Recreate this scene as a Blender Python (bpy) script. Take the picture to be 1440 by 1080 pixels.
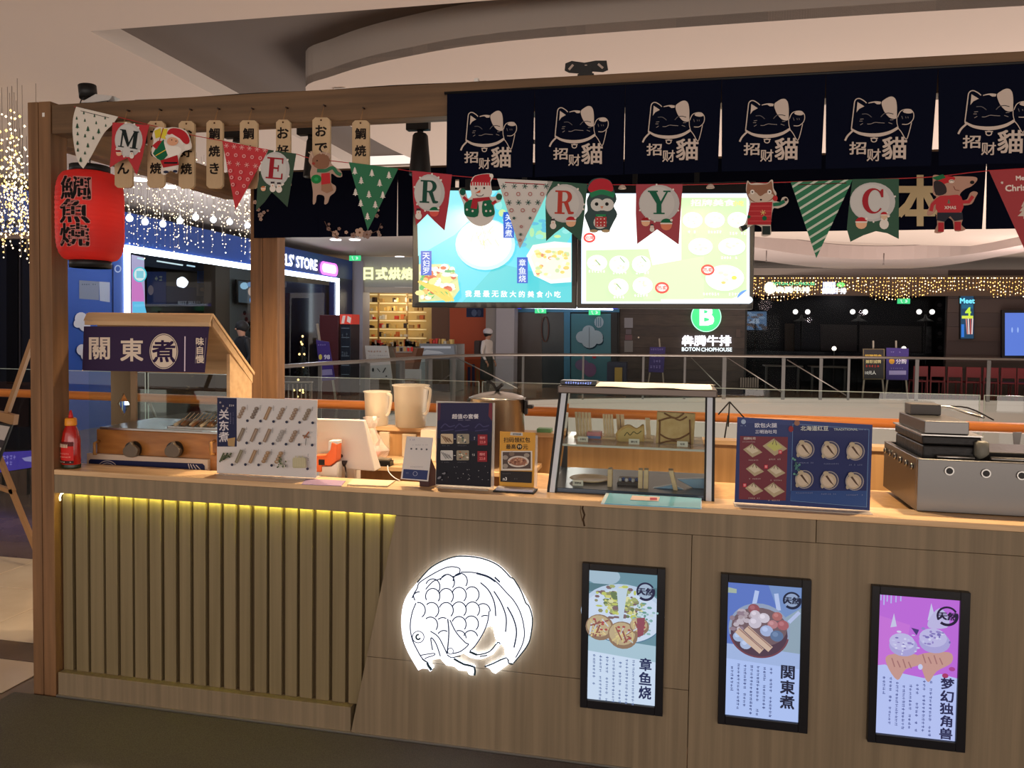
import bpy, bmesh, math, random
from mathutils import Vector, Matrix
random.seed(7)
R = random.Random(11)
for o in list(bpy.data.objects):
    bpy.data.objects.remove(o, do_unlink=True)
scene = bpy.context.scene
COL = scene.collection

# ------------------------------------------------------------------ camera
F, CY, PITCH, ROLL, YAW, H = 1090.0, 504.0, 2.15, 0.73, 11.9, 1.65
CAM = Vector((0, -2.87, H))
def _basis():
    p, r, y = map(math.radians, (PITCH, ROLL, YAW))
    fw = Vector((-math.sin(y)*math.cos(p), math.cos(y)*math.cos(p), -math.sin(p)))
    rt = Vector((math.cos(y), math.sin(y), 0)); up = rt.cross(fw)
    c, s = math.cos(r), -math.sin(r)
    return fw, rt*c - up*s, rt*s + up*c
FW, RT, UP = _basis()
cam_data = bpy.data.cameras.new('camera')
cam = bpy.data.objects.new('camera', cam_data); COL.objects.link(cam)
cam.matrix_world = Matrix(((RT.x, UP.x, -FW.x, CAM.x), (RT.y, UP.y, -FW.y, CAM.y), (RT.z, UP.z, -FW.z, CAM.z), (0, 0, 0, 1)))
cam_data.sensor_fit = 'HORIZONTAL'; cam_data.sensor_width = 36.0
cam_data.lens = F/1440*36.0
cam_data.shift_y = -(540-CY)/1440
cam_data.clip_start = 0.05; cam_data.clip_end = 200
scene.camera = cam
def G(px, py, X=None, Y=None, Z=None):
    """point of the place that the photograph shows at pixel (px, py), on a given real plane"""
    d = FW + RT*((px-720)/F) + UP*((CY-py)/F)
    i, v = (0, X) if X is not None else (1, Y) if Y is not None else (2, Z)
    return CAM + d*((v-CAM[i])/d[i])

# ------------------------------------------------------------------ view, world, lights
vs = scene.view_settings
scene.display_settings.display_device = 'sRGB'
vs.view_transform = 'Standard'; vs.look = 'None'; vs.exposure = 0.0; vs.gamma = 1.0; vs.use_curve_mapping = False
w = bpy.data.worlds.new('world'); scene.world = w; w.use_nodes = True
w.node_tree.nodes['Background'].inputs[0].default_value = (1.0, 0.86, 0.76, 1)
w.node_tree.nodes['Background'].inputs[1].default_value = 1.15
def light(name, kind, loc, energy, color, size=0.3, rot=None, target=None, spot=None, blend=0.6, size_y=None):
    d = bpy.data.lights.new(name, kind); d.energy = energy; d.color = color
    if kind == 'AREA':
        d.size = size
        if size_y: d.shape = 'RECTANGLE'; d.size_y = size_y
    else: d.shadow_soft_size = size
    if kind == 'SPOT': d.spot_size = math.radians(spot); d.spot_blend = blend
    o = bpy.data.objects.new(name, d); COL.objects.link(o); o.location = loc
    if target is not None:
        o.rotation_euler = (Vector(target)-Vector(loc)).to_track_quat('-Z', 'Y').to_euler()
    elif rot: o.rotation_euler = [math.radians(a) for a in rot]
    return o
WARM = (1.0, 0.74, 0.46); SOFT = (1.0, 0.88, 0.80); COOL = (0.75, 0.86, 1.0)
# added fill for counter, ceiling, atrium and shops, beside the pink cove and soffit glow
light('front_fill_light', 'AREA', (0.5, -8.6, 1.5), 230, SOFT, 12, target=(0, 4, 2.6), size_y=2.6)  # unseen fill added behind the camera for the counter front and ceiling
light('mall_fill_light', 'POINT', (-6.8, 0.5, 2.2), 50, SOFT, 0.12)  # fill point added to brighten the ceiling, no lamp hangs here
light('cove_light', 'POINT', (4.2, 4.4, 3.0), 80, (1, .74, .68), 0.3)
light('mall_fill_light', 'POINT', (5.5, 9.0, 2.2), 60, (1, .80, .76), 0.12)  # added fill point in mid-air, for the ceiling on the right
light('mall_fill_light', 'POINT', (-1.5, 9.0, 2.0), 60, SOFT, 0.12)  # added fill point over the well, not a fitting of the mall
light('atrium_fill_light', 'AREA', (3.5, 9.5, -5.2), 1700, SOFT, 8, rot=(180, 0, 0))  # added uplight down in the well, lifts the ceiling above
light('shop_fill_light', 'POINT', (-7.3, 12.5, 2.6), 50, COOL, 0.12)  # added cool fill in the open before the blue shop
light('shop_fill_light', 'POINT', (-6.9, 8.0, 2.7), 60, COOL, 0.12)  # added cool fill, brightens the blue fascia and the ceiling over it
light('restaurant_soffit_light', 'POINT', (6.5, 14.0, 2.4), 70, (1, .78, .74), 0.12)
light('atrium_fill_light', 'POINT', (3.0, 8.5, -0.6), 60, SOFT, 0.12)  # unseen fill point added to brighten the slab edge
light('atrium_fill_light', 'POINT', (9.0, 10.5, -0.6), 50, SOFT, 0.12)  # second added fill point for the slab edge
light('restaurant_fill_light', 'POINT', (5.0, 21.6, 2.9), 14, SOFT, 0.3)  # added fill that lifts the dark interior
# the warm track spots of the stall
light('track_spot_light', 'SPOT', (-1.9, 0.60, 2.40), 85, WARM, 0.04, target=(-2.0, 0.8, 1.0), spot=115)
light('track_spot_light', 'SPOT', (-1.17, 0.60, 2.36), 150, WARM, 0.04, target=(-1.2, 1.1, 1.0), spot=125)
light('track_spot_light', 'SPOT', (0.1, 0.60, 2.40), 95, WARM, 0.04, target=(0.1, 1.0, 1.0), spot=120)
light('track_spot_light', 'SPOT', (1.25, 0.60, 2.40), 160, WARM, 0.04, target=(1.2, 1.0, 1.0), spot=125)

# ------------------------------------------------------------------ colours and materials
def lin(c):
    if isinstance(c, str):
        c = c.lstrip('#'); c = tuple(int(c[i:i+2], 16) for i in (0, 2, 4))
    return tuple(((v/255)/12.92 if v <= 10.3 else (((v/255)+0.055)/1.055)**2.4) for v in c[:3])
MATS = {}
def M(name, rgb=(200, 200, 200), rough=0.6, metal=0.0, emit=None, es=1.0, trans=0.0, alpha=1.0, ior=1.45,
      noise=None, bump=0.0, bscale=60.0, spec=0.5, no_sample=False, coat=0.0):
    if name in MATS: return MATS[name]
    m = bpy.data.materials.new(name); m.use_nodes = True; nt = m.node_tree; b = nt.nodes['Principled BSDF']
    b.inputs['Base Color'].default_value = (*lin(rgb), 1); b.inputs['Roughness'].default_value = rough
    b.inputs['Metallic'].default_value = metal; b.inputs['IOR'].default_value = ior
    b.inputs['Specular IOR Level'].default_value = spec
    b.inputs['Transmission Weight'].default_value = trans; b.inputs['Alpha'].default_value = alpha
    b.inputs['Coat Weight'].default_value = coat
    if emit is not None:
        b.inputs['Emission Color'].default_value = (*lin(emit), 1); b.inputs['Emission Strength'].default_value = es
    if noise:   # (rgb2, scale vector, amount)
        rgb2, sc, detail = noise
        tc = nt.nodes.new('ShaderNodeTexCoord'); mp = nt.nodes.new('ShaderNodeMapping')
        mp.inputs['Scale'].default_value = sc if hasattr(sc, '__len__') else (sc, sc, sc)
        nz = nt.nodes.new('ShaderNodeTexNoise'); nz.inputs['Scale'].default_value = 1.0; nz.inputs['Detail'].default_value = detail
        rp = nt.nodes.new('ShaderNodeValToRGB')
        rp.color_ramp.elements[0].position = 0.32; rp.color_ramp.elements[1].position = 0.68
        rp.color_ramp.elements[0].color = (*lin(rgb), 1); rp.color_ramp.elements[1].color = (*lin(rgb2), 1)
        nt.links.new(tc.outputs['Object'], mp.inputs[0]); nt.links.new(mp.outputs[0], nz.inputs['Vector'])
        nt.links.new(nz.outputs['Fac'], rp.inputs[0]); nt.links.new(rp.outputs[0], b.inputs['Base Color'])
    if bump:
        nb = nt.nodes.new('ShaderNodeTexNoise'); nb.inputs['Scale'].default_value = bscale
        tb = nt.nodes.new('ShaderNodeTexCoord'); bp = nt.nodes.new('ShaderNodeBump')
        bp.inputs['Strength'].default_value = bump; bp.inputs['Distance'].default_value = 0.01
        nt.links.new(tb.outputs['Object'], nb.inputs['Vector']); nt.links.new(nb.outputs['Fac'], bp.inputs['Height'])
        nt.links.new(bp.outputs[0], b.inputs['Normal'])
    if no_sample: m.cycles.emission_sampling = 'NONE'
    MATS[name] = m
    return m
def attr_mat(name, rough=0.6, es=0.0, coat=0.0, no_sample=False, trans_cloth=0.0):
    """colour comes from the printed shapes of the mesh itself"""
    if name in MATS: return MATS[name]
    m = bpy.data.materials.new(name); m.use_nodes = True; nt = m.node_tree; b = nt.nodes['Principled BSDF']
    a = nt.nodes.new('ShaderNodeVertexColor'); a.layer_name = 'Col'
    b.inputs['Roughness'].default_value = rough; b.inputs['Coat Weight'].default_value = coat; b.inputs['Specular IOR Level'].default_value = 0.15
    if es > 0:
        b.inputs['Base Color'].default_value = (0.02, 0.02, 0.02, 1)
        nt.links.new(a.outputs[0], b.inputs['Emission Color']); b.inputs['Emission Strength'].default_value = es
    else: nt.links.new(a.outputs[0], b.inputs['Base Color'])
    if no_sample: m.cycles.emission_sampling = 'NONE'
    MATS[name] = m
    return m
PRINT = attr_mat('print_matt', 0.65)
GLOSS = attr_mat('print_gloss', 0.4, coat=0.04)
SCREEN = attr_mat('screen_glow', 0.3, es=1.15)
BACKLIT = attr_mat('backlit_print', 0.3, es=0.85)
FARLIT = attr_mat('far_lit_print', 0.4, es=0.9, no_sample=True)

LAM = M('laminate_wood', (119, 104, 82), 0.55, noise=((138, 121, 96), (45, 45, 1.2), 5))
LAMR = M('laminate_slat', (118, 104, 74), 0.5, noise=((132, 117, 86), (50, 50, 1.0), 4))
TOPW = M('ledge_wood', (196, 160, 118), 0.35, noise=((222, 186, 142), (3, 40, 40), 5))
PINEV = M('pine_upright', (104, 74, 46), 0.6, noise=((136, 98, 64), (30, 30, 1.6), 6), bump=0.15, bscale=30)
PINEX = M('pine_beam', (84, 62, 40), 0.6, noise=((112, 84, 56), (1.6, 30, 30), 6), bump=0.15, bscale=30)
PINEY = M('pine_side_beam', (96, 72, 48), 0.6, noise=((128, 98, 66), (30, 1.6, 30), 6), bump=0.15, bscale=30)
LIGHTW = M('light_wood', (205, 175, 135), 0.5, noise=((225, 196, 156), (4, 30, 30), 5))
BACKW = M('back_panel_wood', (176, 134, 86), 0.5, noise=((196, 152, 102), (30, 30, 1.5), 5))
RAILW = M('handrail_wood', (190, 110, 50), 0.35, noise=((214, 134, 66), (2, 40, 40), 4))
BLACK = M('black_paint', (14, 14, 16), 0.5)
DKMETAL = M('dark_metal', (40, 40, 42), 0.4, 0.8)
STEEL = M('stainless_steel', (178, 176, 172), 0.28, 1.0, bump=0.03, bscale=200)
BRUSHED = M('brushed_steel', (108, 106, 104), 0.34, 1.0)
WHITE = M('white_plastic', (225, 222, 216), 0.4)
NAVY = M('navy_cloth', (5, 9, 28), 0.8, spec=0.08)
GLASS = None
def thin_glass(name, tint=(235, 245, 242), refl=0.07, ior=1.4):
    """a pane: mostly clear, with a little mirror reflection"""
    if name in MATS: return MATS[name]
    m = bpy.data.materials.new(name); m.use_nodes = True; nt = m.node_tree
    for n in list(nt.nodes): nt.nodes.remove(n)
    out = nt.nodes.new('ShaderNodeOutputMaterial'); mix = nt.nodes.new('ShaderNodeMixShader')
    tr = nt.nodes.new('ShaderNodeBsdfTransparent'); gl = nt.nodes.new('ShaderNodeBsdfGlossy')
    tr.inputs[0].default_value = (*lin(tint), 1); gl.inputs['Roughness'].default_value = 0.02
    fr = nt.nodes.new('ShaderNodeFresnel'); fr.inputs[0].default_value = ior
    mul = nt.nodes.new('ShaderNodeMath'); mul.operation = 'ADD'; mul.inputs[1].default_value = refl - 0.03
    nt.links.new(fr.outputs[0], mul.inputs[0]); nt.links.new(mul.outputs[0], mix.inputs[0])
    nt.links.new(tr.outputs[0], mix.inputs[1]); nt.links.new(gl.outputs[0], mix.inputs[2])
    nt.links.new(mix.outputs[0], out.inputs[0])
    MATS[name] = m
    return m
PANE = thin_glass('clear_pane')
FARPANE = thin_glass('far_pane', (226, 236, 234), 0.03, 1.12)
DARKPANE = thin_glass('dark_pane', (205, 208, 214), 0.005)

# ------------------------------------------------------------------ object helpers
def setp(o, label=None, cat=None, group=None, kind=None):
    if label: o['label'] = label
    if cat: o['category'] = cat
    if group: o['group'] = group
    if kind: o['kind'] = kind
    return o
def root(name, loc, label, cat, group=None):
    o = bpy.data.objects.new(name, None); COL.objects.link(o); o.location = loc; o.empty_display_size = 0.05
    return setp(o, label, cat, group)
class MB:
    """collects shapes into one mesh"""
    def __init__(s): s.v = []; s.f = []; s.m = []; s.sm = []; s.mats = []
    def mi(s, mat):
        if mat not in s.mats: s.mats.append(mat)
        return s.mats.index(mat)
    def add(s, vs, fs, mat, smooth=False):
        n = len(s.v); k = s.mi(mat); s.v += [tuple(p) for p in vs]
        for f in fs: s.f.append([i+n for i in f]); s.m.append(k); s.sm.append(smooth)
        return s
    def box(s, x0, x1, y0, y1, z0, z1, mat):
        x0, x1 = sorted((x0, x1)); y0, y1 = sorted((y0, y1)); z0, z1 = sorted((z0, z1))
        return s.add([(x0,y0,z0),(x1,y0,z0),(x1,y1,z0),(x0,y1,z0),(x0,y0,z1),(x1,y0,z1),(x1,y1,z1),(x0,y1,z1)],
                     [(0,3,2,1),(4,5,6,7),(0,1,5,4),(1,2,6,5),(2,3,7,6),(3,0,4,7)], mat)
    def hexa(s, bottom, top, mat):
        return s.add(list(bottom)+list(top), [(0,3,2,1),(4,5,6,7),(0,1,5,4),(1,2,6,5),(2,3,7,6),(3,0,4,7)], mat)
    def bar(s, a, b, wdt, mat, hgt=None, up=(0, 0, 1)):
        a, b = Vector(a), Vector(b); d = (b-a).normalized(); u = Vector(up)
        if abs(d.dot(u)) > 0.98: u = Vector((0, 1, 0))
        sx = d.cross(u).normalized(); uz = sx.cross(d).normalized(); hgt = hgt or wdt
        q = [sx*(wdt/2*i)+uz*(hgt/2*j) for i, j in ((-1,-1),(1,-1),(1,1),(-1,1))]
        return s.hexa([a+k for k in q], [b+k for k in q], mat)
    def tube(s, path, r, mat, n=10, caps=True, smooth=True):
        path = [Vector(p) for p in path]; rs = r if hasattr(r, '__len__') else [r]*len(path)
        vs = []; fs = []; prev = None
        for i, p in enumerate(path):
            d = (path[min(i+1, len(path)-1)]-path[max(i-1, 0)])
            d = d.normalized() if d.length > 1e-9 else Vector((0, 0, 1))
            u = prev if prev is not None else (Vector((0, 0, 1)) if abs(d.z) < 0.9 else Vector((1, 0, 0)))
            x = d.cross(u).normalized(); y = x.cross(d).normalized(); prev = y
            for k in range(n):
                t = 2*math.pi*k/n; vs.append(p+(x*math.cos(t)+y*math.sin(t))*rs[i])
        for i in range(len(path)-1):
            for k in range(n):
                a = i*n+k; b = i*n+(k+1) % n; fs.append((a, b, b+n, a+n))
        s.add(vs, fs, mat, smooth)
        if caps:
            m0 = len(s.v)-len(vs); k = s.mi(mat)
            s.f.append([m0+i for i in range(n)][::-1]); s.m.append(k); s.sm.append(False)
            s.f.append([m0+(len(path)-1)*n+i for i in range(n)]); s.m.append(k); s.sm.append(False)
        return s
    def lathe(s, prof, c, mat, n=24, smooth=True, sx=1, sy=1):
        cx, cy, cz = c; vs = []; fs = []
        for r, z in prof:
            for k in range(n):
                t = 2*math.pi*k/n; vs.append((cx+r*math.cos(t)*sx, cy+r*math.sin(t)*sy, cz+z))
        for i in range(len(prof)-1):
            for k in range(n):
                a = i*n+k; b = i*n+(k+1) % n; fs.append((a, b, b+n, a+n))
        if prof[0][0] > 1e-5: fs.append(tuple(range(n))[::-1])
        if prof[-1][0] > 1e-5: fs.append(tuple((len(prof)-1)*n+i for i in range(n)))
        return s.add(vs, fs, mat, smooth)
    def ball(s, c, r, mat, n=12, sc=(1, 1, 1)):
        c = Vector(c); vs = [c+Vector((0, 0, -r*sc[2]))]; fs = []; m = max(4, n//2)
        for i in range(1, m):
            a = math.pi*i/m
            for k in range(n):
                t = 2*math.pi*k/n
                vs.append(c+Vector((r*math.sin(a)*math.cos(t)*sc[0], r*math.sin(a)*math.sin(t)*sc[1], -r*math.cos(a)*sc[2])))
        vs.append(c+Vector((0, 0, r*sc[2]))); L = len(vs)-1
        for k in range(n):
            fs.append((0, 1+(k+1) % n, 1+k)); fs.append((L, L-n+k, L-n+(k+1) % n))
        for i in range(m-2):
            for k in range(n):
                a = 1+i*n+k; b = 1+i*n+(k+1) % n; fs.append((a, b, b+n, a+n))
        return s.add(vs, fs, mat, True)
    def plate(s, poly3, thick, mat, back=(0, 1, 0)):
        """a flat outline (list of 3D points) given thickness towards back"""
        b = Vector(back)*thick; n = len(poly3); p = [Vector(q) for q in poly3]
        return s.add(p+[q+b for q in p], [tuple(range(n)), tuple(range(2*n-1, n-1, -1))]+[(i, i+n, (i+1) % n+n, (i+1) % n) for i in range(n)], mat)
    def build(s, name, parent=None, bevel=0.0, loc=None, seg=2, **props):
        me = bpy.data.meshes.new(name); off = Vector((0, 0, 0))
        if parent is not None: off = world_loc(parent)
        elif loc is not None: off = Vector(loc)
        me.from_pydata([tuple(Vector(v)-off) for v in s.v], [], s.f)
        for m in s.mats: me.materials.append(m)
        me.polygons.foreach_set('material_index', s.m); me.polygons.foreach_set('use_smooth', s.sm)
        bm = bmesh.new(); bm.from_mesh(me)
        bmesh.ops.recalc_face_normals(bm, faces=bm.faces); bm.to_mesh(me); bm.free(); me.update()
        o = bpy.data.objects.new(name, me); COL.objects.link(o)
        if parent is not None: o.parent = parent
        else: o.location = off
        if bevel:
            b = o.modifiers.new('bevel', 'BEVEL'); b.width = bevel; b.segments = seg; b.limit_method = 'ANGLE'; b.angle_limit = math.radians(40)
        return setp(o, **props)
def world_loc(o):
    l = Vector(o.location)
    while o.parent is not None: o = o.parent; l += Vector(o.location)
    return l
def copy_tree(o, parent=None):
    c = o.copy(); COL.objects.link(c)
    if parent is not None: c.parent = parent
    for ch in list(o.children): copy_tree(ch, c)
    return c
CHILDREN = {}

_glyphs = {}
def glyph_mesh(txt, bold):
    key = (txt, bold)
    if key in _glyphs: return _glyphs[key]
    cu = bpy.data.curves.new('t', 'FONT'); cu.body = txt; cu.size = 1.0; cu.resolution_u = 2; cu.offset = bold
    ob = bpy.data.objects.new('t', cu)
    COL.objects.link(ob); bpy.context.view_layer.update()
    me = bpy.data.meshes.new_from_object(ob.evaluated_get(bpy.context.evaluated_depsgraph_get()))
    vs = [(v.co.x, v.co.y) for v in me.vertices]; fs = [tuple(p.vertices) for p in me.polygons]
    bpy.data.objects.remove(ob); bpy.data.meshes.remove(me)
    if vs:
        x0 = min(v[0] for v in vs); x1 = max(v[0] for v in vs); y0 = min(v[1] for v in vs); y1 = max(v[1] for v in vs)
    else: x0 = y0 = 0; x1 = y1 = 1
    _glyphs[key] = (vs, fs, x0, x1, y0, y1)
    return _glyphs[key]
def spline(pts, n=6, closed=False):
    out = []; m = len(pts)
    rng = range(m) if closed else range(m-1)
    for i in rng:
        p0, p1, p2, p3 = (pts[(i-1) % m] if closed or i > 0 else pts[i]), pts[i], pts[(i+1) % m], (pts[(i+2) % m] if closed or i+2 < m else pts[(i+1) % m])
        for k in range(n):
            t = k/n
            out.append(tuple(0.5*((2*b)+(-a+c)*t+(2*a-5*b+4*c-d)*t*t+(-a+3*b-3*c+d)*t**3) for a, b, c, d in zip(p0, p1, p2, p3)))
    if not closed: out.append(tuple(pts[-1]))
    return out
def ell(cx, cy, rx, ry=None, n=20, a0=0, a1=360, rot=0):
    ry = rx if ry is None else ry; full = abs(a1-a0) >= 360; k = n if full else n+1
    c, s = math.cos(math.radians(rot)), math.sin(math.radians(rot)); out = []
    for i in range(k):
        t = math.radians(a0+(a1-a0)*i/n); x, y = rx*math.cos(t), ry*math.sin(t)
        out.append((cx+x*c-y*s, cy+x*s+y*c))
    return out
class Canvas:
    """flat print: coloured shapes in layers; mp maps (u, v) to a point, nrm is the side that is printed (towards the reader)"""
    def __init__(s, mp, nrm=(0, -1, 0), step=0.0002, base=0.0006):
        s.mp = mp; s.n = Vector(nrm); s.step = step; s.k = base; s.v = []; s.f = []; s.c = []
    def raw(s, pts, faces, col):
        n = len(s.v); o = s.n*s.k
        s.v += [tuple(Vector(s.mp(u, v))+o) for u, v in pts]
        for f in faces: s.f.append([i+n for i in f]); s.c.append(lin(col))
        s.k += s.step
        return s
    def poly(s, pts, col): return s.raw(pts, [tuple(range(len(pts)))], col)
    def polys(s, lst, col):
        pts = []; fs = []
        for p in lst: fs.append(tuple(range(len(pts), len(pts)+len(p)))); pts += list(p)
        return s.raw(pts, fs, col)
    def rect(s, x0, y0, x1, y1, col): return s.poly([(x0, y0), (x1, y0), (x1, y1), (x0, y1)], col)
    def rrect(s, x0, y0, x1, y1, r, col):
        p = []
        for cx, cy, a in ((x1-r, y1-r, 0), (x0+r, y1-r, 90), (x0+r, y0+r, 180), (x1-r, y0+r, 270)):
            p += ell(cx, cy, r, n=4, a0=a, a1=a+90)
        return s.poly(p, col)
    def ell(s, cx, cy, rx, ry, col, n=20, **k): return s.poly(ell(cx, cy, rx, ry, n, **k), col)
    def line(s, pts, wd, col, closed=False, taper=False):
        m = len(pts); L = []; Rr = []
        for i, p in enumerate(pts):
            a = pts[(i-1) % m] if (closed or i > 0) else p; b = pts[(i+1) % m] if (closed or i < m-1) else p
            dx, dy = b[0]-a[0], b[1]-a[1]; l = math.hypot(dx, dy) or 1; w_ = wd/2
            if taper: w_ *= max(0.15, math.sin(math.pi*(i+0.3)/(m-0.4)))
            L.append((p[0]-dy/l*w_, p[1]+dx/l*w_)); Rr.append((p[0]+dy/l*w_, p[1]-dx/l*w_))
        fs = []
        for i in range(m if closed else m-1):
            j = (i+1) % m; fs.append((i, j, j+m, i+m))
        return s.raw(L+Rr, fs, col)
    def text(s, t, x, y, h, col, bold=0.0, align='c', sx=1.0, slant=0.0, rot=0.0):
        """x, y = centre of the writing (align c) or its left end; h = cap or character height"""
        vs, fs, x0, x1, y0, y1 = glyph_mesh(t, 0)
        if not vs: return s
        k = h/(y1-y0); cx = (x0+x1)/2 if align == 'c' else x0; cy = (y0+y1)/2
        c, sn = math.cos(math.radians(rot)), math.sin(math.radians(rot)); out = []
        for gx, gy in vs:
            a = (gx-cx)*k*sx+(gy-cy)*k*slant; b = -(gy-cy)*k
            out.append((x+a*c-b*sn, y+a*sn+b*c))
        if bold:   # heavier strokes: the same characters laid a hair apart
            d = bold*h
            for dx, dy in ((-d, -d), (d, -d), (d, d), (-d, d)):
                s.raw([(p[0]+dx, p[1]+dy) for p in out], fs, col); s.k -= s.step*.8
            return s
        return s.raw(out, fs, col)
    def vtext(s, t, x, y0, y1, col, bold=0.0, sx=1.0, fill=0.88, slope=0.0):
        n = len(t); st = (y1-y0)/n
        for i, ch in enumerate(t):
            s.text(ch, x+slope*(i+.5)*st, y0+(i+.5)*st, st*fill, col, bold, sx=sx)
        return s
    def marks(s, x0, y0, x1, y1, col, vertical=True, size=None, rnd=R):
        """a line of writing too small to read"""
        lst = []; ln = (y1-y0) if vertical else (x1-x0); wd = (x1-x0) if vertical else (y1-y0); size = size or wd*1.15
        n = max(1, int(ln/size))
        for i in range(n):
            if rnd.random() < 0.12: continue
            c0 = (i+0.08)*size; c1 = (i+0.86)*size
            for j in range(2):
                a = rnd.uniform(0, .35)+j*.4; b = a+rnd.uniform(.12, .25)
                if vertical: q = (x0+wd*.05, y0+c0+(c1-c0)*a, x0+wd*rnd.uniform(.7, 1), y0+c0+(c1-c0)*b)
                else: q = (x0+c0+(c1-c0)*0.05, y0+wd*a, x0+c0+(c1-c0)*rnd.uniform(.7, 1), y0+wd*b)
                lst.append([(q[0], q[1]), (q[2], q[1]), (q[2], q[3]), (q[0], q[3])])
            a = rnd.uniform(.3, .6)
            if vertical: q = (x0+wd*a, y0+c0, x0+wd*(a+.15), y0+c1)
            else: q = (x0+c0+(c1-c0)*a, y0, x0+c0+(c1-c0)*(a+.15), y0+wd)
            lst.append([(q[0], q[1]), (q[2], q[1]), (q[2], q[3]), (q[0], q[3])])
        return s.polys(lst, col) if lst else s
    def build(s, name, parent, mat, **props):
        if getattr(s, 'part', None) is not None: parent = s.part
        me = bpy.data.meshes.new(name); off = world_loc(parent) if parent is not None else Vector((0, 0, 0))
        me.from_pydata([tuple(Vector(v)-off) for v in s.v], [], s.f)
        ca = me.color_attributes.new('Col', 'FLOAT_COLOR', 'CORNER'); data = []
        for f, c in zip(s.f, s.c): data += [c[0], c[1], c[2], 1.0]*len(f)
        ca.data.foreach_set('color', data); me.materials.append(mat); me.update()
        o = bpy.data.objects.new(name, me); COL.objects.link(o)
        if parent is not None: o.parent = parent
        return setp(o, **props)
def PX(Y=None, X=None, Z=None): return lambda u, v: G(u, v, X=X, Y=Y, Z=Z)
def struct(mb, name, **k): return mb.build(name, kind='structure', **k)
# ================================================================== the setting
CEIL = M('ceiling_paint', (186, 170, 158), 0.9)
# floor with the open atrium well behind the stall
CURVE = [(-4.62, 2.66), (-5.1, 4.8), (-5.3, 6.93), (-5.15, 9.0), (-4.75, 11.0), (-4.1, 12.6), (-2.7, 14.1), (-0.8, 15.2), (2.2, 16.4), (5.0, 17.1), (8.06, 17.54), (14, 17.9)]
CS = spline(CURVE, 5)
FLOORM = M('floor_stone', (100, 84, 74), 0.22, noise=((120, 102, 90), (2.5, 2.5, 2.5), 6))
FLOORF = M('floor_far', (118, 108, 100), 0.25, noise=((136, 125, 116), (2, 2, 2), 5))
def flat(poly, z, mat, thick=0.1):
    mb = MB(); mb.plate([(x, y, z) for x, y in poly], thick, mat, back=(0, 0, -1)); return mb
fl = struct(flat([(-16, -9), (14, -9), (14, 2.66)] + CS + [(14, 30), (-16, 30)], 0.0, FLOORM, 0.004), 'floor')
# pale polished tiles left of the carpet, each a piece of its own
TL = [M('tile_pale', (206, 188, 164), 0.12, noise=((222, 206, 182), (3, 3, 3), 6)), M('tile_brown', (104, 88, 74), 0.14, noise=((120, 102, 86), (3, 3, 3), 6)),
      M('tile_cream', (232, 214, 186), 0.12, noise=((216, 198, 170), (3, 3, 3), 6))]
rows = [(-2.6, -1.9, 2), (-1.9, -1.2, 0), (-1.2, -0.55, 2), (-.55, -.02, 2), (-.02, .28, 2), (.28, .47, 1), (.47, 1.15, 0), (1.15, 1.68, 0)]
for (y0, y1, k) in rows:
    x = -5.7
    while x < -2.9:
        b = MB(); b.box(x+.003, min(x+.7, -2.86)-.003, y0+.003, y1-.003, 0.001, .006, TL[k]); b.build('tile', parent=fl, bevel=.002, seg=1); x += .7
# dark carpet in front of the counter
CARP = M('carpet_fibre', (86, 78, 74), 0.95, bump=0.6, bscale=500, noise=((104, 96, 90), 260, 2))
struct(flat([(-2.84, -3.6), (2.6, -3.6), (2.6, -0.012), (-2.84, -0.012)], 0.014, CARP, .012), 'floor_carpet')
b = MB(); b.box(-2.63, 2.4, -0.006, 0.02, 0.0005, .02, M('alu_strip', (190, 186, 178), .35, .9)); struct(b, 'trim_1')
# lower level and the slab edge round the well
struct(flat([(-9, 2), (16, 2), (16, 24), (-9, 24)], -5.5, M('lower_floor', (150, 138, 126), 0.4, noise=((168, 156, 142), .8, 4)), .1), 'floor_lower')
FASC = M('slab_paint', (150, 142, 135), .7)
b = MB()
for i in range(len(CS)-1):
    (x0, y0), (x1, y1) = CS[i], CS[i+1]
    b.add([(x0, y0, .10), (x1, y1, .10), (x1, y1, -1.6), (x0, y0, -1.6)], [(0, 1, 2, 3)], FASC, True)
struct(b, 'wall_slab_edge')
b = MB()
for i in range(len(CS)-1):
    (x0, y0), (x1, y1) = CS[i], CS[i+1]; d = Vector((x1-x0, y1-y0, 0)).normalized(); nn = Vector((-d.y, d.x, 0))*.14
    b.add([(x0, y0, .10), (x1, y1, .10), (x1+nn.x, y1+nn.y, .10), (x0+nn.x, y0+nn.y, .10), (x1+nn.x, y1+nn.y, 0), (x0+nn.x, y0+nn.y, 0)], [(0, 1, 2, 3), (3, 2, 4, 5)], FASC, False)
struct(b, 'trim_2')
# ceiling: main plane with a shallow dark recess, and a dropped pale disc
ZC, ZR, ZD = 3.70, 3.83, 3.55
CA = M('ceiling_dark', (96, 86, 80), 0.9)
disc = [G(1440, 8, Z=ZD), G(1080, 30, Z=ZD), G(720, 57, Z=ZD), G(560, 82, Z=ZD), G(470, 106, Z=ZD), G(430, 128, Z=ZD)]
disc = [(p.x, p.y) for p in disc]
DISC = [(9.0, 3.6), (5, 2.55), (3.4, 2.25)] + disc + [(-3.05, 4.0), (-2.9, 5.6), (-2.2, 7.2)]
DISC = spline(DISC, 6)
outer = [(13.5, 7.0), (13.5, 12), (8, 15.6), (2, 13.6), (-1.2, 10.2)]
DP = DISC + spline([DISC[-1]] + outer[::-1][:] + [DISC[0]], 5)[1:-1]
b = MB(); b.plate([(x, y, ZD) for x, y in DP], .06, CEIL, back=(0, 0, 1))
struct(b, 'ceiling_disc')
b = MB(); BAND = M('ceiling_band', (160, 150, 142), .9)
off = []
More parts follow.
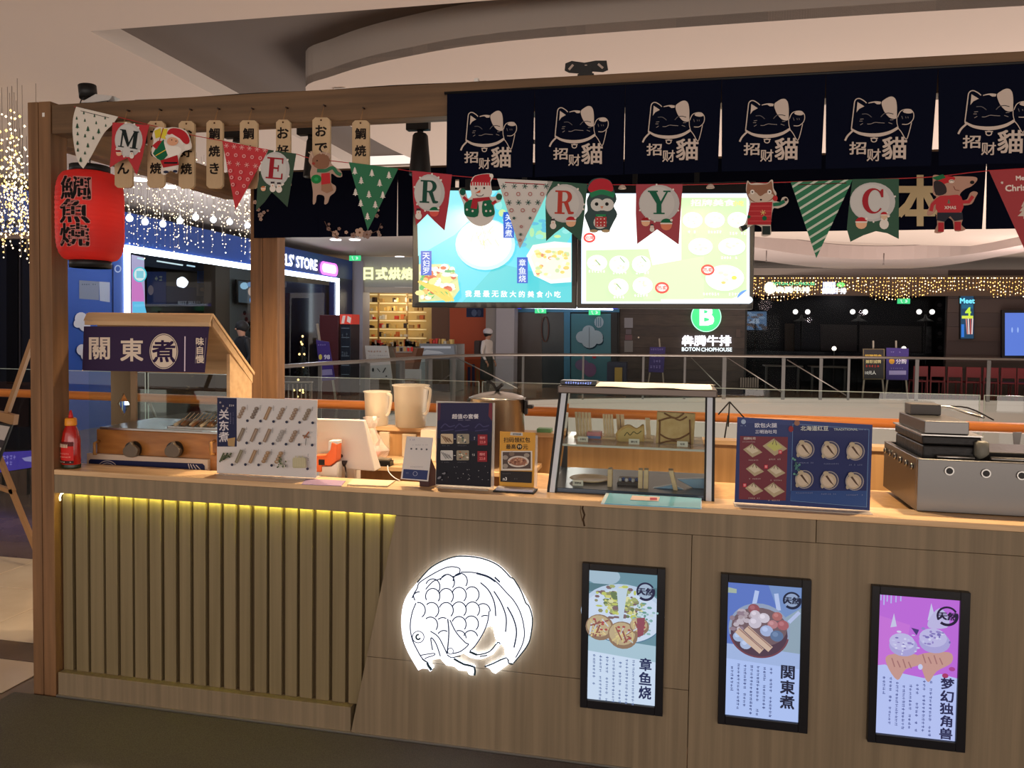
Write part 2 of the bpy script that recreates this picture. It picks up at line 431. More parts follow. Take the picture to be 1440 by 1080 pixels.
for i in range(len(DP)):
    x0, y0 = DP[i-1]; x1, y1 = DP[i]
    b.add([(x0, y0, ZD-.001), (x1, y1, ZD-.001), (x1, y1, ZR), (x0, y0, ZR)], [(0, 1, 2, 3)], BAND, True)
struct(b, 'trim_3')
LX, NY = -4.06, 1.91      # left and near edge of the recess
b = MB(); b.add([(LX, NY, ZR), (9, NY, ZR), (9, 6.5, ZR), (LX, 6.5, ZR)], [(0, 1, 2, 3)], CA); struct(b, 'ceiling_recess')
b = MB()
b.add([(LX+.002, NY, ZC-.0005), (LX+.002, 6.5, ZC-.0005), (LX+.002, 6.5, ZR), (LX+.002, NY, ZR)], [(0, 1, 2, 3)], M('recess_side', (190, 178, 168), .9))
b.add([(LX, NY, ZC), (9, NY, ZC), (9, NY, ZR), (LX, NY, ZR)], [(0, 1, 2, 3)], CEIL); struct(b, 'trim_4')
b = MB(); Zt = ZC
b.plate([(-16, -9, ZC), (14, -9, ZC), (14, NY, ZC), (LX, NY, ZC), (LX, 6.5, ZC), (14, 6.5, ZC), (14, 30, ZC), (-16, 30, ZC)], .02, CEIL, back=(0, 0, 1))
c0 = struct(b, 'ceiling')
# far walls that close the picture
b = MB(); b.box(-16, -9.4, 22, 22.2, -.1, 3.7, M('far_wall', (150, 140, 134), .8)); struct(b, 'wall_back')
b = MB(); b.box(-13.2, -13.0, -6, 20, -.1, 3.7, M('left_wall', (26, 26, 32), .7)); struct(b, 'wall_left')
b = MB(); b.box(13.8, 14, 2, 24, -6, 3.7, M('right_wall', (96, 84, 78), .8)); struct(b, 'wall_right')
# ================================================================== the stall: posts, beams, counter
def post(x0, x1, y0, y1, z1, label, split=True):
    r = root('wooden_post', ((x0+x1)/2, (y0+y1)/2, 0), label, 'post', 'upright posts of the stall')
    if split:
        xm = x0+(x1-x0)*.46
        for a, c in ((x0, xm-.0015), (xm+.0015, x1)):
            b = MB(); b.box(a, c, y0, y1, 0, z1, PINEV); b.build('timber', parent=r, bevel=.003)
    else:
        b = MB(); b.box(x0, x1, y0, y1, 0, z1, PINEV); b.build('timber', parent=r, bevel=.003)
    return r
p1 = post(-2.752, -2.637, 0.0, 0.092, 2.60, 'knotty pine double post at the left front corner of the stall')
b = MB(); b.box(-2.665-.012, -2.665+.0, -.0008, 0, 2.535, 2.552, WHITE); b.build('sticker', parent=p1, label='small white sticker')
kn = MB()
for z in (2.05, 1.42, 1.15, .93, .6):
    kn.lathe([(0.0, 0), (.006, .0002)], (0, 0, 0), BLACK, 8) if False else None
p2 = post(G(358, 560, Y=1.55).x, G(395, 560, Y=1.55).x, 1.5, 1.6, 2.52, 'plain pine post rising behind the oden stand at the rear left corner')
BX1 = 2.4
fr = root('wooden_beam', (-2.0, .045, 2.46), 'long pine beam across the top front of the stall', 'beam', 'beams of the stall')
b = MB(); b.box(-2.634, BX1, 0.004, .088, 2.462, 2.586, PINEX); b.build('timber', parent=fr, bevel=.003)
sd = root('wooden_beam', (-2.7, .8, 2.46), 'pine beam running back along the left side to the rear post', 'beam', 'beams of the stall')
b = MB(); b.box(-2.75, -2.64, .095, 1.497, 2.43, 2.56, PINEY); b.build('timber', parent=sd, bevel=.003)
rb = root('wooden_beam', (0, 1.55, 2.54), 'rear pine beam that carries the back curtains', 'beam', 'beams of the stall')
b = MB(); b.box(-2.75, BX1, 1.50, 1.58, 2.522, 2.60, PINEX); b.build('timber', parent=rb, bevel=.003)
rp = post(BX1-.1, BX1, 1.52, 1.6, 2.52, 'pine post at the rear right corner of the stall', False)


cn = root('service_counter', (0, .08, 0), 'long wood-laminate service counter with slatted left half and lit strip', 'counter')
ZT = 1.015; BL = .912
b = MB(); b.box(-2.636, BX1, 0.0, .165, ZT-.022, ZT, TOPW); b.build('ledge_top', parent=cn, bevel=.0015, seg=1)
XS = G(1148, 745, Y=0).x
for a, c in ((-2.636, XS-.0012), (XS+.0012, BX1)):
    b = MB(); b.box(a, c, 0.0015, .022, BL, ZT-.0225, LAM); b.build('fascia_board', parent=cn, bevel=.0008, seg=1)
# slatted field
SX0, SX1, SZ0, SZ1 = -2.600, -1.04, .118, .955
b = MB(); b.box(-2.63, -1.0, .052, .062, .02, .97, M('slat_backing', (70, 54, 26), .6)); b.build('backing_board', parent=cn)
edges = [218,250,262,303,312,357,365,405,415,457,465,507,517,556,567,607,620,657,668,709,722,760,773,813,827,863,878,920,930,972,985,1025,1035,1078,1092,1137,1148,1193,1205,1250,1260,1310,1322,1365]
for i in range(0, len(edges), 2):
    xa = G(edges[i]*.4073, 820, Y=.036).x; xb = G(edges[i+1]*.4073, 820, Y=.036).x
    b = MB(); b.box(xa, xb, .036, .052, SZ0, SZ1, LAMR); b.build('slat', parent=cn, bevel=.001, seg=1)
b = MB(); b.box(-2.628, G(493, 1010, Y=0).x-.002, .004, .05, .016, SZ0, LAM); b.build('plinth_board', parent=cn, bevel=.001, seg=1)
b = MB(); b.box(-2.60, -1.085, .024, .0305, BL+.002, BL+.007, M('led_glow', (255, 240, 140), .5, emit=(250, 244, 104), es=58)); b.build('led_strip', parent=cn, label='yellow led strip under the ledge')
b = MB(); b.tube([(-2.604, .018, BL-.001), (-2.612, .012, BL-.006), (-2.616, .01, BL-.02), (-2.616, .012, BL-.034)], .0035, M('led_glow_end', (255, 250, 210), .5, emit=(255, 245, 190), es=6), 8); b.build('led_tail', parent=cn)
# diagonal-edged front panels
tl = G(557, 724, Y=0); bl_ = G(493, 1035, Y=0); xs = G(970, 900, Y=0).x
mid = .335
def lerpx(z): return bl_.x+(tl.x-bl_.x)*(z-.016)/(BL-.016)
for poly in ([(lerpx(mid+.001), mid+.001), (xs-.0012, mid+.001), (xs-.0012, BL-.0015), (tl.x, BL-.0015)],
             [(bl_.x, .016), (xs-.0012, .016), (xs-.0012, mid-.0008), (lerpx(mid-.0008), mid-.0008)],
             [(xs+.0012, .016), (BX1, .016), (BX1, BL-.0015), (xs+.0012, BL-.0015)]):
    b = MB(); b.plate([(x, .0015, z) for x, z in poly], .034, LAM); b.build('front_panel', parent=cn, bevel=.0008, seg=1)
# the split edge in the fascia
cr = Canvas(PX(Y=.0015), step=.0001, base=.0004)
cr.line([(821, 706), (819, 715), (822, 724), (820, 731), (822, 740)], 2.6, (58, 40, 22)); cr.line([(817, 706), (816, 718), (819, 733)], 1.2, (88, 66, 40))
cr.build('split_edge', cn, PRINT)
b = MB(); b.box(-2.63, -.62, .17, .60, .80, .83, M('worktop_grey', (120, 104, 88), .4)); b.box(-.62, BX1, .165, .62, .965, .992, BACKW)
b.box(-2.63, BX1, .13, .165, .05, .98, BACKW); b.build('worktop', parent=cn)
# rear half wall with its bright cap
bw = root('rear_half_wall', (0, 1.6, 0), 'low wooden wall closing the back of the stall below the handrail', 'wall')
b = MB(); b.box(-1.86, BX1, 1.60, 1.66, 0, 1.02, BACKW); b.build('wall_board', parent=bw, bevel=.002)
b = MB(); b.box(-1.86, BX1, 1.585, 1.70, 1.0202, 1.045, TOPW); b.build('cap_board', parent=bw, bevel=.002)
bk = root('back_worktop', (-1.2, 1.4, 0), 'light wood back worktop behind the payment cards', 'worktop')
b = MB(); b.box(-2.0, -.75, 1.22, 1.58, .845, .87, TOPW); b.build('top_board', parent=bk, bevel=.002)
b = MB(); b.box(-1.98, -.77, 1.28, 1.57, .05, .844, BACKW); b.build('cabinet', parent=bk)
# ================================================================== curtains
CREAM = (196, 180, 168)
def wavy(x0a, x1a, x0b, x1b, zt, zb, y, amp=.003, ph=0.0, nx=8, nz=5):
    """cloth panel: x0a..x1a at the top, x0b..x1b at the bottom"""
    vs = []; fs = []
    for j in range(nz+1):
        t = j/nz
        for i in range(nx+1):
            s = i/nx; x = (x0a+(x0b-x0a)*t)*(1-s)+(x1a+(x1b-x1a)*t)*s
            vs.append((x, y+amp*t*math.sin(s*7+ph)*1.0, zt+(zb-zt)*t))
    for j in range(nz):
        for i in range(nx):
            a = j*(nx+1)+i; fs.append((a, a+1, a+nx+2, a+nx+1))
    m = MB(); m.add(vs, fs, NAVY, True); n = len(vs)
    m.add([(v[0], v[1]+.0015, v[2]) for v in vs], [f[::-1] for f in fs], NAVY, True)
    return m
YN = -.022
nr = root('noren_curtain', (0, YN, 2.53), 'dark navy shop curtain with pale beckoning cats across the top front', 'curtain')
top = [628, 751, 878, 1013, 1159, 1316, 1484]
slit = [0, .0045, .002, .0065, .0075, .012, .0]
cats = [(660, 157.5), (785.5, 151), (917, 143.5), (1054, 141), (1203, 138), (1363, 127)]
X0, Z0 = G(660, 157.5, Y=YN).x, G(660, 157.5, Y=YN).z
def cat_print(c, dx, dz):
    def m(cx, cy): return (640+cx/9, 130+cy/9)
    def P(l): return [m(*p) for p in l]
    L = lambda l, w_, n=5, **k: c.line(spline(P(l), n), w_/9, CREAM, **k)
    L([(138, 600), (150, 470), (160, 360), (172, 275), (212, 252), (262, 278), (290, 305)], 11)
    L([(310, 306), (360, 292), (400, 290), (440, 296)], 10); c.poly(P([(312, 308), (380, 292), (440, 292), (434, 318), (400, 320), (370, 300)]), CREAM)
    c.poly(spline(P([(446, 300), (480, 262), (525, 235), (565, 236), (592, 268), (604, 330), (606, 410), (600, 480), (545, 480), (500, 440), (465, 380)]), 4, True), CREAM)
    c.poly(P([(196, 292), (268, 342), (215, 372), (188, 412)]), CREAM)
    L([(606, 470), (608, 530), (620, 580), (625, 600)], 8)
    D = lambda l, w_, col: c.line(spline(P(l), 5), w_/9, col)
    D([(470, 428), (520, 420), (570, 432)], 9, (60, 56, 62)); D([(440, 465), (460, 440), (478, 425)], 7, (110, 104, 104))
    D([(245, 432), (290, 430), (320, 445), (345, 468)], 8, (96, 92, 96))
    for q in (((225, 490), (262, 486)), ((218, 512), (252, 512)), ((228, 556), (256, 538)), ((535, 500), (570, 497)), ((520, 530), (560, 545)), ((300, 545), (335, 545), (380, 528), (430, 532), (480, 535))):
        D(q, 6, (150, 140, 136))
    # collar, paw, arms, bell
    up = spline(P([(138, 592), (220, 635), (330, 652), (440, 648), (540, 620), (618, 572)]), 5); lo = spline(P([(628, 600), (545, 655), (440, 688), (330, 692), (215, 665), (132, 612)]), 5)
    c.poly(up+lo, CREAM)
    L([(618, 590), (655, 640), (690, 705), (712, 716), (735, 640), (758, 530)], 9); L([(150, 625), (100, 680), (74, 735)], 20)
    L([(612, 470), (640, 405), (690, 380), (745, 385), (778, 430), (770, 500), (720, 548), (660, 550)], 9)
    c.poly(spline(P([(665, 405), (700, 378), (745, 378), (768, 405), (750, 425), (700, 425)]), 4, True), CREAM)
    for q in (((655, 455), (665, 490)), ((695, 462), (700, 482)), ((718, 462), (722, 482))): D(q, 7, (110, 104, 106))
    c.line(ell(*m(372, 728), 28/9, 24/9, 14), 11/9, CREAM, closed=True); c.rect(*m(335, 704), *m(412, 716), CREAM)
    c.text('招', *m(206, 822), 140/9, CREAM, .02, sx=1.25); c.text('财', *m(372, 900), 140/9, CREAM, .012)
    c.text('貓', *m(585, 822), 250/9, CREAM, .018)
for i in range(6):
    ga, gb = G(top[i], 200, Y=YN).x, G(top[i+1], 200, Y=YN).x
    zb = 2.215
    m = wavy(ga+.0005, gb-.0005, ga+slit[i], gb-slit[i+1], 2.535, zb, YN, ph=i*1.7)
    pn = m.build('cloth_panel', parent=nr)
    gx, gz = G(*cats[i], Y=YN).x-X0, G(*cats[i], Y=YN).z-Z0
    c = Canvas(lambda u, v, gx=gx, gz=gz: G(u, v, Y=YN-.003)+Vector((gx, 0, gz)), base=.0005, step=.0001)
    cat_print(c, gx, gz); c.build('cat_print', pn, PRINT)
b = MB(); b.tube([(G(628, 131, Y=YN).x-.01, YN+.008, 2.541), (BX1, YN+.008, 2.541)], .006, BLACK, 8); b.build('curtain_rod', parent=nr)

# back curtains on the rear beam
YB = 1.485
bc = root('sakura_curtain', (-1.8, YB, 2.54), 'dark navy back curtain printed with blossom sprigs, left of the screens', 'curtain')
xa = [G(x, 300, Y=YB).x for x in (357, 447, 559, 640)]
gap = [0, .0, .006, 0]
for i in range(3):
    wavy(xa[i], xa[i+1], xa[i]+gap[i], xa[i+1]-gap[i+1], 2.585, 2.19, YB, .006, i*2.0).build('cloth_panel', parent=bc)
c = Canvas(PX(Y=YB-.008), step=.0002, base=.0005); rr = random.Random(3)
def blossom(cx, cy, r, col=(196, 172, 158)):
    for k in range(5):
        a = 2*math.pi*k/5; c.ell(cx+r*.6*math.cos(a), cy+r*.6*math.sin(a), r*.45, r*.45, col, 8)
    c.ell(cx, cy, r*.25, r*.25, (120, 84, 60), 6)
for cx, cy, r in ((506, 327, 7), (516, 330, 6), (497, 331, 4), (472, 329, 5), (367, 303, 4), (364, 295, 3), (372, 299, 2.5), (463, 322, 3), (478, 322, 2.5), (488, 327, 2.5), (531, 304, 3), (533, 296, 2), (522, 327, 3), (535, 331, 3), (538, 320, 2), (369, 309, 2.5), (361, 285, 3), (379, 297, 1.6), (534, 327, 2.4), (465, 316, 2), (476, 334, 3)):
    blossom(cx, cy, r, rr.choice([(196, 172, 158), (170, 150, 142), (150, 128, 122)]))
c.line([(459, 312), (464, 322), (473, 330), (480, 336)], .8, (110, 90, 80)); c.line([(538, 315), (534, 325), (522, 330)], .8, (110, 90, 80))
c.build('blossom_print', bc, PRINT)
bc = root('noren_curtain', (1.2, YB, 2.54), 'dark navy back curtain with one big cream character, right of the screens', 'curtain')
xa = [G(x, 300, Y=YB).x for x in (645, 790, 925, 1063, 1210, 1385, 1560)]
gap = [0, 0, 0, 0, 0, .009, 0]; zb = 2.188
for i in range(6):
    wavy(xa[i], xa[i+1], xa[i]+gap[i], xa[i+1]-gap[i+1], 2.585, zb, YB, .006, i*1.3+1).build('cloth_panel', parent=bc)
c = Canvas(PX(Y=YB-.008), step=.0002, base=.0005)
c.text('本', 1294, 282, 68, (206, 190, 150), .03, sx=.95); c.text('日', 1150, 300, 30, (206, 190, 150), .02)
c.build('character_print', bc, PRINT)

# ================================================================== track lights and things on top of the beam
sd2 = root('wooden_beam', (2.34, .8, 2.46), 'pine beam running back along the right side, out of the photograph', 'beam', 'beams of the stall')
b = MB(); b.box(BX1-.11, BX1, .095, 1.497, 2.43, 2.56, PINEY); b.build('timber', parent=sd2)
tr = root('track_rail', (-1.0, .60, 2.62), 'black lighting track crossing under the beam behind the plaques', 'light track')
b = MB(); b.box(-2.68, BX1-.02, .585, .615, 2.61, 2.645, BLACK); b.build('rail_bar', parent=tr)
b = MB(); b.box(-2.68, -2.58, .585, .615, 2.5605, 2.6095, BLACK); b.build('end_bracket', parent=tr)
lab = {0: 'black cylindrical track spotlight hanging left of the navy cat curtain', 1: 'black track spotlight partly behind the wooden plaques', 2: 'short black track fitting behind the fourth and fifth plaques',
       3: 'black track spotlight hidden behind the first cat panels', 4: 'black track spotlight hidden behind the right-hand cat panels'}
for i, (px, y0, y1, wt, wb) in enumerate(((591, 188, 246, 11, 16), (437, 196, 249, 6, 11), (333, 190, 200, 5, 6), (0.1, 0, 0, 0, 0), (1.25, 0, 0, 0, 0))):
    if px > 10:
        X = G(px, 200, Y=.6).x; s = .00322
        zt, zb_ = G(px, y0, Y=.6).z, G(px, y1, Y=.6).z; rt, rbm = wt*s, wb*s
    else: X = px; zt, zb_, rt, rbm = 2.56, 2.4, .036, .05
    r = root('track_spotlight', (X, .6, 2.61), lab[i], 'spotlight', 'spotlights on the black track')
    b = MB(); b.box(X-.065, X+.045, .58, .62, 2.568, 2.609, BLACK); b.build('adapter', parent=r, bevel=.003)
    b = MB(); b.tube([(X, .6, 2.57), (X, .6, zt-.005)], .014, BLACK, 10); b.build('neck', parent=r)
    b = MB(); b.lathe([(0, 0), (rt*.8, 0), (rt, -.01), (rbm, zb_-zt+.004), (rbm, zb_-zt), (rbm-.004, zb_-zt), (rbm-.008, zb_-zt+.03), (0, zb_-zt+.032)], (X, .6, zt), BLACK, 24); b.build('lamp_head', parent=r)
    b = MB(); b.lathe([(0, 0), (rbm-.009, 0)], (X, .6, zb_+.029), M('lamp_lens', (255, 230, 190), .4, emit=(255, 206, 150), es=6), 20); b.build('lens', parent=r)

r = root('mount_bracket', (0, .04, 2.59), 'black steel screen-mount bracket with three slots standing on the beam', 'bracket')
P = lambda l, Y: [G(x, y, Y=Y) for x, y in l]
b = MB(); Yk = .02
hd = [(795, 89), (804, 85.5), (822, 88), (838, 85), (853, 85), (855, 98), (848, 101), (832, 100), (832, 113), (814, 113), (814, 103), (800, 102), (794, 99)]
BR = M('bracket_black', (12, 12, 13), .45)
b.plate(P(hd, Yk), .006, BR); b.build('mount_plate', parent=r, bevel=.001)
c = Canvas(PX(Y=Yk), step=.0002)
for x0, y0, x1, y1 in ((800, 98, 806, 91), (824, 91, 824, 97), (841, 90, 848, 96)):
    c.line([(x0, y0), (x1, y1)], 3.2, (176, 158, 146))
c.build('slot_print', r, PRINT)
b = MB(); q = G(823, 108, Y=Yk); b.box(q.x-.03, q.x+.03, .03, .07, 2.5862, 2.60, BR); b.box(q.x-.025, q.x+.025, .018, .036, 2.5862, 2.625, BR); b.build('foot_plate', parent=r)

r = root('flood_lamp', (G(135, 140, Y=.04).x, .04, 2.587), 'small white flood lamp with black hood tilted on the left end of the beam', 'lamp')
b = MB(); b.plate(P([(112, 144.5), (134, 132), (158, 134.5), (153, 141), (130, 144)], .03), .05, M('lamp_white', (190, 186, 182), .4)); b.build('lamp_body', parent=r, bevel=.002)
b = MB(); a = G(122, 141, Y=.05); t = G(127.5, 124, Y=.05); t2 = G(122, 124, Y=.05)
b.tube([G(124.5, 138, Y=.05), G(122.5, 120.5, Y=.05)], .036, BLACK, 20); b.build('hood', parent=r)
b = MB(); b.tube([G(112, 148, Y=.03), G(114, 141, Y=.03), G(120, 136, Y=.03)], .0025, BLACK, 6); b.tube([(G(150, 141, Y=.04).x, .04, 2.6+.02), (G(152, 144, Y=.04).x, .04, 2.5865)], .003, DKMETAL, 6)
b.tube([(G(125, 143, Y=.045).x, .045, 2.63), (G(125, 143, Y=.045).x, .045, 2.5865)], .005, DKMETAL, 6); b.build('wire', parent=r)
r = root('cable_duct', (-1.6, .03, 2.59), 'long black corrugated cable lying on top of the front beam', 'cable')
b = MB(); path = [(G(186, 142, Y=.03).x, .05, 2.594)]+[(-2.2+i*.1, .05+.006*math.sin(i), 2.594) for i in range(1, 15)]+[(G(682, 128, Y=.03).x, .045, 2.592)]
b.tube(path, .0075, BLACK, 8); b.build('cable', parent=r)
b = MB(); q = G(669, 124, Y=.03); b.box(q.x-.008, q.x+.008, .035, .062, 2.5862, 2.607, WHITE); b.build('cable_clip', parent=r, label='small white clip')
r = root('cable_duct', (.6, .05, 2.59), 'thin ribbed brown cable on the beam above the right cat panels', 'cable')
b = MB(); b.tube([(-.2, .05, 2.589)]+[(-.1+i*.2, .045+.005*math.sin(i*2), 2.5915) for i in range(12)], .005, M('cable_brown', (70, 54, 44), .6), 8); b.build('cable', parent=r)

# ================================================================== paper lantern
YL = .03; LC = G(127, 303, Y=YL); LR = .133
lt = root('paper_lantern', (LC.x, YL, LC.z-.25), 'glowing red paper lantern with black vertical characters on the left post', 'lantern')
pm = bpy.data.materials.new('red_paper'); pm.use_nodes = True; nt = pm.node_tree; pb = nt.nodes['Principled BSDF']
pb.inputs['Base Color'].default_value = (*lin((190, 46, 46)), 1); pb.inputs['Roughness'].default_value = .55
tb = nt.nodes.new('ShaderNodeBsdfTranslucent'); tb.inputs[0].default_value = (*lin((226, 50, 36)), 1)
mx = nt.nodes.new('ShaderNodeMixShader'); mx.inputs[0].default_value = .4
nt.links.new(pb.outputs[0], mx.inputs[1]); nt.links.new(tb.outputs[0], mx.inputs[2]); nt.links.new(mx.outputs[0], nt.nodes['Material Output'].inputs[0])
zt, zb_ = G(127, 243, Y=YL).z, G(127, 367, Y=YL).z; hh = (zt-zb_)/2; zc = (zt+zb_)/2
prof = []; NR = 18
def lr(t):   # t -1..1
    return LR*(0.62+0.38*(1-abs(t)**4.5)**.5)
for i in range(NR*3+1):
    t = -1+2*i/(NR*3); prof.append((lr(t)*(1-.012*(1 if i % 3 == 0 else 0)), t*hh))
b = MB(); b.lathe(prof[0:1]+prof[1:-1]+prof[-1:], (0, 0, 0), pm, 36)
b.v = [(x+LC.x, y+.03, z+zc) for x, y, z in b.v]; b.f = b.f[:(len(prof)-1)*36]; b.m = b.m[:len(b.f)]; b.sm = b.sm[:len(b.f)]
b.build('paper_body', parent=lt)
for z0, z1, rr_ in ((zt-.004, zt+.028, .079), (zb_-.03, zb_+.004, .082)):
    b = MB(); b.lathe([(rr_-.006, z0), (rr_, z0), (rr_, z1), (rr_-.006, z1), (rr_-.006, z0)], (LC.x, YL, 0), BLACK, 32)
    if z0 < zc: b.lathe([(0, z0+.003), (rr_-.006, z0+.003)], (LC.x, YL, 0), BLACK, 32)
    b.build('black_rim', parent=lt)
b = MB(); b.tube([(LC.x, YL, zt+.02), (LC.x, YL, 2.4615)], .0025, BLACK, 6)
b.tube([(LC.x-.074, YL, zt+.022), (LC.x, YL, zt+.03), (LC.x+.074, YL, zt+.022)], .003, BLACK, 6); b.build('hanging_cord', parent=lt)
b = MB(); b.ball((LC.x+.012, YL, zc+.03), .018, M('bulb_glow', (255, 200, 120), .4, emit=(255, 190, 100), es=5), 12); b.build('bulb', parent=lt)
light('lantern_light', 'POINT', (LC.x+.01, YL, zc+.01), .6, (1, .62, .3), .03)
def lant(u, v):  # u px across the front, v px
    z = G(127, v, Y=YL).z; rr_ = lr(max(-1, min(1, (z-zc)/hh)))+.0015
    a = (u-127)*.00331/rr_; a = max(-1.35, min(1.35, a))
    th = a-math.radians(36*0)
    d = Vector((LC.x, YL, 0))-Vector((CAM.x, CAM.y, 0)); d.normalize(); px_ = Vector((-d.y, d.x, 0))*-1
    q = Vector((LC.x, YL, z)) + px_*(rr_*math.sin(th)) - d*(rr_*math.cos(th))
    return q
c = Canvas(lant, nrm=(0, -1, 0), step=.0003, base=.001)
for ch, x, y, s in (('鯛', 109, 271, 31), ('魚', 107.5, 303, 31), ('燒', 107, 335, 30)):
    c = Canvas(lant, nrm=(0, -1, 0), step=.0003, base=.001); c.text(ch, x, y, s, (196, 130, 124), .05, sx=1.22); c.text(ch, x, y, s, (14, 10, 10), .024, sx=1.22); c.build('character', lt, PRINT)


# ================================================================== wooden plaques
PLQ = M('plaque_wood', (176, 148, 112), .55, noise=((196, 168, 130), (12, 30, 3), 5))
plq = [(161, 186, 171, 264, 'おでん', 'wooden plaque behind the letter M flag, leftmost of the row'), (207, 231, 170, 264, 'たこ焼', 'wooden plaque behind the left side of the Santa cut-out'),
       (251, 273, 170, 265, 'お好焼', 'wooden plaque behind the right side of the Santa cut-out'), (290, 313, 169, 265, '鯛焼き', 'fully visible wooden plaque between the Santa and the red snowflake flag'),
       (337, 362, 169, 265, '鯛焼き', 'wooden plaque behind the right edge of the red snowflake flag'), (388, 408, 168, 264, 'お好焼', 'wooden plaque rising above the letter E flag'),
       (439, 464, 165, 262, 'おでん', 'wooden plaque behind the reindeer cut-out'), (495, 519, 169, 240, '鯛焼', 'shorter wooden plaque above the green tree flag, rightmost of the row')]
for x0, x1, y0, y1, t, l in plq:
    Y = -.034; r = root('wooden_plaque', tuple(G((x0+x1)/2, y1, Y=Y)), l, 'plaque', 'hanging wooden plaques on the beam')
    b = MB(); k = 4
    b.plate(P([(x0+k, y0), (x1-k, y0), (x1, y0+k), (x1, y1-k), (x1-k, y1), (x0+k, y1), (x0, y1-k), (x0, y0+k)], Y), .012, PLQ); b.build('board', parent=r, bevel=.001, seg=1)
    c = Canvas(PX(Y=Y)); xm = (x0+x1)/2
    c.ell(xm, y0+4, 1.3, 1.3, (60, 36, 22), 10); c.build('cord_hole', r, PRINT)
    for i, ch in enumerate(t):
        c = Canvas(PX(Y=Y))
        c.text(ch, xm, y0+19+i*(y1-y0-24)/len(t)*(1.02), 15, (26, 18, 14), .03)
        c.build('character', r, PRINT)
    q = G(xm, y0+4, Y=Y); b = MB(); hz = min(q.z+.065, 2.575); b.tube([(q.x-.003, Y-.001, q.z), (q.x, -.008, hz), (q.x+.003, Y-.001, q.z)], .0012, M('hemp_string', (150, 110, 70), .8), 6)
    b.tube([(q.x, .0045, hz), (q.x, -.012, hz)], .0035, M('nail_brown', (50, 30, 20), .5), 8); b.build('string', parent=r)

# ================================================================== menu screens
YT = 1.0
def screen(x0, x1, y0, y1, label):
    a = G(x0, (y0+y1)/2, Y=YT).x; c_ = G(x1, (y0+y1)/2, Y=YT).x; z1 = G((x0+x1)/2, y0, Y=YT).z; z0 = G((x0+x1)/2, y1, Y=YT).z
    r = root('menu_screen', ((a+c_)/2, YT, z0), label, 'screen', 'hanging menu screens')
    b = MB(); b.box(a, c_, YT, YT+.045, z0, z1, BLACK); b.build('casing', parent=r, bevel=.004)
    b = MB(); xm = (a+c_)/2
    for dx in (-.15, .15): b.box(xm+dx-.012, xm+dx+.012, YT+.046, YT+.06, z1-.1, 2.60, BLACK)
    b.box(xm-.2, xm+.2, YT+.046, YT+.075, 2.6, 2.616, BLACK); b.box(xm-.012, xm+.012, YT+.075, 1.47, 2.603, 2.615, BLACK)
    b.build('hanging_bracket', parent=r)
    return r
s1 = screen(580, 811, 262, 433, 'left hanging menu screen glowing turquoise with bowls of noodles')
s2 = screen(812.5, 1061, 258, 434, 'right hanging menu screen glowing white and green with rows of dishes')
c = Canvas(PX(Y=YT), step=.0002); rr = random.Random(5)
c.poly([(586, 268), (804, 268), (804, 425), (591, 425)], (96, 216, 236))
c.poly([(586, 268), (700, 268), (640, 330), (588, 360)], (150, 232, 244)); c.poly([(650, 425), (700, 370), (804, 395), (804, 425)], (84, 206, 214))
c.poly(spline([(700, 268), (760, 268), (804, 290), (804, 330), (770, 360), (720, 330)], 4, True), (120, 214, 206))
for _ in range(40): c.ell(rr.uniform(700, 800), rr.uniform(272, 350), rr.uniform(3, 11), rr.uniform(2, 7), rr.choice([(176, 226, 168), (206, 232, 158), (96, 186, 214), (150, 226, 220)]), 8)
c.ell(683, 344, 42, 36, (200, 240, 244), 28); c.ell(682, 342, 38, 33, (255, 255, 252), 28)
for _ in range(26):
    x, y = 682+rr.uniform(-16, 16), 330+rr.uniform(-12, 10); c.line([(x, y), (x+rr.uniform(-8, 8), y+rr.uniform(4, 12))], .9, rr.choice([(238, 232, 190), (226, 226, 206), (214, 224, 176)]))
c.poly([(741, 360), (750, 345), (780, 340), (804, 342), (804, 397), (775, 399), (752, 388)], (240, 246, 240)); c.poly([(747, 362), (756, 350), (804, 348), (804, 390), (776, 394), (756, 384)], (255, 250, 222))
for _ in range(46): c.ell(rr.uniform(756, 800), rr.uniform(352, 388), rr.uniform(2, 5), rr.uniform(1.5, 3.5), rr.choice([(255, 236, 160), (238, 214, 120), (226, 150, 110), (255, 250, 230), (206, 224, 170)]), 7)
c.poly([(591, 372), (610, 372), (632, 372), (645, 388), (648, 408), (638, 422), (591, 425)], (216, 222, 160))
for _ in range(90): c.ell(rr.uniform(593, 642), rr.uniform(376, 420), rr.uniform(2.5, 7), rr.uniform(2, 5), rr.choice([(250, 244, 226), (244, 226, 150), (226, 190, 110), (120, 196, 110), (90, 176, 120), (214, 110, 80), (255, 250, 240)]), 8)
for i in range(4): c.line([(592+i*6, 396+i*2), (612+i*7, 410), (632+i*3, 424)], 3.4, (240, 206, 96))
for x, y0, y1, t in ((603, 354, 388, '天妇罗'), (737, 363, 399, '章鱼烧'), (718, 300, 336, '关东煮')):
    c.rect(x-7.5, y0, x+7.5, y1, (34, 92, 200)); c.vtext(t, x, y0+2, y1-1, (236, 244, 255), .01)
for i, ch in enumerate('我是最无敌大的美食小吃'): c.text(ch, 662+i*12.4, 413.6+i*.1, 8.6, (246, 255, 250), .03)
c.build('picture_print', s1, SCREEN)
c = Canvas(PX(Y=YT), step=.0002)
c.rect(817.5, 272, 1054, 427, (214, 232, 255)); c.rect(820, 275, 1051, 424, (255, 255, 252))
for poly in ([(824, 352), (912, 350), (930, 424), (824, 424)], [(958, 278), (1050, 278), (1050, 410), (1030, 420), (965, 420), (958, 380)]):
    c.poly(poly, (190, 232, 166))
c.poly([(905, 375), (990, 360), (990, 421), (905, 421)], (196, 236, 172))
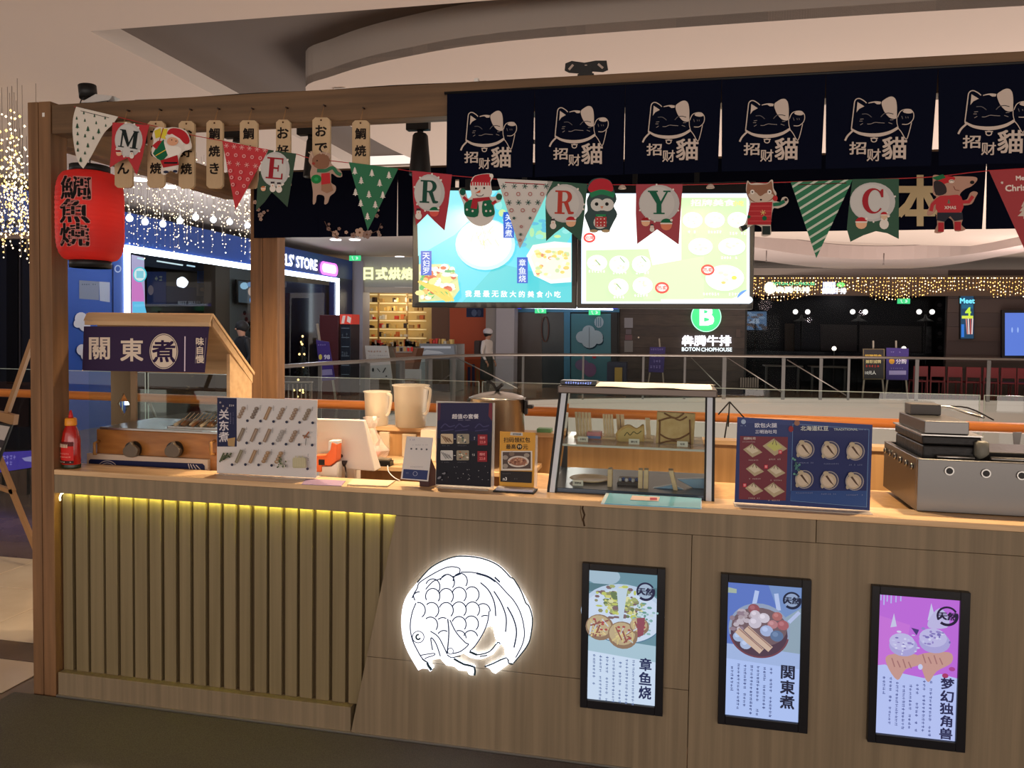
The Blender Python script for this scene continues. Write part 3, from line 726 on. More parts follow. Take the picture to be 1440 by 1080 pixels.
for x, y, rx, ry in ((974, 309.5, 14, 11), (1005, 309.5, 14, 11), (1037, 309.5, 14, 11), (985, 347, 17, 12), (1029, 347, 19, 12), (1019, 391, 27, 18), (840, 370, 14, 11), (871, 372, 14, 12), (902, 372, 13, 12), (870, 404, 14, 12), (904, 402, 14, 12)):
    c.ell(x, y, rx, ry, (255, 255, 252), 22)
    for _ in range(7): c.ell(x+rr.uniform(-rx, rx)*.5, y+rr.uniform(-ry, ry)*.5, rx*.16, ry*.14, rr.choice([(250, 246, 200), (236, 240, 216), (250, 226, 190), (226, 240, 190)]), 7)
for x, y in ((838, 366), (867, 399), (902, 361), (872, 362)): c.line([(x, y), (x+7, y+8)], 1.6, (140, 170, 120))
c.ell(1032, 391, 4, 3, (226, 226, 90), 8); c.ell(1017, 398, 3, 2, (206, 190, 110), 8)
for x, y, rx, t in ((829.5, 335, 8.5, '招牌'), (995, 380, 9.6, '热卖'), (931, 405, 10, '热卖')):
    c.ell(x, y, rx, rx*.82, (222, 70, 66), 18); c.ell(x, y, rx*.72, rx*.5, (255, 246, 240), 16); c.text(t, x, y, rx*.66, (226, 80, 76), .02)
c.text('招牌美食', 1002, 286, 9, (240, 250, 214), .03, sx=1.6); c.text('小吃', 1038, 287, 7, (232, 240, 120), .03)
for x, y, l in ((974, 327, 14), (1005, 327, 20), (1037, 329, 24), (1026, 363, 26), (1000, 414, 24), (1033, 414, 18), (841, 382, 26), (872, 384, 20), (905, 384, 22), (872, 418, 18), (904, 416, 24)): c.marks(x-l/2, y-2, x+l/2, y+2, (250, 252, 244), False, 4, rr)
c.ell(1050, 420, 14, 12, (90, 140, 216), 16, a0=180, a1=270); c.ell(1052, 422, 6, 5, (220, 240, 255), 10)
c.build('picture_print', s2, attr_mat('screen_bright', .3, es=1.5))
# ================================================================== bunting
YF = -.075
bt = root('bunting_cord', (-.7, YF, 2.3), 'thin red cord strung along the front that carries the Christmas flags', 'cord')
cp = [(104, 150), (168, 165), (212, 176), (270, 190), (312, 198), (378, 211), (418, 217), (434, 222), (490, 229), (560, 238), (580, 241), (636, 247), (700, 252), (775, 256), (826, 259), (894, 260), (960, 260), (1040, 258), (1112, 256), (1200, 253), (1264, 251), (1320, 248), (1391, 240), (1500, 234)]
b = MB(); b.tube([G(x, y, Y=YF+.004) for x, y in spline(cp, 3)], .0016, M('red_cord', (170, 30, 36), .6), 6); b.build('cord', parent=bt)
b = MB(); q = G(104, 150, Y=YF+.004); b.tube([q, (q.x, -.001, q.z+.01)], .0015, BLACK, 6); b.build('tie', parent=bt)
GR = 'Christmas flags and cut-outs on the red cord'
def flag(poly, col, label, name='pennant_flag', cat='flag', cur=None):
    cx = sum(p[0] for p in poly)/len(poly); cy = max(p[1] for p in poly)
    r = root(name, tuple(G(cx, cy, Y=YF)), label, cat, GR)
    b = MB(); b.plate([G(x, y, Y=YF) for x, y in poly], .0012, M('card_'+'_'.join(map(str, col)), col, .6)); cd_ = b.build('card', parent=r)
    c = Canvas(PX(Y=YF), step=.00015, base=.0004); c.part = cd_
    return r, c
RED, GRN, WHT, GRY, DRED = (176, 36, 44), (20, 96, 62), (222, 214, 204), (186, 184, 182), (150, 26, 34)
def tree(c, x, y, s, col):
    c.polys([[(x-s*.42*(1-k*.25), y-k*s*.28), (x+s*.42*(1-k*.25), y-k*s*.28), (x, y-k*s*.28-s*.42)] for k in range(3)]+[[(x-s*.08, y), (x+s*.08, y), (x+s*.08, y+s*.15), (x-s*.08, y+s*.15)]], col)
def star(c, x, y, s, col, wd=.7):
    for k in range(3):
        a = math.pi*k/3+.2; c.line([(x-s*math.cos(a), y-s*math.sin(a)), (x+s*math.cos(a), y+s*math.sin(a))], wd, col)
def ring(c, x, y, s, col, wd=.8): c.line(ell(x, y, s, s, 10), wd, col, closed=True)
def serif(c, ch, cx, cy, w_, h, col, bg, rot=0):
    co, sn = math.cos(math.radians(rot)), math.sin(math.radians(rot))
    def T(l): return [(cx+(u-.5)*w_*co-(v-.5)*h*sn, cy+(u-.5)*w_*sn+(v-.5)*h*co) for u, v in l]
    def box(u0, v0, u1, v1, cc=col): c.poly(T([(u0, v0), (u1, v0), (u1, v1), (u0, v1)]), cc)
    if ch == 'M':
        box(.12, 0, .2, 1); box(.74, 0, .94, 1); c.poly(T([(.06, 0), (.3, 0), (.56, .72), (.5, .95)]), col); c.poly(T([(.76, 0), (.84, 0), (.54, .95), (.49, .85)]), col)
        for a, b_, v in ((0, .3, 0), (.7, 1, 0)): box(a, v, b_, .06)
        box(.02, .94, .32, 1); box(.64, .94, 1.04, 1)
    elif ch == 'E':
        box(.16, 0, .42, 1); box(0, 0, .95, .07); box(0, .93, .98, 1); box(.3, .45, .72, .53); box(.88, 0, .95, .26); box(.9, .72, .98, 1); box(.66, .34, .72, .64)
    elif ch == 'R':
        box(.14, 0, .38, 1); box(0, 0, .5, .07); box(0, .93, .52, 1)
        c.poly(T([(.3, 0), (.55, 0)]+[(.55+.33*math.sin(a), .265-.265*math.cos(a)) for a in [i*math.pi/10 for i in range(1, 10)]]+[(.55, .53), (.3, .53)]), col)
        c.poly(T([(.38, .07), (.5, .07)]+[(.5+.16*math.sin(a), .265-.195*math.cos(a)) for a in [i*math.pi/8 for i in range(1, 8)]]+[(.5, .46), (.38, .46)]), bg)
        c.poly(T([(.45, .5), (.68, .5), (.84, .88), (1.0, .9), (1.0, .97), (.9, 1), (.72, 1)]), col)
    elif ch == 'Y':
        c.poly(T([(.05, .03), (.36, .03), (.6, .52), (.6, .98), (.38, .98), (.38, .55)]), col); c.poly(T([(.82, .03), (.9, .03), (.6, .58), (.54, .5)]), col)
        box(0, 0, .44, .06); box(.68, 0, 1.0, .06); box(.25, .94, .74, 1)
    elif ch == 'C':
        o = [(.52+.48*math.cos(a), .5-.5*math.sin(a)) for a in [math.radians(38+i*14.2) for i in range(21)]]
        n_ = [(.6+.3*math.cos(a), .5-.43*math.sin(a)) for a in [math.radians(322-i*14.2) for i in range(21)]]
        c.poly(T(o+n_), col); c.poly(T([(.9, .04), (.97, .04), (.97, .36), (.88, .36), (.8, .16)]), col)
def small_head(c, x, y, s, hat, face=(226, 176, 140)):
    c.ell(x, y, s, s*.9, face, 12); c.poly(ell(x, y-s*.25, s*1.05, s*.95, 10, a0=180, a1=360), hat); c.rect(x-s*1.05, y-s*.45, x+s*1.05, y-s*.2, WHT); c.ell(x+s*.9, y-s*.9, s*.25, s*.25, WHT, 8)
# 1 white tree flag, curled
poly = spline([(107, 150), (166, 164)], 1)+spline([(166, 164), (158, 175), (147, 186), (137, 203), (128, 220), (117, 237)], 4)[1:]+spline([(117, 237), (110, 228), (105, 210), (102, 185), (103, 165), (107, 150)], 4)[1:-1]
r, c = flag(poly, (214, 206, 194), 'curling white flag with tiny green fir trees hanging at the left post')
for x, y, s in ((118, 160.5, 4.5), (133, 164.5, 4.5), (148, 167.5, 4.5), (108, 168, 4.5), (119.5, 171, 4.5), (135.5, 174.5, 4.5), (149, 178, 4), (109, 180, 7), (124, 184, 7), (139, 187.5, 7), (109.5, 190, 5), (120, 193, 5), (131.5, 196, 5), (109.5, 203.5, 6), (124, 207, 6), (110, 213, 5), (120, 217, 4.5), (114, 227.5, 6.5)): tree(c, x, y, s, (44, 84, 62))
c.line([(114, 156), (154, 166)], .8, (70, 60, 56)); c.build('print', r, PRINT)
# 2 M
def letter_flag(poly, col, cc, rx, ry, ch, lc, label, extra, rot=0, lw=26, lh=30):
    r, c = flag(poly, col, label)
    c.ell(cc[0], cc[1], rx, ry, GRY, 26); c.ell(cc[0]-rx*.1, cc[1], rx*.86, ry*.9, (196, 194, 190), 22)
    rr = random.Random(ch+label)
    for _ in range(7):
        a = rr.uniform(0, 6.28); ex, ey = cc[0]+rx*1.02*math.cos(a), cc[1]+ry*1.02*math.sin(a); 
        if min(p[0] for p in poly)+2 < ex < max(p[0] for p in poly)-2: c.ell(ex, ey, 1.4, 1.4, WHT, 8)
    serif(c, ch, cc[0], cc[1]-ry*.05, lw, lh, lc, (196, 194, 190), rot)
    for e in extra:
        if e[0] == 'h': small_head(c, *e[1:])
        elif e[0] == 's': c.ell(e[1], e[2]+e[3]*.9, e[3]*1.1, e[3]*1.2, WHT, 12); c.ell(e[1], e[2]-e[3]*.3, e[3]*.8, e[3]*.8, WHT, 12); c.rect(e[1]-e[3]*.7, e[2]-e[3]*1.6, e[1]+e[3]*.6, e[2]-e[3]*.9, (60, 50, 54)); c.ell(e[1], e[2]-e[3]*.2, .8, .8, (210, 110, 40), 6)
    c.build('print', r, PRINT); return r
letter_flag([(158, 172), (210, 176), (206, 192), (200, 222), (192, 246), (185, 232), (179, 222), (166, 228), (154, 236), (157, 205)], RED, (181, 197), 19.5, 24, 'M', (24, 34, 34), 'red swallow-tailed flag with black letter M', [('h', 168, 216, 4, DRED), ('s', 186, 217, 3)], 8, 27, 25)
# 3 Santa
poly = spline([(216, 198), (214, 190), (220, 179), (233, 180), (246, 179), (262, 184), (268, 198), (269, 209), (258, 213), (252, 222), (251, 232), (249, 244), (240, 240), (232, 246), (226, 242), (228, 228), (222, 224), (213, 216)], 3, True)
r, c = flag(poly, (214, 204, 194), 'Santa cut-out with green sack and yellow gift, between two plaques', 'santa_cutout', 'decoration')
c.poly([(215, 216), (221, 205), (230, 196), (240, 214), (228, 227), (221, 223)], GRN); c.poly([(214, 205), (222, 198), (228, 198), (220, 210)], RED); c.line([(219, 219), (238, 208)], 1.2, (206, 176, 60))
c.poly([(217, 184), (226, 180), (227, 192), (219, 195)], (206, 186, 50)); c.poly([(228, 181), (236, 181), (233, 196), (226, 194)], (214, 196, 60)); c.line([(230, 180), (222, 206)], 1.2, (150, 40, 40))
c.poly(spline([(235, 188), (240, 181), (252, 181), (262, 187), (267, 198), (262, 203), (250, 194), (240, 190)], 3, True), RED); c.line([(233, 193), (242, 190), (252, 196), (258, 203)], 3.2, WHT); c.ell(264, 207, 4.4, 4.2, WHT, 12)
c.ell(243, 199, 8, 6, (214, 158, 124), 14); c.poly(spline([(231, 198), (238, 205), (250, 206), (256, 212), (248, 222), (240, 224), (234, 212)], 3, True), (230, 224, 214)); c.ell(242, 197, .9, .9, (20, 16, 16), 6); c.ell(248, 198.5, .9, .9, (20, 16, 16), 6)
c.poly([(226, 226), (250, 218), (252, 232), (230, 236)], (166, 32, 38)); c.rect(231, 228, 250, 230.5, (30, 24, 26)); c.poly([(232, 236), (250, 233), (248, 238), (234, 240)], WHT); c.ell(234, 242, 4, 2, (34, 40, 66), 8); c.ell(247, 241, 3.4, 2, (34, 40, 66), 8)
c.build('print', r, PRINT)
# 4 red snow
r, c = flag([(312.5, 198), (377.5, 210.5), (331, 295)], (186, 40, 48), 'red triangular flag with white snowflakes')
for k, y in enumerate((208, 220, 232, 243, 252, 262, 273)):
    x0 = 314+(y-200)*.19+3; x1 = 377-(y-208)*.53-4; n = max(1, int((x1-x0)/10)+1)
    for i in range(n):
        x = x0+(x1-x0)*(i/(n-1) if n > 1 else .5); yy = y+(x-345)*.12
        star(c, x, yy, 3.6, (226, 170, 166)) if k % 2 == 0 and k < 4 else ring(c, x, yy, 2, (222, 150, 150), 1.4)
c.build('print', r, PRINT)
# 5 E
r = letter_flag([(377.5, 210.5), (416.5, 216), (410, 255), (404, 291), (393, 280), (382, 270), (372, 284), (360, 296), (362, 262), (368, 232)], (36, 66, 44), (387, 238), 20.5, 24.5, 'E', (150, 30, 40), 'dark green swallow-tailed flag with red letter E', [('s', 384, 262, 4), ('s', 393, 263, 4), ('h', 371, 266, 3.4, (190, 110, 60))], 5, 24, 30)
# 6 reindeer
poly = spline([(438, 212), (442, 219), (452, 214), (461, 215), (465, 218), (463, 226), (470, 234), (479, 240), (481, 248), (474, 249), (466, 244), (465, 256), (472, 262), (471, 270), (464, 276), (461, 285), (456, 287), (456, 276), (446, 274), (444, 284), (440, 287), (440, 270), (438, 256), (436, 244), (438, 234), (434, 226)], 3, True)
r, c = flag(poly, (168, 138, 120), 'brown reindeer cut-out with green scarf and wreath', 'reindeer_cutout', 'decoration')
c.poly(spline([(440, 222), (450, 216), (462, 220), (462, 234), (450, 238), (440, 232)], 3, True), (134, 94, 72)); c.ell(446, 226, 1.1, 1.1, (20, 14, 12), 6); c.ell(441, 230, 2.4, 2, (150, 60, 50), 8)
for l in ([(440, 222), (437, 213)], [(438, 217), (434, 214)], [(458, 218), (462, 210)], [(452, 217), (450, 212)]): c.line(l, 1.4, (190, 164, 140))
c.line(spline([(446, 240), (458, 240), (468, 236), (474, 243), (480, 246)], 4), 5, (54, 110, 78)); c.poly([(452, 244), (464, 243), (465, 258), (452, 260)], (180, 46, 50)); c.ell(445, 252, 7.4, 6.4, (26, 120, 60), 14); c.ell(445, 252, 3, 2.5, (44, 150, 84), 10)
c.poly([(452, 260), (466, 258), (469, 268), (460, 272), (452, 268)], (150, 112, 88)); c.build('print', r, PRINT)
# 7 green trees
r, c = flag([(490.5, 228), (560, 237), (517, 324)], (22, 104, 66), 'green triangular flag with white fir trees')
for x, y in ((499, 244), (523, 247), (547, 250), (508, 257.5), (534, 261), (500, 274), (519, 277), (538.5, 278), (507.5, 289.5), (528, 291.5), (517, 308)): tree(c, x, y, 9.5, WHT)
c.build('print', r, PRINT)
# 8 R red
letter_flag([(579.5, 240), (635.5, 245.5), (631, 285), (625, 324), (612, 312), (601, 301), (585, 317), (581, 280)], (168, 34, 50), (604, 271), 21.5, 26, 'R', (28, 70, 58), 'red swallow-tailed flag with dark green letter R', [('s', 589, 300, 4.2), ('h', 611, 299, 6.6, GRN, (216, 90, 80))], 3, 26, 32)
# 9 snowman
poly = spline([(645, 269), (648, 265), (655, 271), (658, 279), (663, 274), (661, 262), (665, 249), (676, 245), (689, 244), (694, 248), (690, 256), (692, 270), (690, 276), (697, 276), (700, 271), (706, 274), (704, 283), (695, 288), (696, 300), (690, 312), (677, 318), (664, 314), (654, 302), (652, 288), (649, 280)], 3, True)
r, c = flag(poly, (214, 208, 200), 'snowman cut-out with red hat and green waistcoat in front of the left screen', 'snowman_cutout', 'decoration')
c.poly(spline([(664, 254), (668, 248), (680, 245), (690, 246), (689, 256)], 3)+[(689, 257), (664, 256)], (176, 36, 48)); c.ell(691, 247, 2.8, 2.8, WHT, 10)
for i in range(8): c.rect(662+i*3.6, 255, 664.2+i*3.6, 261, (190, 50, 60))
c.ell(669.5, 265, 1.3, 1.6, (24, 24, 26), 8); c.ell(681, 264.5, 1.3, 1.6, (24, 24, 26), 8); c.poly([(676, 267), (668, 272), (675, 271)], (200, 90, 50)); c.line(ell(675, 271, 6, 5, 8, a0=30, a1=150), .9, (60, 60, 64))
c.poly(spline([(654, 286), (662, 281), (672, 284), (672, 304), (656, 304), (653, 296)], 3, True), (24, 100, 70)); c.poly(spline([(679, 284), (690, 281), (694, 290), (695, 302), (680, 304)], 3, True), (24, 100, 70))
c.poly([(665, 279), (688, 277), (690, 281), (672, 284), (671, 294), (662, 293)], (168, 40, 52)); c.ell(651, 270, 4.4, 5, (24, 90, 70), 10); c.ell(702, 277, 4.4, 4.6, (24, 90, 70), 10); c.line([(652, 277), (658, 283)], 4, (176, 40, 50)); c.line([(698, 283), (692, 287)], 4, (176, 40, 50))
for x, y in ((657, 295), (665, 297), (683, 288), (684, 297), (690, 297)): c.ell(x, y, 1.6, 1.6, WHT, 8)
c.build('print', r, PRINT)
# 10 white snow
r, c = flag([(699, 251), (777.5, 255), (731, 349.5)], (204, 200, 194), 'white triangular flag with green and red snowflakes')
c.line([(710, 256.5), (766, 259.5)], 1.4, (150, 46, 54))
rowsf = ((262, 'g'), (273, 'r'), (285, 'g'), (296, 'r'), (307, 'g'), (319, 'r'), (330, 'g'), (338, 'r'))
for y, k in rowsf:
    x0 = 699+(y-251)*.325+6; x1 = 777.5-(y-255)*.495-6; n = max(1, int((x1-x0)/13)+1)
    for i in range(n):
        x = x0+(x1-x0)*(i/(n-1) if n > 1 else .5)
        star(c, x, y, 4 if y < 290 else 2.4, (40, 84, 76), .9) if k == 'g' else ring(c, x, y, 2.4 if y < 300 else 1.6, (176, 110, 106), 1.1)
c.build('print', r, PRINT)
# 11 R green
letter_flag([(770, 254.5), (826, 258.5), (822, 300), (817, 340), (804, 328), (792, 319), (780, 328), (768, 339), (767, 290)], (24, 74, 54), (794, 286), 27, 27, 'R', (176, 62, 50), 'green swallow-tailed flag with red letter R', [('s', 778, 314, 4), ('h', 803, 313, 7, RED)], 2, 27, 33)
# 12 penguin
poly = spline([(826, 263), (832, 253), (845, 250), (858, 254), (863, 266), (867, 280), (863, 290), (868, 301), (863, 312), (858, 322), (856, 326), (844, 324), (831, 326), (829, 322), (825, 312), (822, 303), (826, 296), (825, 282), (829, 272)], 3, True)
r, c = flag(poly, (30, 62, 62), 'penguin cut-out with red and green hat holding a gift', 'penguin_cutout', 'decoration')
c.poly(spline([(827, 265), (834, 254), (846, 251), (858, 255), (862, 268), (846, 272), (832, 271)], 3, True), (176, 40, 52)); c.line(spline([(830, 275), (846, 270), (864, 275)], 5), 7, (40, 124, 84))
c.ell(840, 288, 9.4, 9, (206, 206, 200), 16); c.ell(854, 288, 9.4, 9, (206, 206, 200), 16); c.rect(840, 288, 854, 296, (206, 206, 200)); c.ell(839, 287, 2.6, 2.6, (24, 26, 26), 10); c.ell(853.5, 287, 2.6, 2.6, (24, 26, 26), 10); c.poly([(844, 290), (849, 290), (846.5, 294)], (200, 130, 100))
c.ell(844, 313, 9.5, 9, (196, 196, 190), 16); c.rect(837, 305, 853, 319, (176, 60, 60))
for x in (840, 845, 850):
    for y in (308, 313, 317): c.ell(x, y, 1, 1, WHT, 6)
c.line([(838, 303), (852, 303)], 3, (40, 130, 80)); c.ell(835, 325, 6, 2.2, (186, 160, 120), 10); c.ell(852, 325, 6, 2.2, (186, 160, 120), 10); c.build('print', r, PRINT)
# 13 Y
letter_flag([(894.5, 259), (960, 259), (957, 302), (954.5, 344), (939, 333), (924, 322.5), (910, 333), (896, 343), (894, 300)], (158, 50, 62), (927, 286), 28.5, 26, 'Y', (26, 92, 68), 'red swallow-tailed flag with green letter Y before the bright screen', [('h', 937, 317, 8, GRN, (216, 130, 96)), ('h', 908, 313, 6, DRED), ('s', 917, 320, 3)], 0, 32, 33)
# 14 fox
poly = spline([(1051, 254), (1056, 258), (1064, 257), (1078, 258), (1084, 253), (1087, 254), (1088, 265), (1092, 272), (1090, 281), (1097, 284), (1100, 278), (1106, 277), (1109, 283), (1104, 289), (1094, 293), (1087, 294), (1084, 316), (1084, 330), (1071, 332), (1071, 320), (1060, 316), (1050, 322), (1043, 326), (1039, 319), (1048, 314), (1054, 288), (1051, 275), (1049, 266)], 3, True)
r, c = flag(poly, (196, 182, 168), 'fox cut-out in a red tartan coat waving one arm', 'fox_cutout', 'decoration')
c.poly(spline([(1052, 256), (1056, 260), (1078, 259), (1085, 255), (1087, 268), (1090, 277), (1078, 284), (1060, 284), (1051, 276), (1050, 266)], 3, True), (140, 98, 76)); c.poly(spline([(1052, 274), (1062, 270), (1069, 276), (1078, 271), (1088, 275), (1078, 284), (1062, 284)], 3, True), (196, 178, 160))
for x in (1058, 1082): c.ell(x, 270, 3.2, 3.4, WHT, 10); c.ell(x, 270, 1.2, 1.2, (20, 16, 16), 6)
c.ell(1070, 281, 1.6, 1.3, (20, 16, 16), 8); c.ell(1090, 279, 3.6, 4.2, (176, 46, 50), 10)
c.poly([(1056, 285), (1086, 284), (1085, 300), (1084, 316), (1051, 316), (1052, 300)], (172, 44, 50))
for y in (290, 297, 304, 311): c.line([(1053, y), (1085, y)], .8, (206, 90, 90))
c.ell(1053, 305, 2.5, 2.5, GRN, 8); c.ell(1075, 307, 3.4, 3.4, GRN, 10); star(c, 1073, 299, 4, (220, 200, 120)); c.line([(1087, 288), (1096, 287), (1103, 283)], 5, (30, 104, 74)); c.ell(1105, 281, 2.4, 2.4, (40, 30, 30), 8)
c.rect(1072, 318, 1083, 330, (34, 44, 42)); c.poly([(1041, 318), (1050, 316), (1051, 322), (1044, 325)], (34, 44, 42)); c.build('print', r, PRINT)
# 15 striped
r, c = flag([(1112, 256), (1199, 252.5), (1148, 363)], (18, 108, 70), 'green triangular flag with diagonal white stripes')
def inside_cut(k):   # a stripe x - a*y = k clipped to the triangle
    A, B, C_ = (1112, 256), (1199, 252.5), (1148, 363); out = []
    for p, q in ((A, B), (B, C_), (C_, A)):
        fp, fq = p[0]*.62+p[1]-k, q[0]*.62+q[1]-k
        if fp*fq < 0: t = fp/(fp-fq); out.append((p[0]+(q[0]-p[0])*t, p[1]+(q[1]-p[1])*t))
    return out
k = 952
while k < 1082:
    a, b_ = inside_cut(k), inside_cut(k+3.6)
    if len(a) == 2 and len(b_) == 2:
        if (a[0][0]-a[1][0])*(b_[0][0]-b_[1][0]) < 0: b_ = b_[::-1]
        c.poly([a[0], a[1], b_[1], b_[0]], (190, 200, 184))
    k += 12.3
c.line([(1122, 260), (1190, 257.5)], 1.2, (84, 24, 24)); c.build('print', r, PRINT)
# 16 C
letter_flag([(1199, 252), (1264, 251), (1264, 336), (1248, 328), (1232, 325), (1214, 331), (1196, 340), (1191, 322), (1194, 290)], (24, 74, 50), (1227, 284), 32, 27.5, 'C', (158, 36, 46), 'green swallow-tailed flag with red letter C', [('h', 1211, 315, 8, RED), ('s', 1243, 310, 6), ('h', 1243, 304, 5, RED, (210, 180, 150))], 0, 32, 36)
# 17 dog
poly = spline([(1312, 247), (1318, 246), (1328, 248), (1336, 249), (1342, 248), (1356, 248), (1372, 249), (1374, 254), (1366, 262), (1357, 266), (1350, 273), (1352, 281), (1360, 280), (1364, 272), (1369, 269), (1375, 271), (1372, 277), (1366, 287), (1352, 290), (1352, 298), (1354, 308), (1352, 316), (1358, 323), (1343, 325), (1340, 311), (1333, 306), (1328, 311), (1327, 326), (1314, 327), (1318, 316), (1317, 304), (1318, 294), (1312, 301), (1305, 303), (1304, 298), (1310, 284), (1317, 277), (1312, 272), (1312, 256)], 3, True)
r, c = flag(poly, (170, 128, 108), 'dog cut-out in a red jersey with a red beret, one paw raised', 'dog_cutout', 'decoration')
c.poly(spline([(1314, 256), (1326, 248), (1342, 249), (1341, 254), (1330, 258), (1318, 262)], 3, True), (176, 36, 42)); c.poly([(1310, 250), (1326, 245), (1330, 250), (1318, 254)], (26, 100, 60)); c.poly(spline([(1313, 256), (1322, 255), (1330, 262), (1330, 272), (1316, 274)], 3, True), (48, 40, 42))
c.ell(1338, 255, 4, 2.6, (220, 206, 190), 10); c.line(ell(1338, 256, 3, 2.4, 6, a0=200, a1=340), .8, (30, 20, 20)); c.ell(1367, 256.5, 3.2, 2.6, (20, 16, 18), 10); c.line([(1341, 262), (1343, 267), (1349, 268)], .8, (110, 40, 34))
c.poly(spline([(1318, 278), (1334, 275), (1351, 276), (1352, 298), (1319, 299)], 3, True), (178, 50, 56)); c.line([(1319, 280), (1311, 288), (1309, 297)], 5, (178, 50, 56)); c.line([(1351, 284), (1362, 284), (1368, 276)], 5, (178, 50, 56)); c.text('XMAS', 1336, 292, 4.4, (220, 210, 200), .02); tree(c, 1334, 286, 6, (90, 120, 100))
c.poly([(1318, 299), (1353, 299), (1354, 309), (1342, 311), (1336, 304), (1328, 312), (1317, 310)], (40, 40, 50)); c.rect(1319, 313, 1327, 326, (170, 40, 48)); c.rect(1342, 312, 1351, 324, (170, 40, 48)); c.build('print', r, PRINT)
# 18 Merry Christmas
r, c = flag([(1391, 240), (1492, 235), (1446, 362)], (152, 36, 42), 'red triangular flag with white Merry Christmas lettering at the right edge')
c.text('Merry', 1441, 251, 8, (222, 206, 198), .04, sx=1.15, rot=-3); c.text('Christmas', 1441, 263.5, 8.6, (222, 206, 198), .04, sx=1.1, rot=-3); tree(c, 1441, 304, 24, (196, 180, 166)); star(c, 1409, 257, 2, WHT); c.build('print', r, PRINT)
# little lamps clipped on the cord
for x, y, l in ((875, 264, 'left'), (999, 263, 'right')):
    q = G(x, y, Y=YF); r = root('cord_clip', tuple(q), 'small pale clip on the cord, %s of the letter Y flag' % l, 'clip', 'clips on the cord')
    b = MB(); b.lathe([(0, .011), (.008, .009), (.014, 0), (.014, -.004), (0, -.004)], tuple(q), M('clip_pale', (190, 170, 158), .5), 14); b.build('clip', parent=r)
# ================================================================== glowing fish sign
fs = root('fish_sign', tuple(G(658, 870, Y=0)), 'round white glowing fish emblem drawn with dark blue lines on the counter front', 'sign')
def fm(cx, cy): return (560+cx/6.355, 780+cy/6.355)
def FP(l): return [fm(*p) for p in l]
FGL = M('fish_glow', (240, 244, 255), .5, emit=(246, 248, 255), es=1.45); HALO = M('fish_halo', (240, 244, 255), .5, emit=(214, 230, 255), es=13)
body = spline([(180, 1035), (90, 880), (40, 740), (28, 560), (60, 400), (150, 270), (300, 110), (480, 25), (620, 15), (770, 40), (900, 100), (1005, 205), (1100, 330), (1180, 480), (1200, 600), (1180, 740), (1110, 870), (1030, 972)], 3) + [(985, 960), (968, 850), (940, 812), (885, 762), (872, 700), (862, 655), (825, 638), (790, 650), (740, 735), (680, 832), (640, 862), (560, 892), (480, 912), (275, 945), (258, 975), (300, 1035), (286, 1046), (262, 1020), (215, 1018)]
pieces = [body, [(380, 935), (430, 925), (500, 922), (590, 975), (684, 1000), (684, 1080), (640, 1075), (622, 1040), (540, 1035), (500, 1000), (430, 990)],
          spline([(590, 888), (640, 860), (710, 892), (820, 860), (885, 778)], 3)+[(922, 792)]+spline([(850, 890), (740, 935), (640, 920)], 3), [(775, 1000), (850, 970), (970, 915), (1000, 968), (930, 1020), (870, 1065), (840, 1050), (820, 1020)]]
for i, pc in enumerate(pieces):
    b = MB(); b.plate([G(x, y, Y=-.022) for x, y in FP(pc)], .012, FGL); o = b.build('glow_plate', parent=fs)
    b = MB(); cxm = sum(p_[0] for p_ in pc)/len(pc); cym = sum(p_[1] for p_ in pc)/len(pc)
    b.plate([G(x, y, Y=-.0095) for x, y in FP([(cxm+(x-cxm)*.94, cym+(y-cym)*.94) for x, y in pc])], .003, HALO); b.build('back_light', parent=fs)
b = MB()
for x, y in ((200, 700), (600, 150), (1050, 500), (560, 700)):
    q = G(*fm(x, y), Y=-.01); b.tube([(q.x, -.0102, q.z), (q.x, .001, q.z)], .004, DKMETAL, 6)
b.build('spacer_bolt', parent=fs)
c = Canvas(PX(Y=-.022), step=.0001, base=.0005); IND = (52, 72, 104); TEAL = (44, 66, 78)
def fl_(l, w_, col=IND, closed=False, n=5): c.line(spline(FP(l), n, closed) if n > 1 else FP(l), w_/6.355*1.35, col, closed=closed)
fl_([(20+150, 250), (300, 110), (480, 25), (620, 15), (770, 40), (900, 100), (1005, 205)], 9, TEAL); fl_([(1005, 205), (1030, 215), (1060, 260), (1100, 330), (1140, 430), (1165, 455), (1190, 520), (1200, 600), (1185, 720), (1165, 790), (1120, 860), (1030, 970)], 9, TEAL)
fl_([(245, 310), (310, 240), (375, 215), (440, 175), (490, 195), (560, 170)], 8); fl_([(150, 410), (138, 360), (170, 300), (190, 250), (280, 190), (370, 140), (440, 112), (500, 108), (550, 125), (548, 165)], 8)
fl_([(560, 155), (680, 160), (800, 200), (880, 245), (960, 330), (1040, 420), (1100, 540), (1128, 690), (1110, 800), (1050, 920)], 8); fl_([(700, 165), (800, 195), (870, 240)], 14)
fl_([(862, 200), (910, 245)], 11, n=1); fl_([(735, 248), (810, 320), (860, 430), (872, 550)], 9); fl_([(855, 325), (920, 430), (965, 560), (960, 690)], 9); fl_([(975, 465), (1030, 570), (1058, 690), (1035, 830)], 10)
fl_([(160, 430), (125, 520), (108, 640), (125, 750), (165, 840), (215, 925), (262, 960)], 8); fl_([(262, 960), (268, 985), (300, 1030)], 18, TEAL, n=1); fl_([(215, 930), (250, 955)], 10, TEAL, n=1)
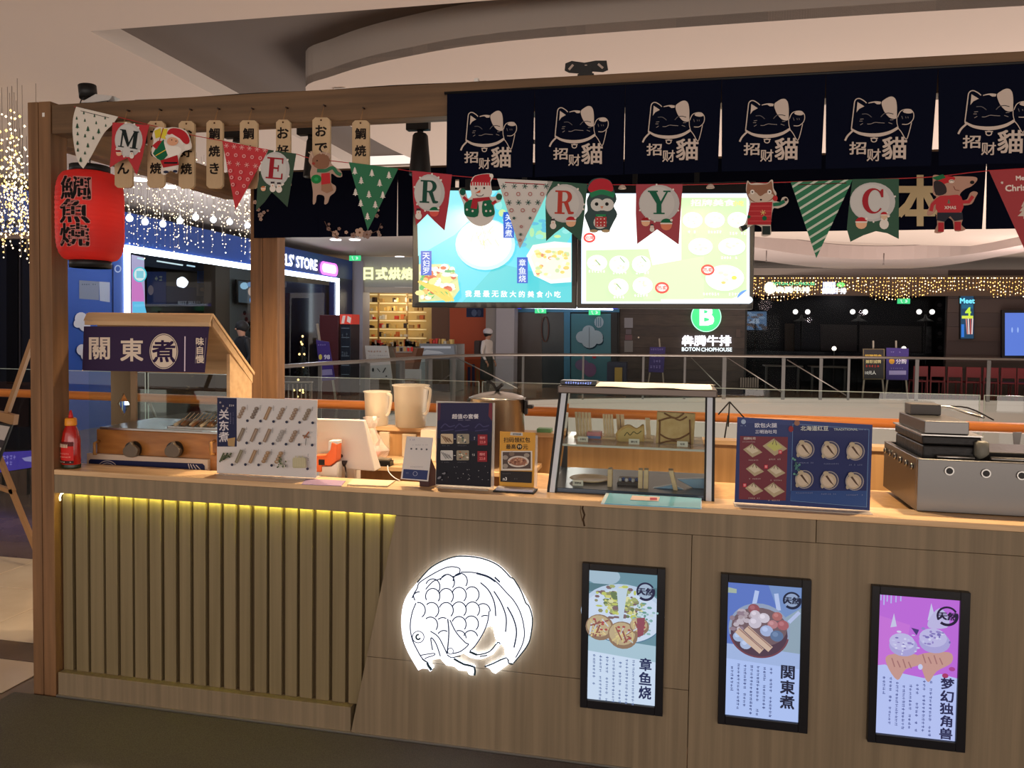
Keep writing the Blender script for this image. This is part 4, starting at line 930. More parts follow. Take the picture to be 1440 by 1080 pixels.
# scales: arcs opening to the left-below
R_ = 64
for x, y, a0, a1 in ((310, 285, 200, 400), (440, 245, 195, 405), (555, 235, 180, 400), (660, 355, 215, 420), (545, 360, 195, 410), (430, 370, 195, 410), (310, 370, 150, 400), (190, 400, 190, 275),
                     (180, 495, 260, 420), (300, 495, 225, 420), (430, 495, 200, 410), (545, 490, 200, 410), (665, 490, 200, 410), (760, 505, 235, 360), (290, 625, 230, 400), (400, 630, 230, 300), (545, 620, 200, 400), (655, 615, 215, 410), (780, 610, 235, 290), (410, 745, 215, 300), (650, 745, 200, 345), (545, 745, 250, 360)):
    c.line(ell(*fm(x, y), R_/6.355, (R_+6)/6.355, 14, a0=a0, a1=a1), 1.75, IND)
fl_([(815, 500), (800, 600), (760, 700), (690, 810), (640, 860)], 8); fl_([(445, 570), (455, 700), (440, 880)], 9); fl_([(465, 580), (520, 690), (600, 780), (630, 800), (560, 860), (490, 880)], 8)
fl_([(290, 680), (360, 730), (410, 820), (440, 885)], 8); fl_([(310, 850), (295, 740), (340, 790), (380, 905)], 8); fl_([(440, 890), (480, 915), (560, 900)], 8)
c.line(ell(*fm(470, 858), 4, 4.4, 12), 1.2, IND, closed=True); c.line(ell(*fm(182, 732), 8.2, 8.2, 20), 1.3, IND, closed=True); c.line(ell(*fm(182, 732), 3, 3.4, 12, a0=20, a1=290), 2.4, TEAL)
fl_([(205, 895), (260, 885), (325, 878), (322, 895), (260, 915), (240, 930)], 7); fl_([(500, 925), (590, 975), (684, 1000), (684, 1075)], 14, TEAL, n=2); fl_([(640, 862), (705, 890), (820, 860), (890, 780), (915, 795)], 9, TEAL, n=3); fl_([(640, 862), (705, 890)], 15, TEAL, n=1)
fl_([(775, 996), (850, 968), (970, 915), (990, 965), (1030, 972)], 10, TEAL, n=2); fl_([(730, 905), (800, 895)], 8, TEAL, n=1)
c.build('line_print', fs, PRINT)

# ================================================================== light boxes
def lightbox(outer, inner, label):
    o3 = [G(x, y, Y=0) for x, y in outer]; x0 = (o3[0].x+o3[3].x)/2; x1 = (o3[1].x+o3[2].x)/2; z1 = (o3[0].z+o3[1].z)/2; z0 = (o3[2].z+o3[3].z)/2
    r = root('light_box', ((x0+x1)/2, 0, z0), label, 'light box', 'light boxes on the counter front')
    i3 = [G(x, y, Y=-.012) for x, y in inner]; a0 = (i3[0].x+i3[3].x)/2; a1 = (i3[1].x+i3[2].x)/2; c1 = (i3[0].z+i3[1].z)/2; c0_ = (i3[2].z+i3[3].z)/2
    for q in ((x0, a0, z0, z1), (a1, x1, z0, z1), (a0, a1, z0, c0_), (a0, a1, c1, z1)):
        b = MB(); b.box(q[0], q[1], -.022, .001, q[2], q[3], M('frame_black', (16, 16, 22), .35)); b.build('frame_bar', parent=r, bevel=.002)
    b = MB(); b.box(a0, a1, -.010, .0008, c0_, c1, BLACK); bt_ = b.build('back_tray', parent=r)
    c = Canvas(lambda u, v: Vector((a0+(a1-a0)*u/100, -.0105, c1+(c0_-c1)*v/195)), step=.00015); c.part = bt_
    return r, c
def badge(c, x, y, r_=13, ink=(30, 40, 66), bg=None):
    if bg: c.ell(x, y, r_, r_, bg, 20)
    c.line(ell(x, y, r_, r_, 14, a0=150, a1=330), 2.6, ink); c.line(ell(x, y, r_, r_, 14, a0=-20, a1=130), 3.6, ink)
    c.text('天然', x, y, r_*.85, ink, .06, sx=1.15)
LB = []
# 1
r, c = lightbox([(820, 790), (936.5, 797.5), (931.5, 1004), (816, 991)], [(829, 801), (924, 808), (921, 993), (826, 982.5)], 'black framed light box picturing octopus balls on a plate, nearest the fish emblem')
rr = random.Random(1); WB = (206, 226, 252)
c.rect(0, 0, 100, 195, (214, 232, 255)); c.poly([(0, 0), (100, 0), (100, 110), (0, 105)], (110, 150, 166)); c.poly([(0, 100), (100, 106), (100, 130), (0, 122)], (176, 206, 222)); c.ell(20, 8, 26, 14, (170, 196, 214), 18); c.rect(0, 20, 100, 32, (90, 128, 140))
c.ell(50, 62, 62, 44, (196, 216, 240), 30); c.ell(50, 66, 60, 40, (212, 228, 250), 30); c.line(ell(50, 64, 60, 42, 24, a0=10, a1=170), 1.4, (90, 130, 160))
for _ in range(170): c.ell(rr.gauss(46, 16), rr.gauss(46, 9), rr.uniform(2, 6), rr.uniform(1.5, 4), rr.choice([(196, 206, 110), (214, 214, 130), (110, 130, 90), (150, 150, 110), (226, 226, 170), (170, 180, 120), (130, 106, 110)]), 6)
for _ in range(60): c.ell(rr.gauss(84, 7), rr.gauss(64, 13), rr.uniform(1.5, 4), rr.uniform(1, 2.4), rr.choice([(110, 160, 150), (150, 190, 190), (206, 226, 230)]), 6)
for x, y, rx in ((18, 80, 21), (52, 88, 22), (76, 72, 14)):
    c.ell(x, y, rx, rx*.92, (150, 122, 100), 20); c.ell(x-1, y-2, rx*.86, rx*.76, (196, 176, 140), 18)
    for _ in range(20): c.line([(x+rr.uniform(-rx, rx)*.7, y+rr.uniform(-rx, rx)*.7), (x+rr.uniform(-rx, rx)*.7, y+rr.uniform(-rx, rx)*.7)], rr.uniform(1, 2.6), rr.choice([(206, 214, 226), (214, 196, 140), (150, 90, 84), (196, 206, 206), (226, 206, 150)]))
    for _ in range(5): c.ell(x+rr.uniform(-.5, .5)*rx, y+rr.uniform(-.6, .2)*rx, 2.4, 1.6, (176, 80, 84), 7)
c.poly([(42, 18), (58, 18), (52, 66), (47, 66)], (200, 220, 236)); c.poly([(72, 60), (84, 58), (82, 84), (74, 88)], (150, 80, 96)); badge(c, 84, 20, 12, (34, 36, 70), (170, 190, 214))
c.vtext('章鱼烧', 86, 116, 178, (34, 44, 90), .025, sx=.95)
for i in range(7): c.marks(9+i*9.6, 118+i*.5, 13.5+i*9.6, 190 if i not in (0,) else 166, (110, 130, 176), True, 5.2, rr)
c.build('poster_print', r, BACKLIT); LB.append(r)
# 2
r, c = lightbox([(1013.4, 805), (1139.8, 813), (1134.5, 1028), (1009, 1014)], [(1023.7, 817.8), (1126.5, 825.7), (1123, 1016), (1020, 1005)], 'black framed light box picturing a bowl of skewers, middle of the three')
rr = random.Random(2)
c.rect(0, 0, 100, 195, (182, 204, 255)); c.rect(0, 0, 100, 112, (96, 124, 204)); c.poly([(55, 0), (100, 0), (100, 60), (70, 40)], (120, 150, 206)); c.poly([(60, 60), (100, 30), (100, 112), (30, 112)], (150, 172, 190)); c.poly([(0, 90), (100, 96), (100, 118), (0, 112)], (168, 190, 236)); c.poly([(0, 8), (12, 10), (12, 16), (0, 16)], (170, 186, 170))
for x, y, dx in ((40, 10, 4), (66, 12, -4)): c.line([(x, y), (x-dx, y+24)], 6, (186, 204, 246))
c.line([(98, 36), (84, 52)], 5, (186, 200, 240))
c.ell(44, 66, 42, 38, (150, 166, 196), 30); c.ell(44, 72, 39, 34, (84, 62, 80), 28); c.line(ell(44, 70, 40, 36, 24, a0=10, a1=170), 2.4, (120, 70, 84)); c.ell(44, 62, 38, 28, (118, 96, 104), 26)
for _ in range(22): c.ell(rr.gauss(18, 6), rr.gauss(52, 7), rr.uniform(3, 5), rr.uniform(2.6, 4), rr.choice([(176, 160, 170), (150, 130, 146), (196, 184, 196)]), 8)
for x, y, s_, col in ((36, 36, 8, (150, 84, 96)), (38, 44, 7, (206, 196, 210)), (50, 48, 8, (214, 206, 220)), (38, 56, 9, (206, 198, 214)), (68, 44, 7, (176, 110, 110)), (76, 56, 8, (170, 100, 108)), (62, 56, 7, (186, 130, 136)), (54, 66, 9, (170, 186, 226)), (16, 78, 8, (170, 190, 226)), (26, 88, 8, (176, 192, 228)), (68, 72, 9, (96, 120, 160))): c.ell(x, y, s_, s_*.9, col, 14); c.ell(x-s_*.25, y-s_*.25, s_*.45, s_*.4, tuple(min(255, v+22) for v in col), 10)
for a, b_ in (((14, 68), (48, 96)), ((26, 64), (60, 92))): c.line([a, ((a[0]+b_[0])/2-1, (a[1]+b_[1])/2), b_], 9.5, (214, 186, 168)); c.line([(a[0]+2, a[1]-2), (b_[0]+1, b_[1]-3)], 1.6, (160, 124, 116))
badge(c, 87, 19, 11, (26, 36, 64), (150, 170, 206)); c.vtext('関東煮', 84, 112, 176, (30, 34, 60), .03)
for i in range(7): c.marks(6+i*8.9, 116+i*.3, 10.4+i*8.9, (158, 194, 190, 190, 192, 190, 192)[i], (70, 84, 140), True, 5.2, rr)
c.build('poster_print', r, BACKLIT)
# 3
r, c = lightbox([(1222, 821.5), (1361, 830), (1355.5, 1053), (1220, 1041)], [(1234.5, 835.5), (1349, 843), (1343.5, 1041), (1233, 1032)], 'black framed light box with a pink poster of two ice-cream fish cones')
rr = random.Random(4)
c.rect(0, 0, 100, 195, (190, 204, 255)); c.poly([(0, 0), (100, 0), (100, 108), (80, 104), (60, 112), (30, 108), (10, 98), (0, 100)], (196, 110, 226)); c.poly([(0, 30), (40, 40), (30, 108), (10, 98), (0, 100)], (206, 120, 226))
for x in (2, 6, 10, 15, 21, 27): c.line([(x, 0), (x, 6+(x*7) % 11)], 1.6, (186, 190, 246))
for cx, cy, s_ in ((32, 66, 1), (70, 56, 1.08)):
    c.poly(spline([(cx-18*s_, cy+18), (cx+16*s_, cy+14), (cx+24*s_, cy+26), (cx+4*s_, cy+36), (cx-6*s_, cy+52), (cx-20*s_, cy+32)] if cx < 50 else [(cx-20, cy+24), (cx+18, cy+16), (cx+22, cy+30), (cx+4, cy+44), (cx-6, cy+60), (cx-14, cy+44)], 4, True), (206, 158, 150))
    for k in range(4): c.line([(cx-14+k*7, cy+22+k % 2*3), (cx-10+k*7, cy+34)], 1.6, (170, 120, 120))
    c.ell(cx, cy+4, 18*s_, 14*s_, (176, 170, 226), 20); c.ell(cx-2, cy-2, 16*s_, 12*s_, (196, 192, 238), 18)
    for _ in range(26): c.ell(cx+rr.gauss(0, 9), cy+rr.gauss(-2, 7), rr.uniform(1, 3.4), rr.uniform(.8, 2), rr.choice([(126, 116, 190), (206, 206, 246), (220, 220, 250), (150, 136, 206)]), 6)
c.poly([(14, 44), (18, 24), (22, 42)], (206, 206, 240)); c.poly([(60, 30), (64, 6), (70, 28)], (206, 206, 244)); c.poly(spline([(62, 28), (74, 12), (86, 24), (84, 38), (62, 40)], 3, True), (196, 190, 236)); c.poly([(40, 42), (50, 44), (47, 52)], (70, 56, 120))
c.ell(53, 95, 3, 4, (206, 214, 250), 10); c.ell(92, 94, 4, 3, (176, 70, 150), 10); c.ell(84, 104, 4, 3.4, (176, 60, 110), 10); badge(c, 84, 22, 12, (30, 20, 56)); c.vtext('梦幻独角兽', 87, 106, 192, (38, 40, 84), .03, sx=1.05)
for i in range(8): c.marks(6+i*8.4, (112, 112, 118, 122, 120, 118, 112, 112)[i], 10+i*8.4, (142, 184, 184, 186, 186, 186, 188, 190)[i], (84, 96, 160), True, 5.2, rr)
c.build('poster_print', r, BACKLIT)

# ================================================================== things on the ledge
def onl(px, py): return G(px, py, Z=ZT)
# sauce bottle
q = onl(99, 655); Y = .056
X = G(100, 640, Y=Y).x; Zp = lambda py, Y=.056: G(99, py, Y=Y).z
r = root('sauce_bottle', (X, Y, ZT), 'red chilli sauce bottle with orange cap and pointed nozzle against the left post', 'bottle')
z = lambda py: Zp(py)-ZT
b = MB(); b.lathe([(0, .0005), (.036, .0005), (.043, .006), (.043, z(637)), (.042, z(618)), (.034, z(606)), (.024, z(599)), (.022, z(597)), (0, z(597))], (X, Y, ZT), M('sauce_red', (176, 24, 20), .2, coat=.6), 28, sy=.75); b.build('bottle_body', parent=r)
b = MB(); b.lathe([(.0432, .0008), (.0436, .006), (.0436, .017), (.0432, .018)], (X, Y, ZT), M('bottle_green', (34, 44, 24), .3), 28, sy=.75); b.build('green_foot', parent=r, label='dark green foot band')
b = MB(); b.lathe([(0, z(598)), (.024, z(598)), (.0245, z(597)), (.024, z(589)), (.02, z(587.5)), (0, z(587.5))], (X, Y, ZT), M('cap_orange', (236, 150, 40), .4), 20); b.build('cap', parent=r)
b = MB(); b.lathe([(0, z(588)), (.011, z(588)), (.009, z(584)), (.004, z(577)), (0, z(576.5))], (X, Y, ZT), M('nozzle_red', (200, 36, 40), .4), 14); b.build('nozzle', parent=r)
def cyl_m(u, v):
    a = (u-99)*.0031/.0435; return Vector((X+.0437*math.sin(a), Y-.0437*.75*math.cos(a)-.0, Zp(v)))
c = Canvas(cyl_m, step=.0002)
for i in range(7):
    u0 = 86.5+i*3.6; c.rect(u0, 620, u0+3.6, 626, (96, 24, 22)); c.rect(u0, 626, u0+3.6, 646, (206, 40, 36)); c.rect(u0, 646, u0+3.6, 650, (60, 20, 18))
c.polys([[(u, 622.5+.3*i % 2), (u+1.6, 622.5), (u+1.6, 628), (u, 628)] for i, u in enumerate((87, 89.4, 92, 94.4, 97, 99.2, 101.6))], (226, 196, 170)); c.marks(88, 635, 108, 637.5, (240, 150, 140), False, 2.5); c.marks(88, 640, 108, 642, (240, 170, 150), False, 2.5); c.marks(88, 647, 110, 649, (200, 180, 160), False, 3)
c.build('label_print', r, GLOSS)

# oden stand
YO = .20
xl, xr = G(121, 600, Y=YO).x, G(296, 600, Y=YO).x; y1o = .58
od = root('oden_stand', ((xl+xr)/2, .4, .83), 'oden cooker under a small light-wood roof with purple banner, beside the sauce bottle', 'cooker')
zr = lambda py, Y=YO: G(210, py, Y=Y).z
LW2 = M('roof_wood', (186, 152, 112), .5, noise=((206, 172, 130), (3, 30, 30), 5))
# roof: front board, strip and sloping roof boards
Yf = .17; L_, R2 = G(117, 450, Y=Yf).x, G(294.5, 450, Y=Yf).x
b = MB(); zt_, zm, zb1 = zr(441, Yf), zr(452, Yf), zr(458, Yf)
b.hexa([(L_, Yf, zm), (R2, Yf, zm), (R2, Yf+.012, zm), (L_, Yf+.012, zm)], [(L_, Yf+.02, zt_), (R2, Yf+.02, zt_), (R2, Yf+.032, zt_), (L_, Yf+.032, zt_)], LW2); b.build('roof_front_board', parent=od, bevel=.001)
b = MB(); b.box(L_+.01, R2, Yf-.004, Yf+.012, zb1, zm-.0005, LW2); b.build('roof_strip', parent=od, bevel=.001)
bkz = G(358, 524, X=R2).z; bky = G(358, 524, X=R2).y
npl = 4
for i in range(npl):
    t0, t1 = i/npl, (i+1)/npl; ya, yb2 = Yf+.03+(bky-Yf-.03)*t0, Yf+.03+(bky-Yf-.03)*t1; za, zb2 = zt_+(bkz-zt_)*t0, zt_+(bkz-zt_)*t1
    b = MB(); b.hexa([(L_, ya, za-.012), (R2, ya, za-.012), (R2, yb2, zb2-.012), (L_, yb2, zb2-.012)], [(L_, ya, za+.004), (R2, ya, za+.004), (R2, yb2+.004, zb2+.001), (L_, yb2+.004, zb2+.001)], LW2); b.build('roof_board', parent=od, bevel=.001)
b = MB(); b.hexa([(R2-.02, Yf+.03, zt_-.05), (R2-.004, Yf+.03, zt_-.05), (R2-.004, bky-.01, bkz-.05), (R2-.02, bky-.01, bkz-.05)], [(R2-.02, Yf+.03, zt_-.013), (R2-.004, Yf+.03, zt_-.013), (R2-.004, bky-.01, bkz-.013), (R2-.02, bky-.01, bkz-.013)], LW2); b.build('gable_rafter', parent=od)
ua, ub = G(321, 540, X=R2-.014).y, G(352, 540, X=R2-.014).y
b = MB(); b.hexa([(R2-.022, ua, .831), (R2-.006, ua, .831), (R2-.006, ub, .831), (R2-.022, ub, .831)], [(R2-.022, ua, bkz+(zt_-bkz)*(bky-ua)/(bky-Yf)-.055), (R2-.006, ua, bkz+(zt_-bkz)*(bky-ua)/(bky-Yf)-.055), (R2-.006, ub, bkz+(zt_-bkz)*(bky-ub)/(bky-Yf)-.055), (R2-.022, ub, bkz+(zt_-bkz)*(bky-ub)/(bky-Yf)-.055)], LW2); b.build('side_upright', parent=od)
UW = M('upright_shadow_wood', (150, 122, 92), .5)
xu0, xu1 = G(158, 560, Y=.5).x, G(193, 560, Y=.5).x
zA, zB = 1.10, 1.46; zd0, zd1 = G(175, 584, Y=.5).z, G(175, 552, Y=.5).z; xc = (xu0+xu1)/2; zc2 = (zd0+zd1)/2; hw = G(184, 560, Y=.5).x-xc
O = [(xu0, zA), (xu1, zA), (xu1, zc2), (xu1, zB), (xu0, zB), (xu0, zc2)]
b = MB()
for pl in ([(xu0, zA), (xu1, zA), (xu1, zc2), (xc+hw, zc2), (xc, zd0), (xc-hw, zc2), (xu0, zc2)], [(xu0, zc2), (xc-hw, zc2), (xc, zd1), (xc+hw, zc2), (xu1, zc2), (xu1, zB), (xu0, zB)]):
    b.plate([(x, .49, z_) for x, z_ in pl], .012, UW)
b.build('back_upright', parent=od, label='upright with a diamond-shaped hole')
# banner
ban = root('oden_banner', (xl+.3, Yf-.01, zb1-.25), 'purple cloth banner with white characters hanging from the oden roof', 'banner')
pts = [(118, 459), (294, 459.5), (288, 524), (115.5, 521)]
PUR = M('purple_cloth', (46, 28, 66), .8)
b = MB(); b.plate([G(x, y, Y=Yf-.009) for x, y in pts], .0015, PUR); b.build('cloth', parent=ban)
c = Canvas(PX(Y=Yf-.009), step=.0002); CR = (222, 206, 188)
c.text('關', 140, 490, 30, CR, .02, sx=1.0); c.text('東', 185.5, 492, 31, CR, .022); c.ell(230.5, 494, 20, 25, CR, 30); c.line(ell(230.5, 494, 18.6, 23.4, 30), .9, (46, 28, 66), closed=True); c.text('煮', 230.5, 494, 30, (46, 28, 66), .022, sx=1.05)
c.line([(260.5, 473), (260, 522)], 1.6, (226, 210, 226)); c.line([(277, 475), (275, 511)], .6, (160, 146, 150)); c.line([(290, 475), (287, 511)], .6, (160, 146, 150)); c.vtext('味自慢', 281.5, 474, 511, CR, .03); c.rect(116, 520, 117.5, 522, CR)
c.build('lettering', ban, PRINT)
# cooker body
CB = M('cooker_wood', (134, 84, 38), .35, noise=((176, 118, 60), (5, 5, 26), 6), coat=.3)
zk0, zk1 = zr(650), zr(607); x2 = G(309, 620, Y=YO).x
b = MB(); b.box(G(133, 620, Y=YO).x, x2, YO+.012, y1o, .86, zk1, CB); b.build('cooker_body', parent=od, bevel=.004)
b = MB(); zt2 = zr(594, .3)
b.box(G(140, 600, Y=YO).x, x2+.004, YO+.0, y1o, zk1+.0005, zk1+.012, STEEL); b.build('steel_rim', parent=od, bevel=.002)
b = MB(); tx0 = G(243, 600, Y=.3).x
for i in range(5): b.box(tx0+i*.045, tx0+i*.045+.002, .26, .5, zk1+.0125, zk1+.02, STEEL)
for yy in (.26, .38, .5): b.box(tx0, x2, yy, yy+.002, zk1+.0125, zk1+.02, STEEL)
b.build('divider_grating', parent=od)
for i in range(9):
    xx = tx0+.012+i*.0225; b = MB(); b.tube([(xx, .3+.02*(i % 2), zk1+.02), (xx-.012, .38, zk1+.036)], .008, M('fish_cake_%d' % (i % 3), [(206, 186, 150), (150, 100, 60), (120, 90, 60)][i % 3], .5), 8); b.tube([(xx-.012, .38, zk1+.036), (xx-.03, .46, zk1+.06)], .0018, LIGHTW, 6)
    o = b.build('skewer', kind=None, loc=(xx, .35, zk1+.02)); setp(o, 'short oden skewer with fish cake standing in the steel tray', 'skewer', 'skewers in the oden tray')
for i, (kx, l) in enumerate(((190, 'left'), (248.5, 'right'))):
    q = G(kx, 632, Y=YO); s_ = .0031; b = MB()
    b.tube([(q.x-.01, YO+.011, q.z), (q.x-.008, YO-.012, q.z)], .036, M('knob_dark', (20, 16, 14), .4), 26)
    b.build('knob_base', parent=od)
    KB = M('knob_grey', (96, 84, 70), .4); b = MB()
    pr = [(x*s_, z_*s_) for x, z_ in spline([(0, 13), (3, 9), (9, 5), (12, 0), (10, -7), (4, -10), (-4, -10), (-11, -7), (-12.5, 0), (-9, 5), (-3, 9)], 3, True)]
    b.plate([(q.x+a, YO-.034, q.z+e) for a, e in pr], .0215, KB); b.build('knob', parent=od, bevel=.005, seg=3)
for kx in (137, 300):
    q = G(kx, 630, Y=YO); b = MB(); b.tube([(q.x, YO+.011, q.z+.03), (q.x, YO-.018, q.z+.025), (q.x, YO-.018, q.z-.025), (q.x, YO+.011, q.z-.03)], .007, M('brass_wood', (170, 124, 70), .35), 10); b.build('side_handle', parent=od)
# base with blue print
xb0, xb1 = G(122, 650, Y=YO-.01).x, G(292, 650, Y=YO-.01).x; zbt = zr(642, YO-.01)
b = MB(); b.box(xb0, xb1, YO-.01, YO+.011, .84, zbt, M('base_white', (196, 176, 156), .5)); b.box(xb0, xb1+.04, YO+.0112, YO+.35, .831, .859, M('base_white', (196, 176, 156), .5)); b.build('base_panel', parent=od, bevel=.002)
c = Canvas(lambda u, v: G(u, v, Y=YO-.0102), step=.0002); c.poly([(127, 645.5), (285, 652), (288, 655), (288, 672), (125, 664), (125, 648)], (28, 34, 72))
for rx in (14, 11): c.line(ell(151, 660, rx, rx-2, 12, a0=190, a1=330), .9, (190, 176, 170))
for d_ in (0, 5, 11, 18): c.line([(265+d_*.6, 652+d_*.1), (268+d_*1.0, 664)], 1.3, (200, 186, 180))
c.build('base_print', od, GLOSS)
b = MB(); xg = G(125, 600, Y=.21).x; b.add([(xg, .211, zbt+.001), (xg, .5, zbt+.001), (xg, .5, zr(524, .21)), (xg, .211, zr(524, .21))], [(0, 1, 2, 3)], thin_glass('oden_pane', refl=.0)); b.build('glass_side', parent=od); b = MB(); b.box(G(125, 600, Y=.21).x, G(301, 600, Y=.26).x, .505, .508, zk1+.013, 1.33, PANE); b.build('glass_screen', parent=od)

# boards standing on the ledge
def board(poly, Yb, label, thick=.004, name='menu_board', cat='sign', col=(206, 202, 200), grp='printed boards on the ledge', mat=None):
    cx = sum(p[0] for p in poly)/4
    q = G(cx, max(p[1] for p in poly), Y=Yb); r = root(name, (q.x, Yb, ZT), label, cat, grp)
    pl = [G(x, y, Y=Yb) for x, y in poly]
    for i in (2, 3): pl[i].z = max(pl[i].z, ZT+.0005)
    b = MB(); b.plate(pl, thick, mat or M('board_%d_%d_%d' % col, col, .35)); bb_ = b.build('board', parent=r, bevel=.0008, seg=1)
    c = Canvas(PX(Y=Yb), step=.00012, base=.0004); c.part = bb_; c.poly(poly, col); return r, c
def stand(r, x0, x1, Yb, d=.06):
    a, e = G(x0, 670, Y=Yb).x, G(x1, 670, Y=Yb).x; b = MB(); b.box(a, e, Yb-.022, Yb+d, ZT+.0002, ZT+.003, M('clear_acrylic_foot', (214, 206, 196), .15, alpha=.55)); b.build('acrylic_foot', parent=r)
r, c = board([(305.5, 558.5), (446, 562.5), (444.5, 672), (305, 665)], .10, 'white menu board with rows of skewers and a dark blue title strip', .005)
rr = random.Random(8)
c.poly([(305.5, 559), (333, 560), (333, 628), (305.5, 628)], (34, 38, 72)); c.vtext('关东煮', 315, 575, 622, (206, 200, 204), .02, sx=1.0); c.marks(322, 569, 331, 571.5, (206, 200, 200), False, 2.6); c.marks(323.5, 580, 325.5, 597, (120, 120, 146)); c.marks(327.5, 578, 329, 600, (96, 96, 126)); c.poly([(320, 617), (331, 615), (330, 628), (321, 627)], (170, 140, 96)); c.marks(308, 618, 312, 624, (160, 160, 176))
for x, y in ((310, 566), (314, 571), (320, 574)): star(c, x, y, 1.6, (170, 160, 160), .6)
def skew(x, y, k, col, col2):
    if k == 0: c.line([(x-4, y+9), (x+4, y-9)], 4.6, col); c.line([(x-3.4, y+8), (x+3.6, y-8)], 1.4, col2)
    else:
        for t in (-6, -2, 2, 6): c.ell(x+t*.5, y-t, 3.2, 2.6, col, 10); c.ell(x+t*.5-.6, y-t-.6, 1.6, 1.2, col2, 8)
for row, (y0, n) in enumerate(((580, 6), (611, 6), (641, 4))):
    for i in range(n):
        x = 340+i*18.5-(0 if row < 2 else 1)+(row*.0); yy = y0+i*.55
        k = (1, 1, 0, 1, 1, 1, 0, 0, 0, 1, 1, 2, 0, 0, 1, 1)[row*6+i]
        cc_, c2 = rr.choice([((126, 112, 96), (150, 138, 124)), ((140, 118, 100), (166, 150, 134)), ((112, 100, 92), (140, 128, 116)), ((150, 120, 90), (176, 150, 122)), ((150, 146, 142), (170, 166, 162))])
        if k == 2: c.line([(x-3, yy+2), (x+4, yy-7)], 2, (150, 90, 60)); c.line([(x-5, yy-2), (x+4, yy+1)], 2, (130, 96, 70)); c.line([(x, yy+2), (x-1, yy+12)], 1, (110, 110, 110))
        elif row == 2 and i == 0: pass
        else: skew(x, yy, k, cc_, c2)
        c.ell(x+8.5, yy+11.5, 2, 2, (44, 48, 72), 10); c.marks(x+7.6, yy-11, x+9.2, yy-2, (110, 110, 118), True, 2)
for k in range(7): c.line([(312+k*2.4, 649-k*1.6), (318+k*1.8, 636+(k % 3)*3)], 2.4, rr.choice([(60, 70, 50), (84, 90, 66), (50, 56, 44)]))
c.ell(329.5, 652.5, 2, 2, (44, 48, 72), 10); skew(339, 641, 0, (126, 118, 96), (150, 142, 120))
for _ in range(36): c.ell(399+rr.gauss(0, 3.4), 650+rr.gauss(0, 2.8), 1.2, 1.1, rr.choice([(60, 80, 50), (150, 150, 130), (96, 110, 80), (190, 186, 170)]), 6)
c.rrect(415, 643, 434, 657, 2, (176, 170, 138)); [c.line([(417+k*2.4, 655), (417+k*2.4, 642-(k % 2)*2)], 1.6, (190, 184, 150)) for k in range(7)]; c.ell(436, 658, 2, 2, (60, 56, 80), 10); c.marks(436, 637, 438, 648, (110, 110, 118), True, 2)
c.build('menu_print', r, GLOSS); stand(r, 308, 443, .10)

r, c = board([(572, 613.5), (609, 615.5), (602, 677), (563.5, 673.5)], .075, 'small white payment card leaning on the ledge with a blue foot', .003)
c.poly([(572.5, 614), (608.5, 616), (601.5, 676.5), (564, 673)], (206, 202, 200)); c.poly([(567.5, 659.5), (602, 661.5), (600.5, 675), (566, 672.5)], (44, 56, 104)); c.marks(576, 617.5, 585, 619.5, (110, 110, 150), False, 2); c.marks(580, 625, 603, 626.5, (150, 150, 160), False, 2)
for i in range(4): c.ell(578.5+i*7.2, 631+i*.3, 1.4, 1.4, (90, 90, 96), 8)
c.marks(577, 655.5, 596, 657.5, (150, 150, 156), False, 2); c.line(ell(584, 666, 3, 3, 12), .6, (150, 160, 190), closed=True); c.marks(569, 664, 576, 666, (120, 130, 160), False, 2); c.build('card_print', r, GLOSS)
b = MB(); ql = G(600, 640, Y=.075); b.hexa([(ql.x-.03, .0785, ZT+.0005), (ql.x+.01, .0785, ZT+.0005), (ql.x+.04, .15, ZT+.0005), (ql.x+.0, .15, ZT+.0005)], [(ql.x-.03, .0785, ql.z-.01), (ql.x+.008, .0785, ql.z), (ql.x+.01, .083, ql.z), (ql.x-.03, .083, ql.z-.01)], M('card_prop', (60, 30, 30), .6)); b.build('prop_wedge', parent=r)

r, c = board([(615.5, 566.5), (692.5, 566.5), (690, 685), (613, 681)], .09, 'black set-meal menu stand with four small food pictures and red price tags', .004, col=(12, 12, 26))
c.poly([(615.5, 566.5), (692.5, 566.5), (692, 608), (615, 604)], (24, 20, 64)); c.poly([(615, 604), (692, 608), (691, 622), (614.5, 616)], (26, 26, 54)); c.poly([(688, 567), (692.5, 567), (692, 592), (687, 585)], (110, 28, 44)); c.poly([(615.5, 566.5), (620, 566.5), (619, 590), (615, 592)], (70, 26, 56))
c.text('超值の套餐', 654.5, 585.5, 6.6, (214, 210, 214), .02, sx=1.05); c.marks(644, 590, 664, 591.4, (140, 136, 160), False, 2)
for x in (620, 640, 668): c.line(spline([(x, 602), (x+6, 596), (x+12, 600), (x+20, 598)], 3), 1.6, (60, 58, 100)); c.line([(x, 606), (x+18, 604)], 1.2, (60, 58, 100))
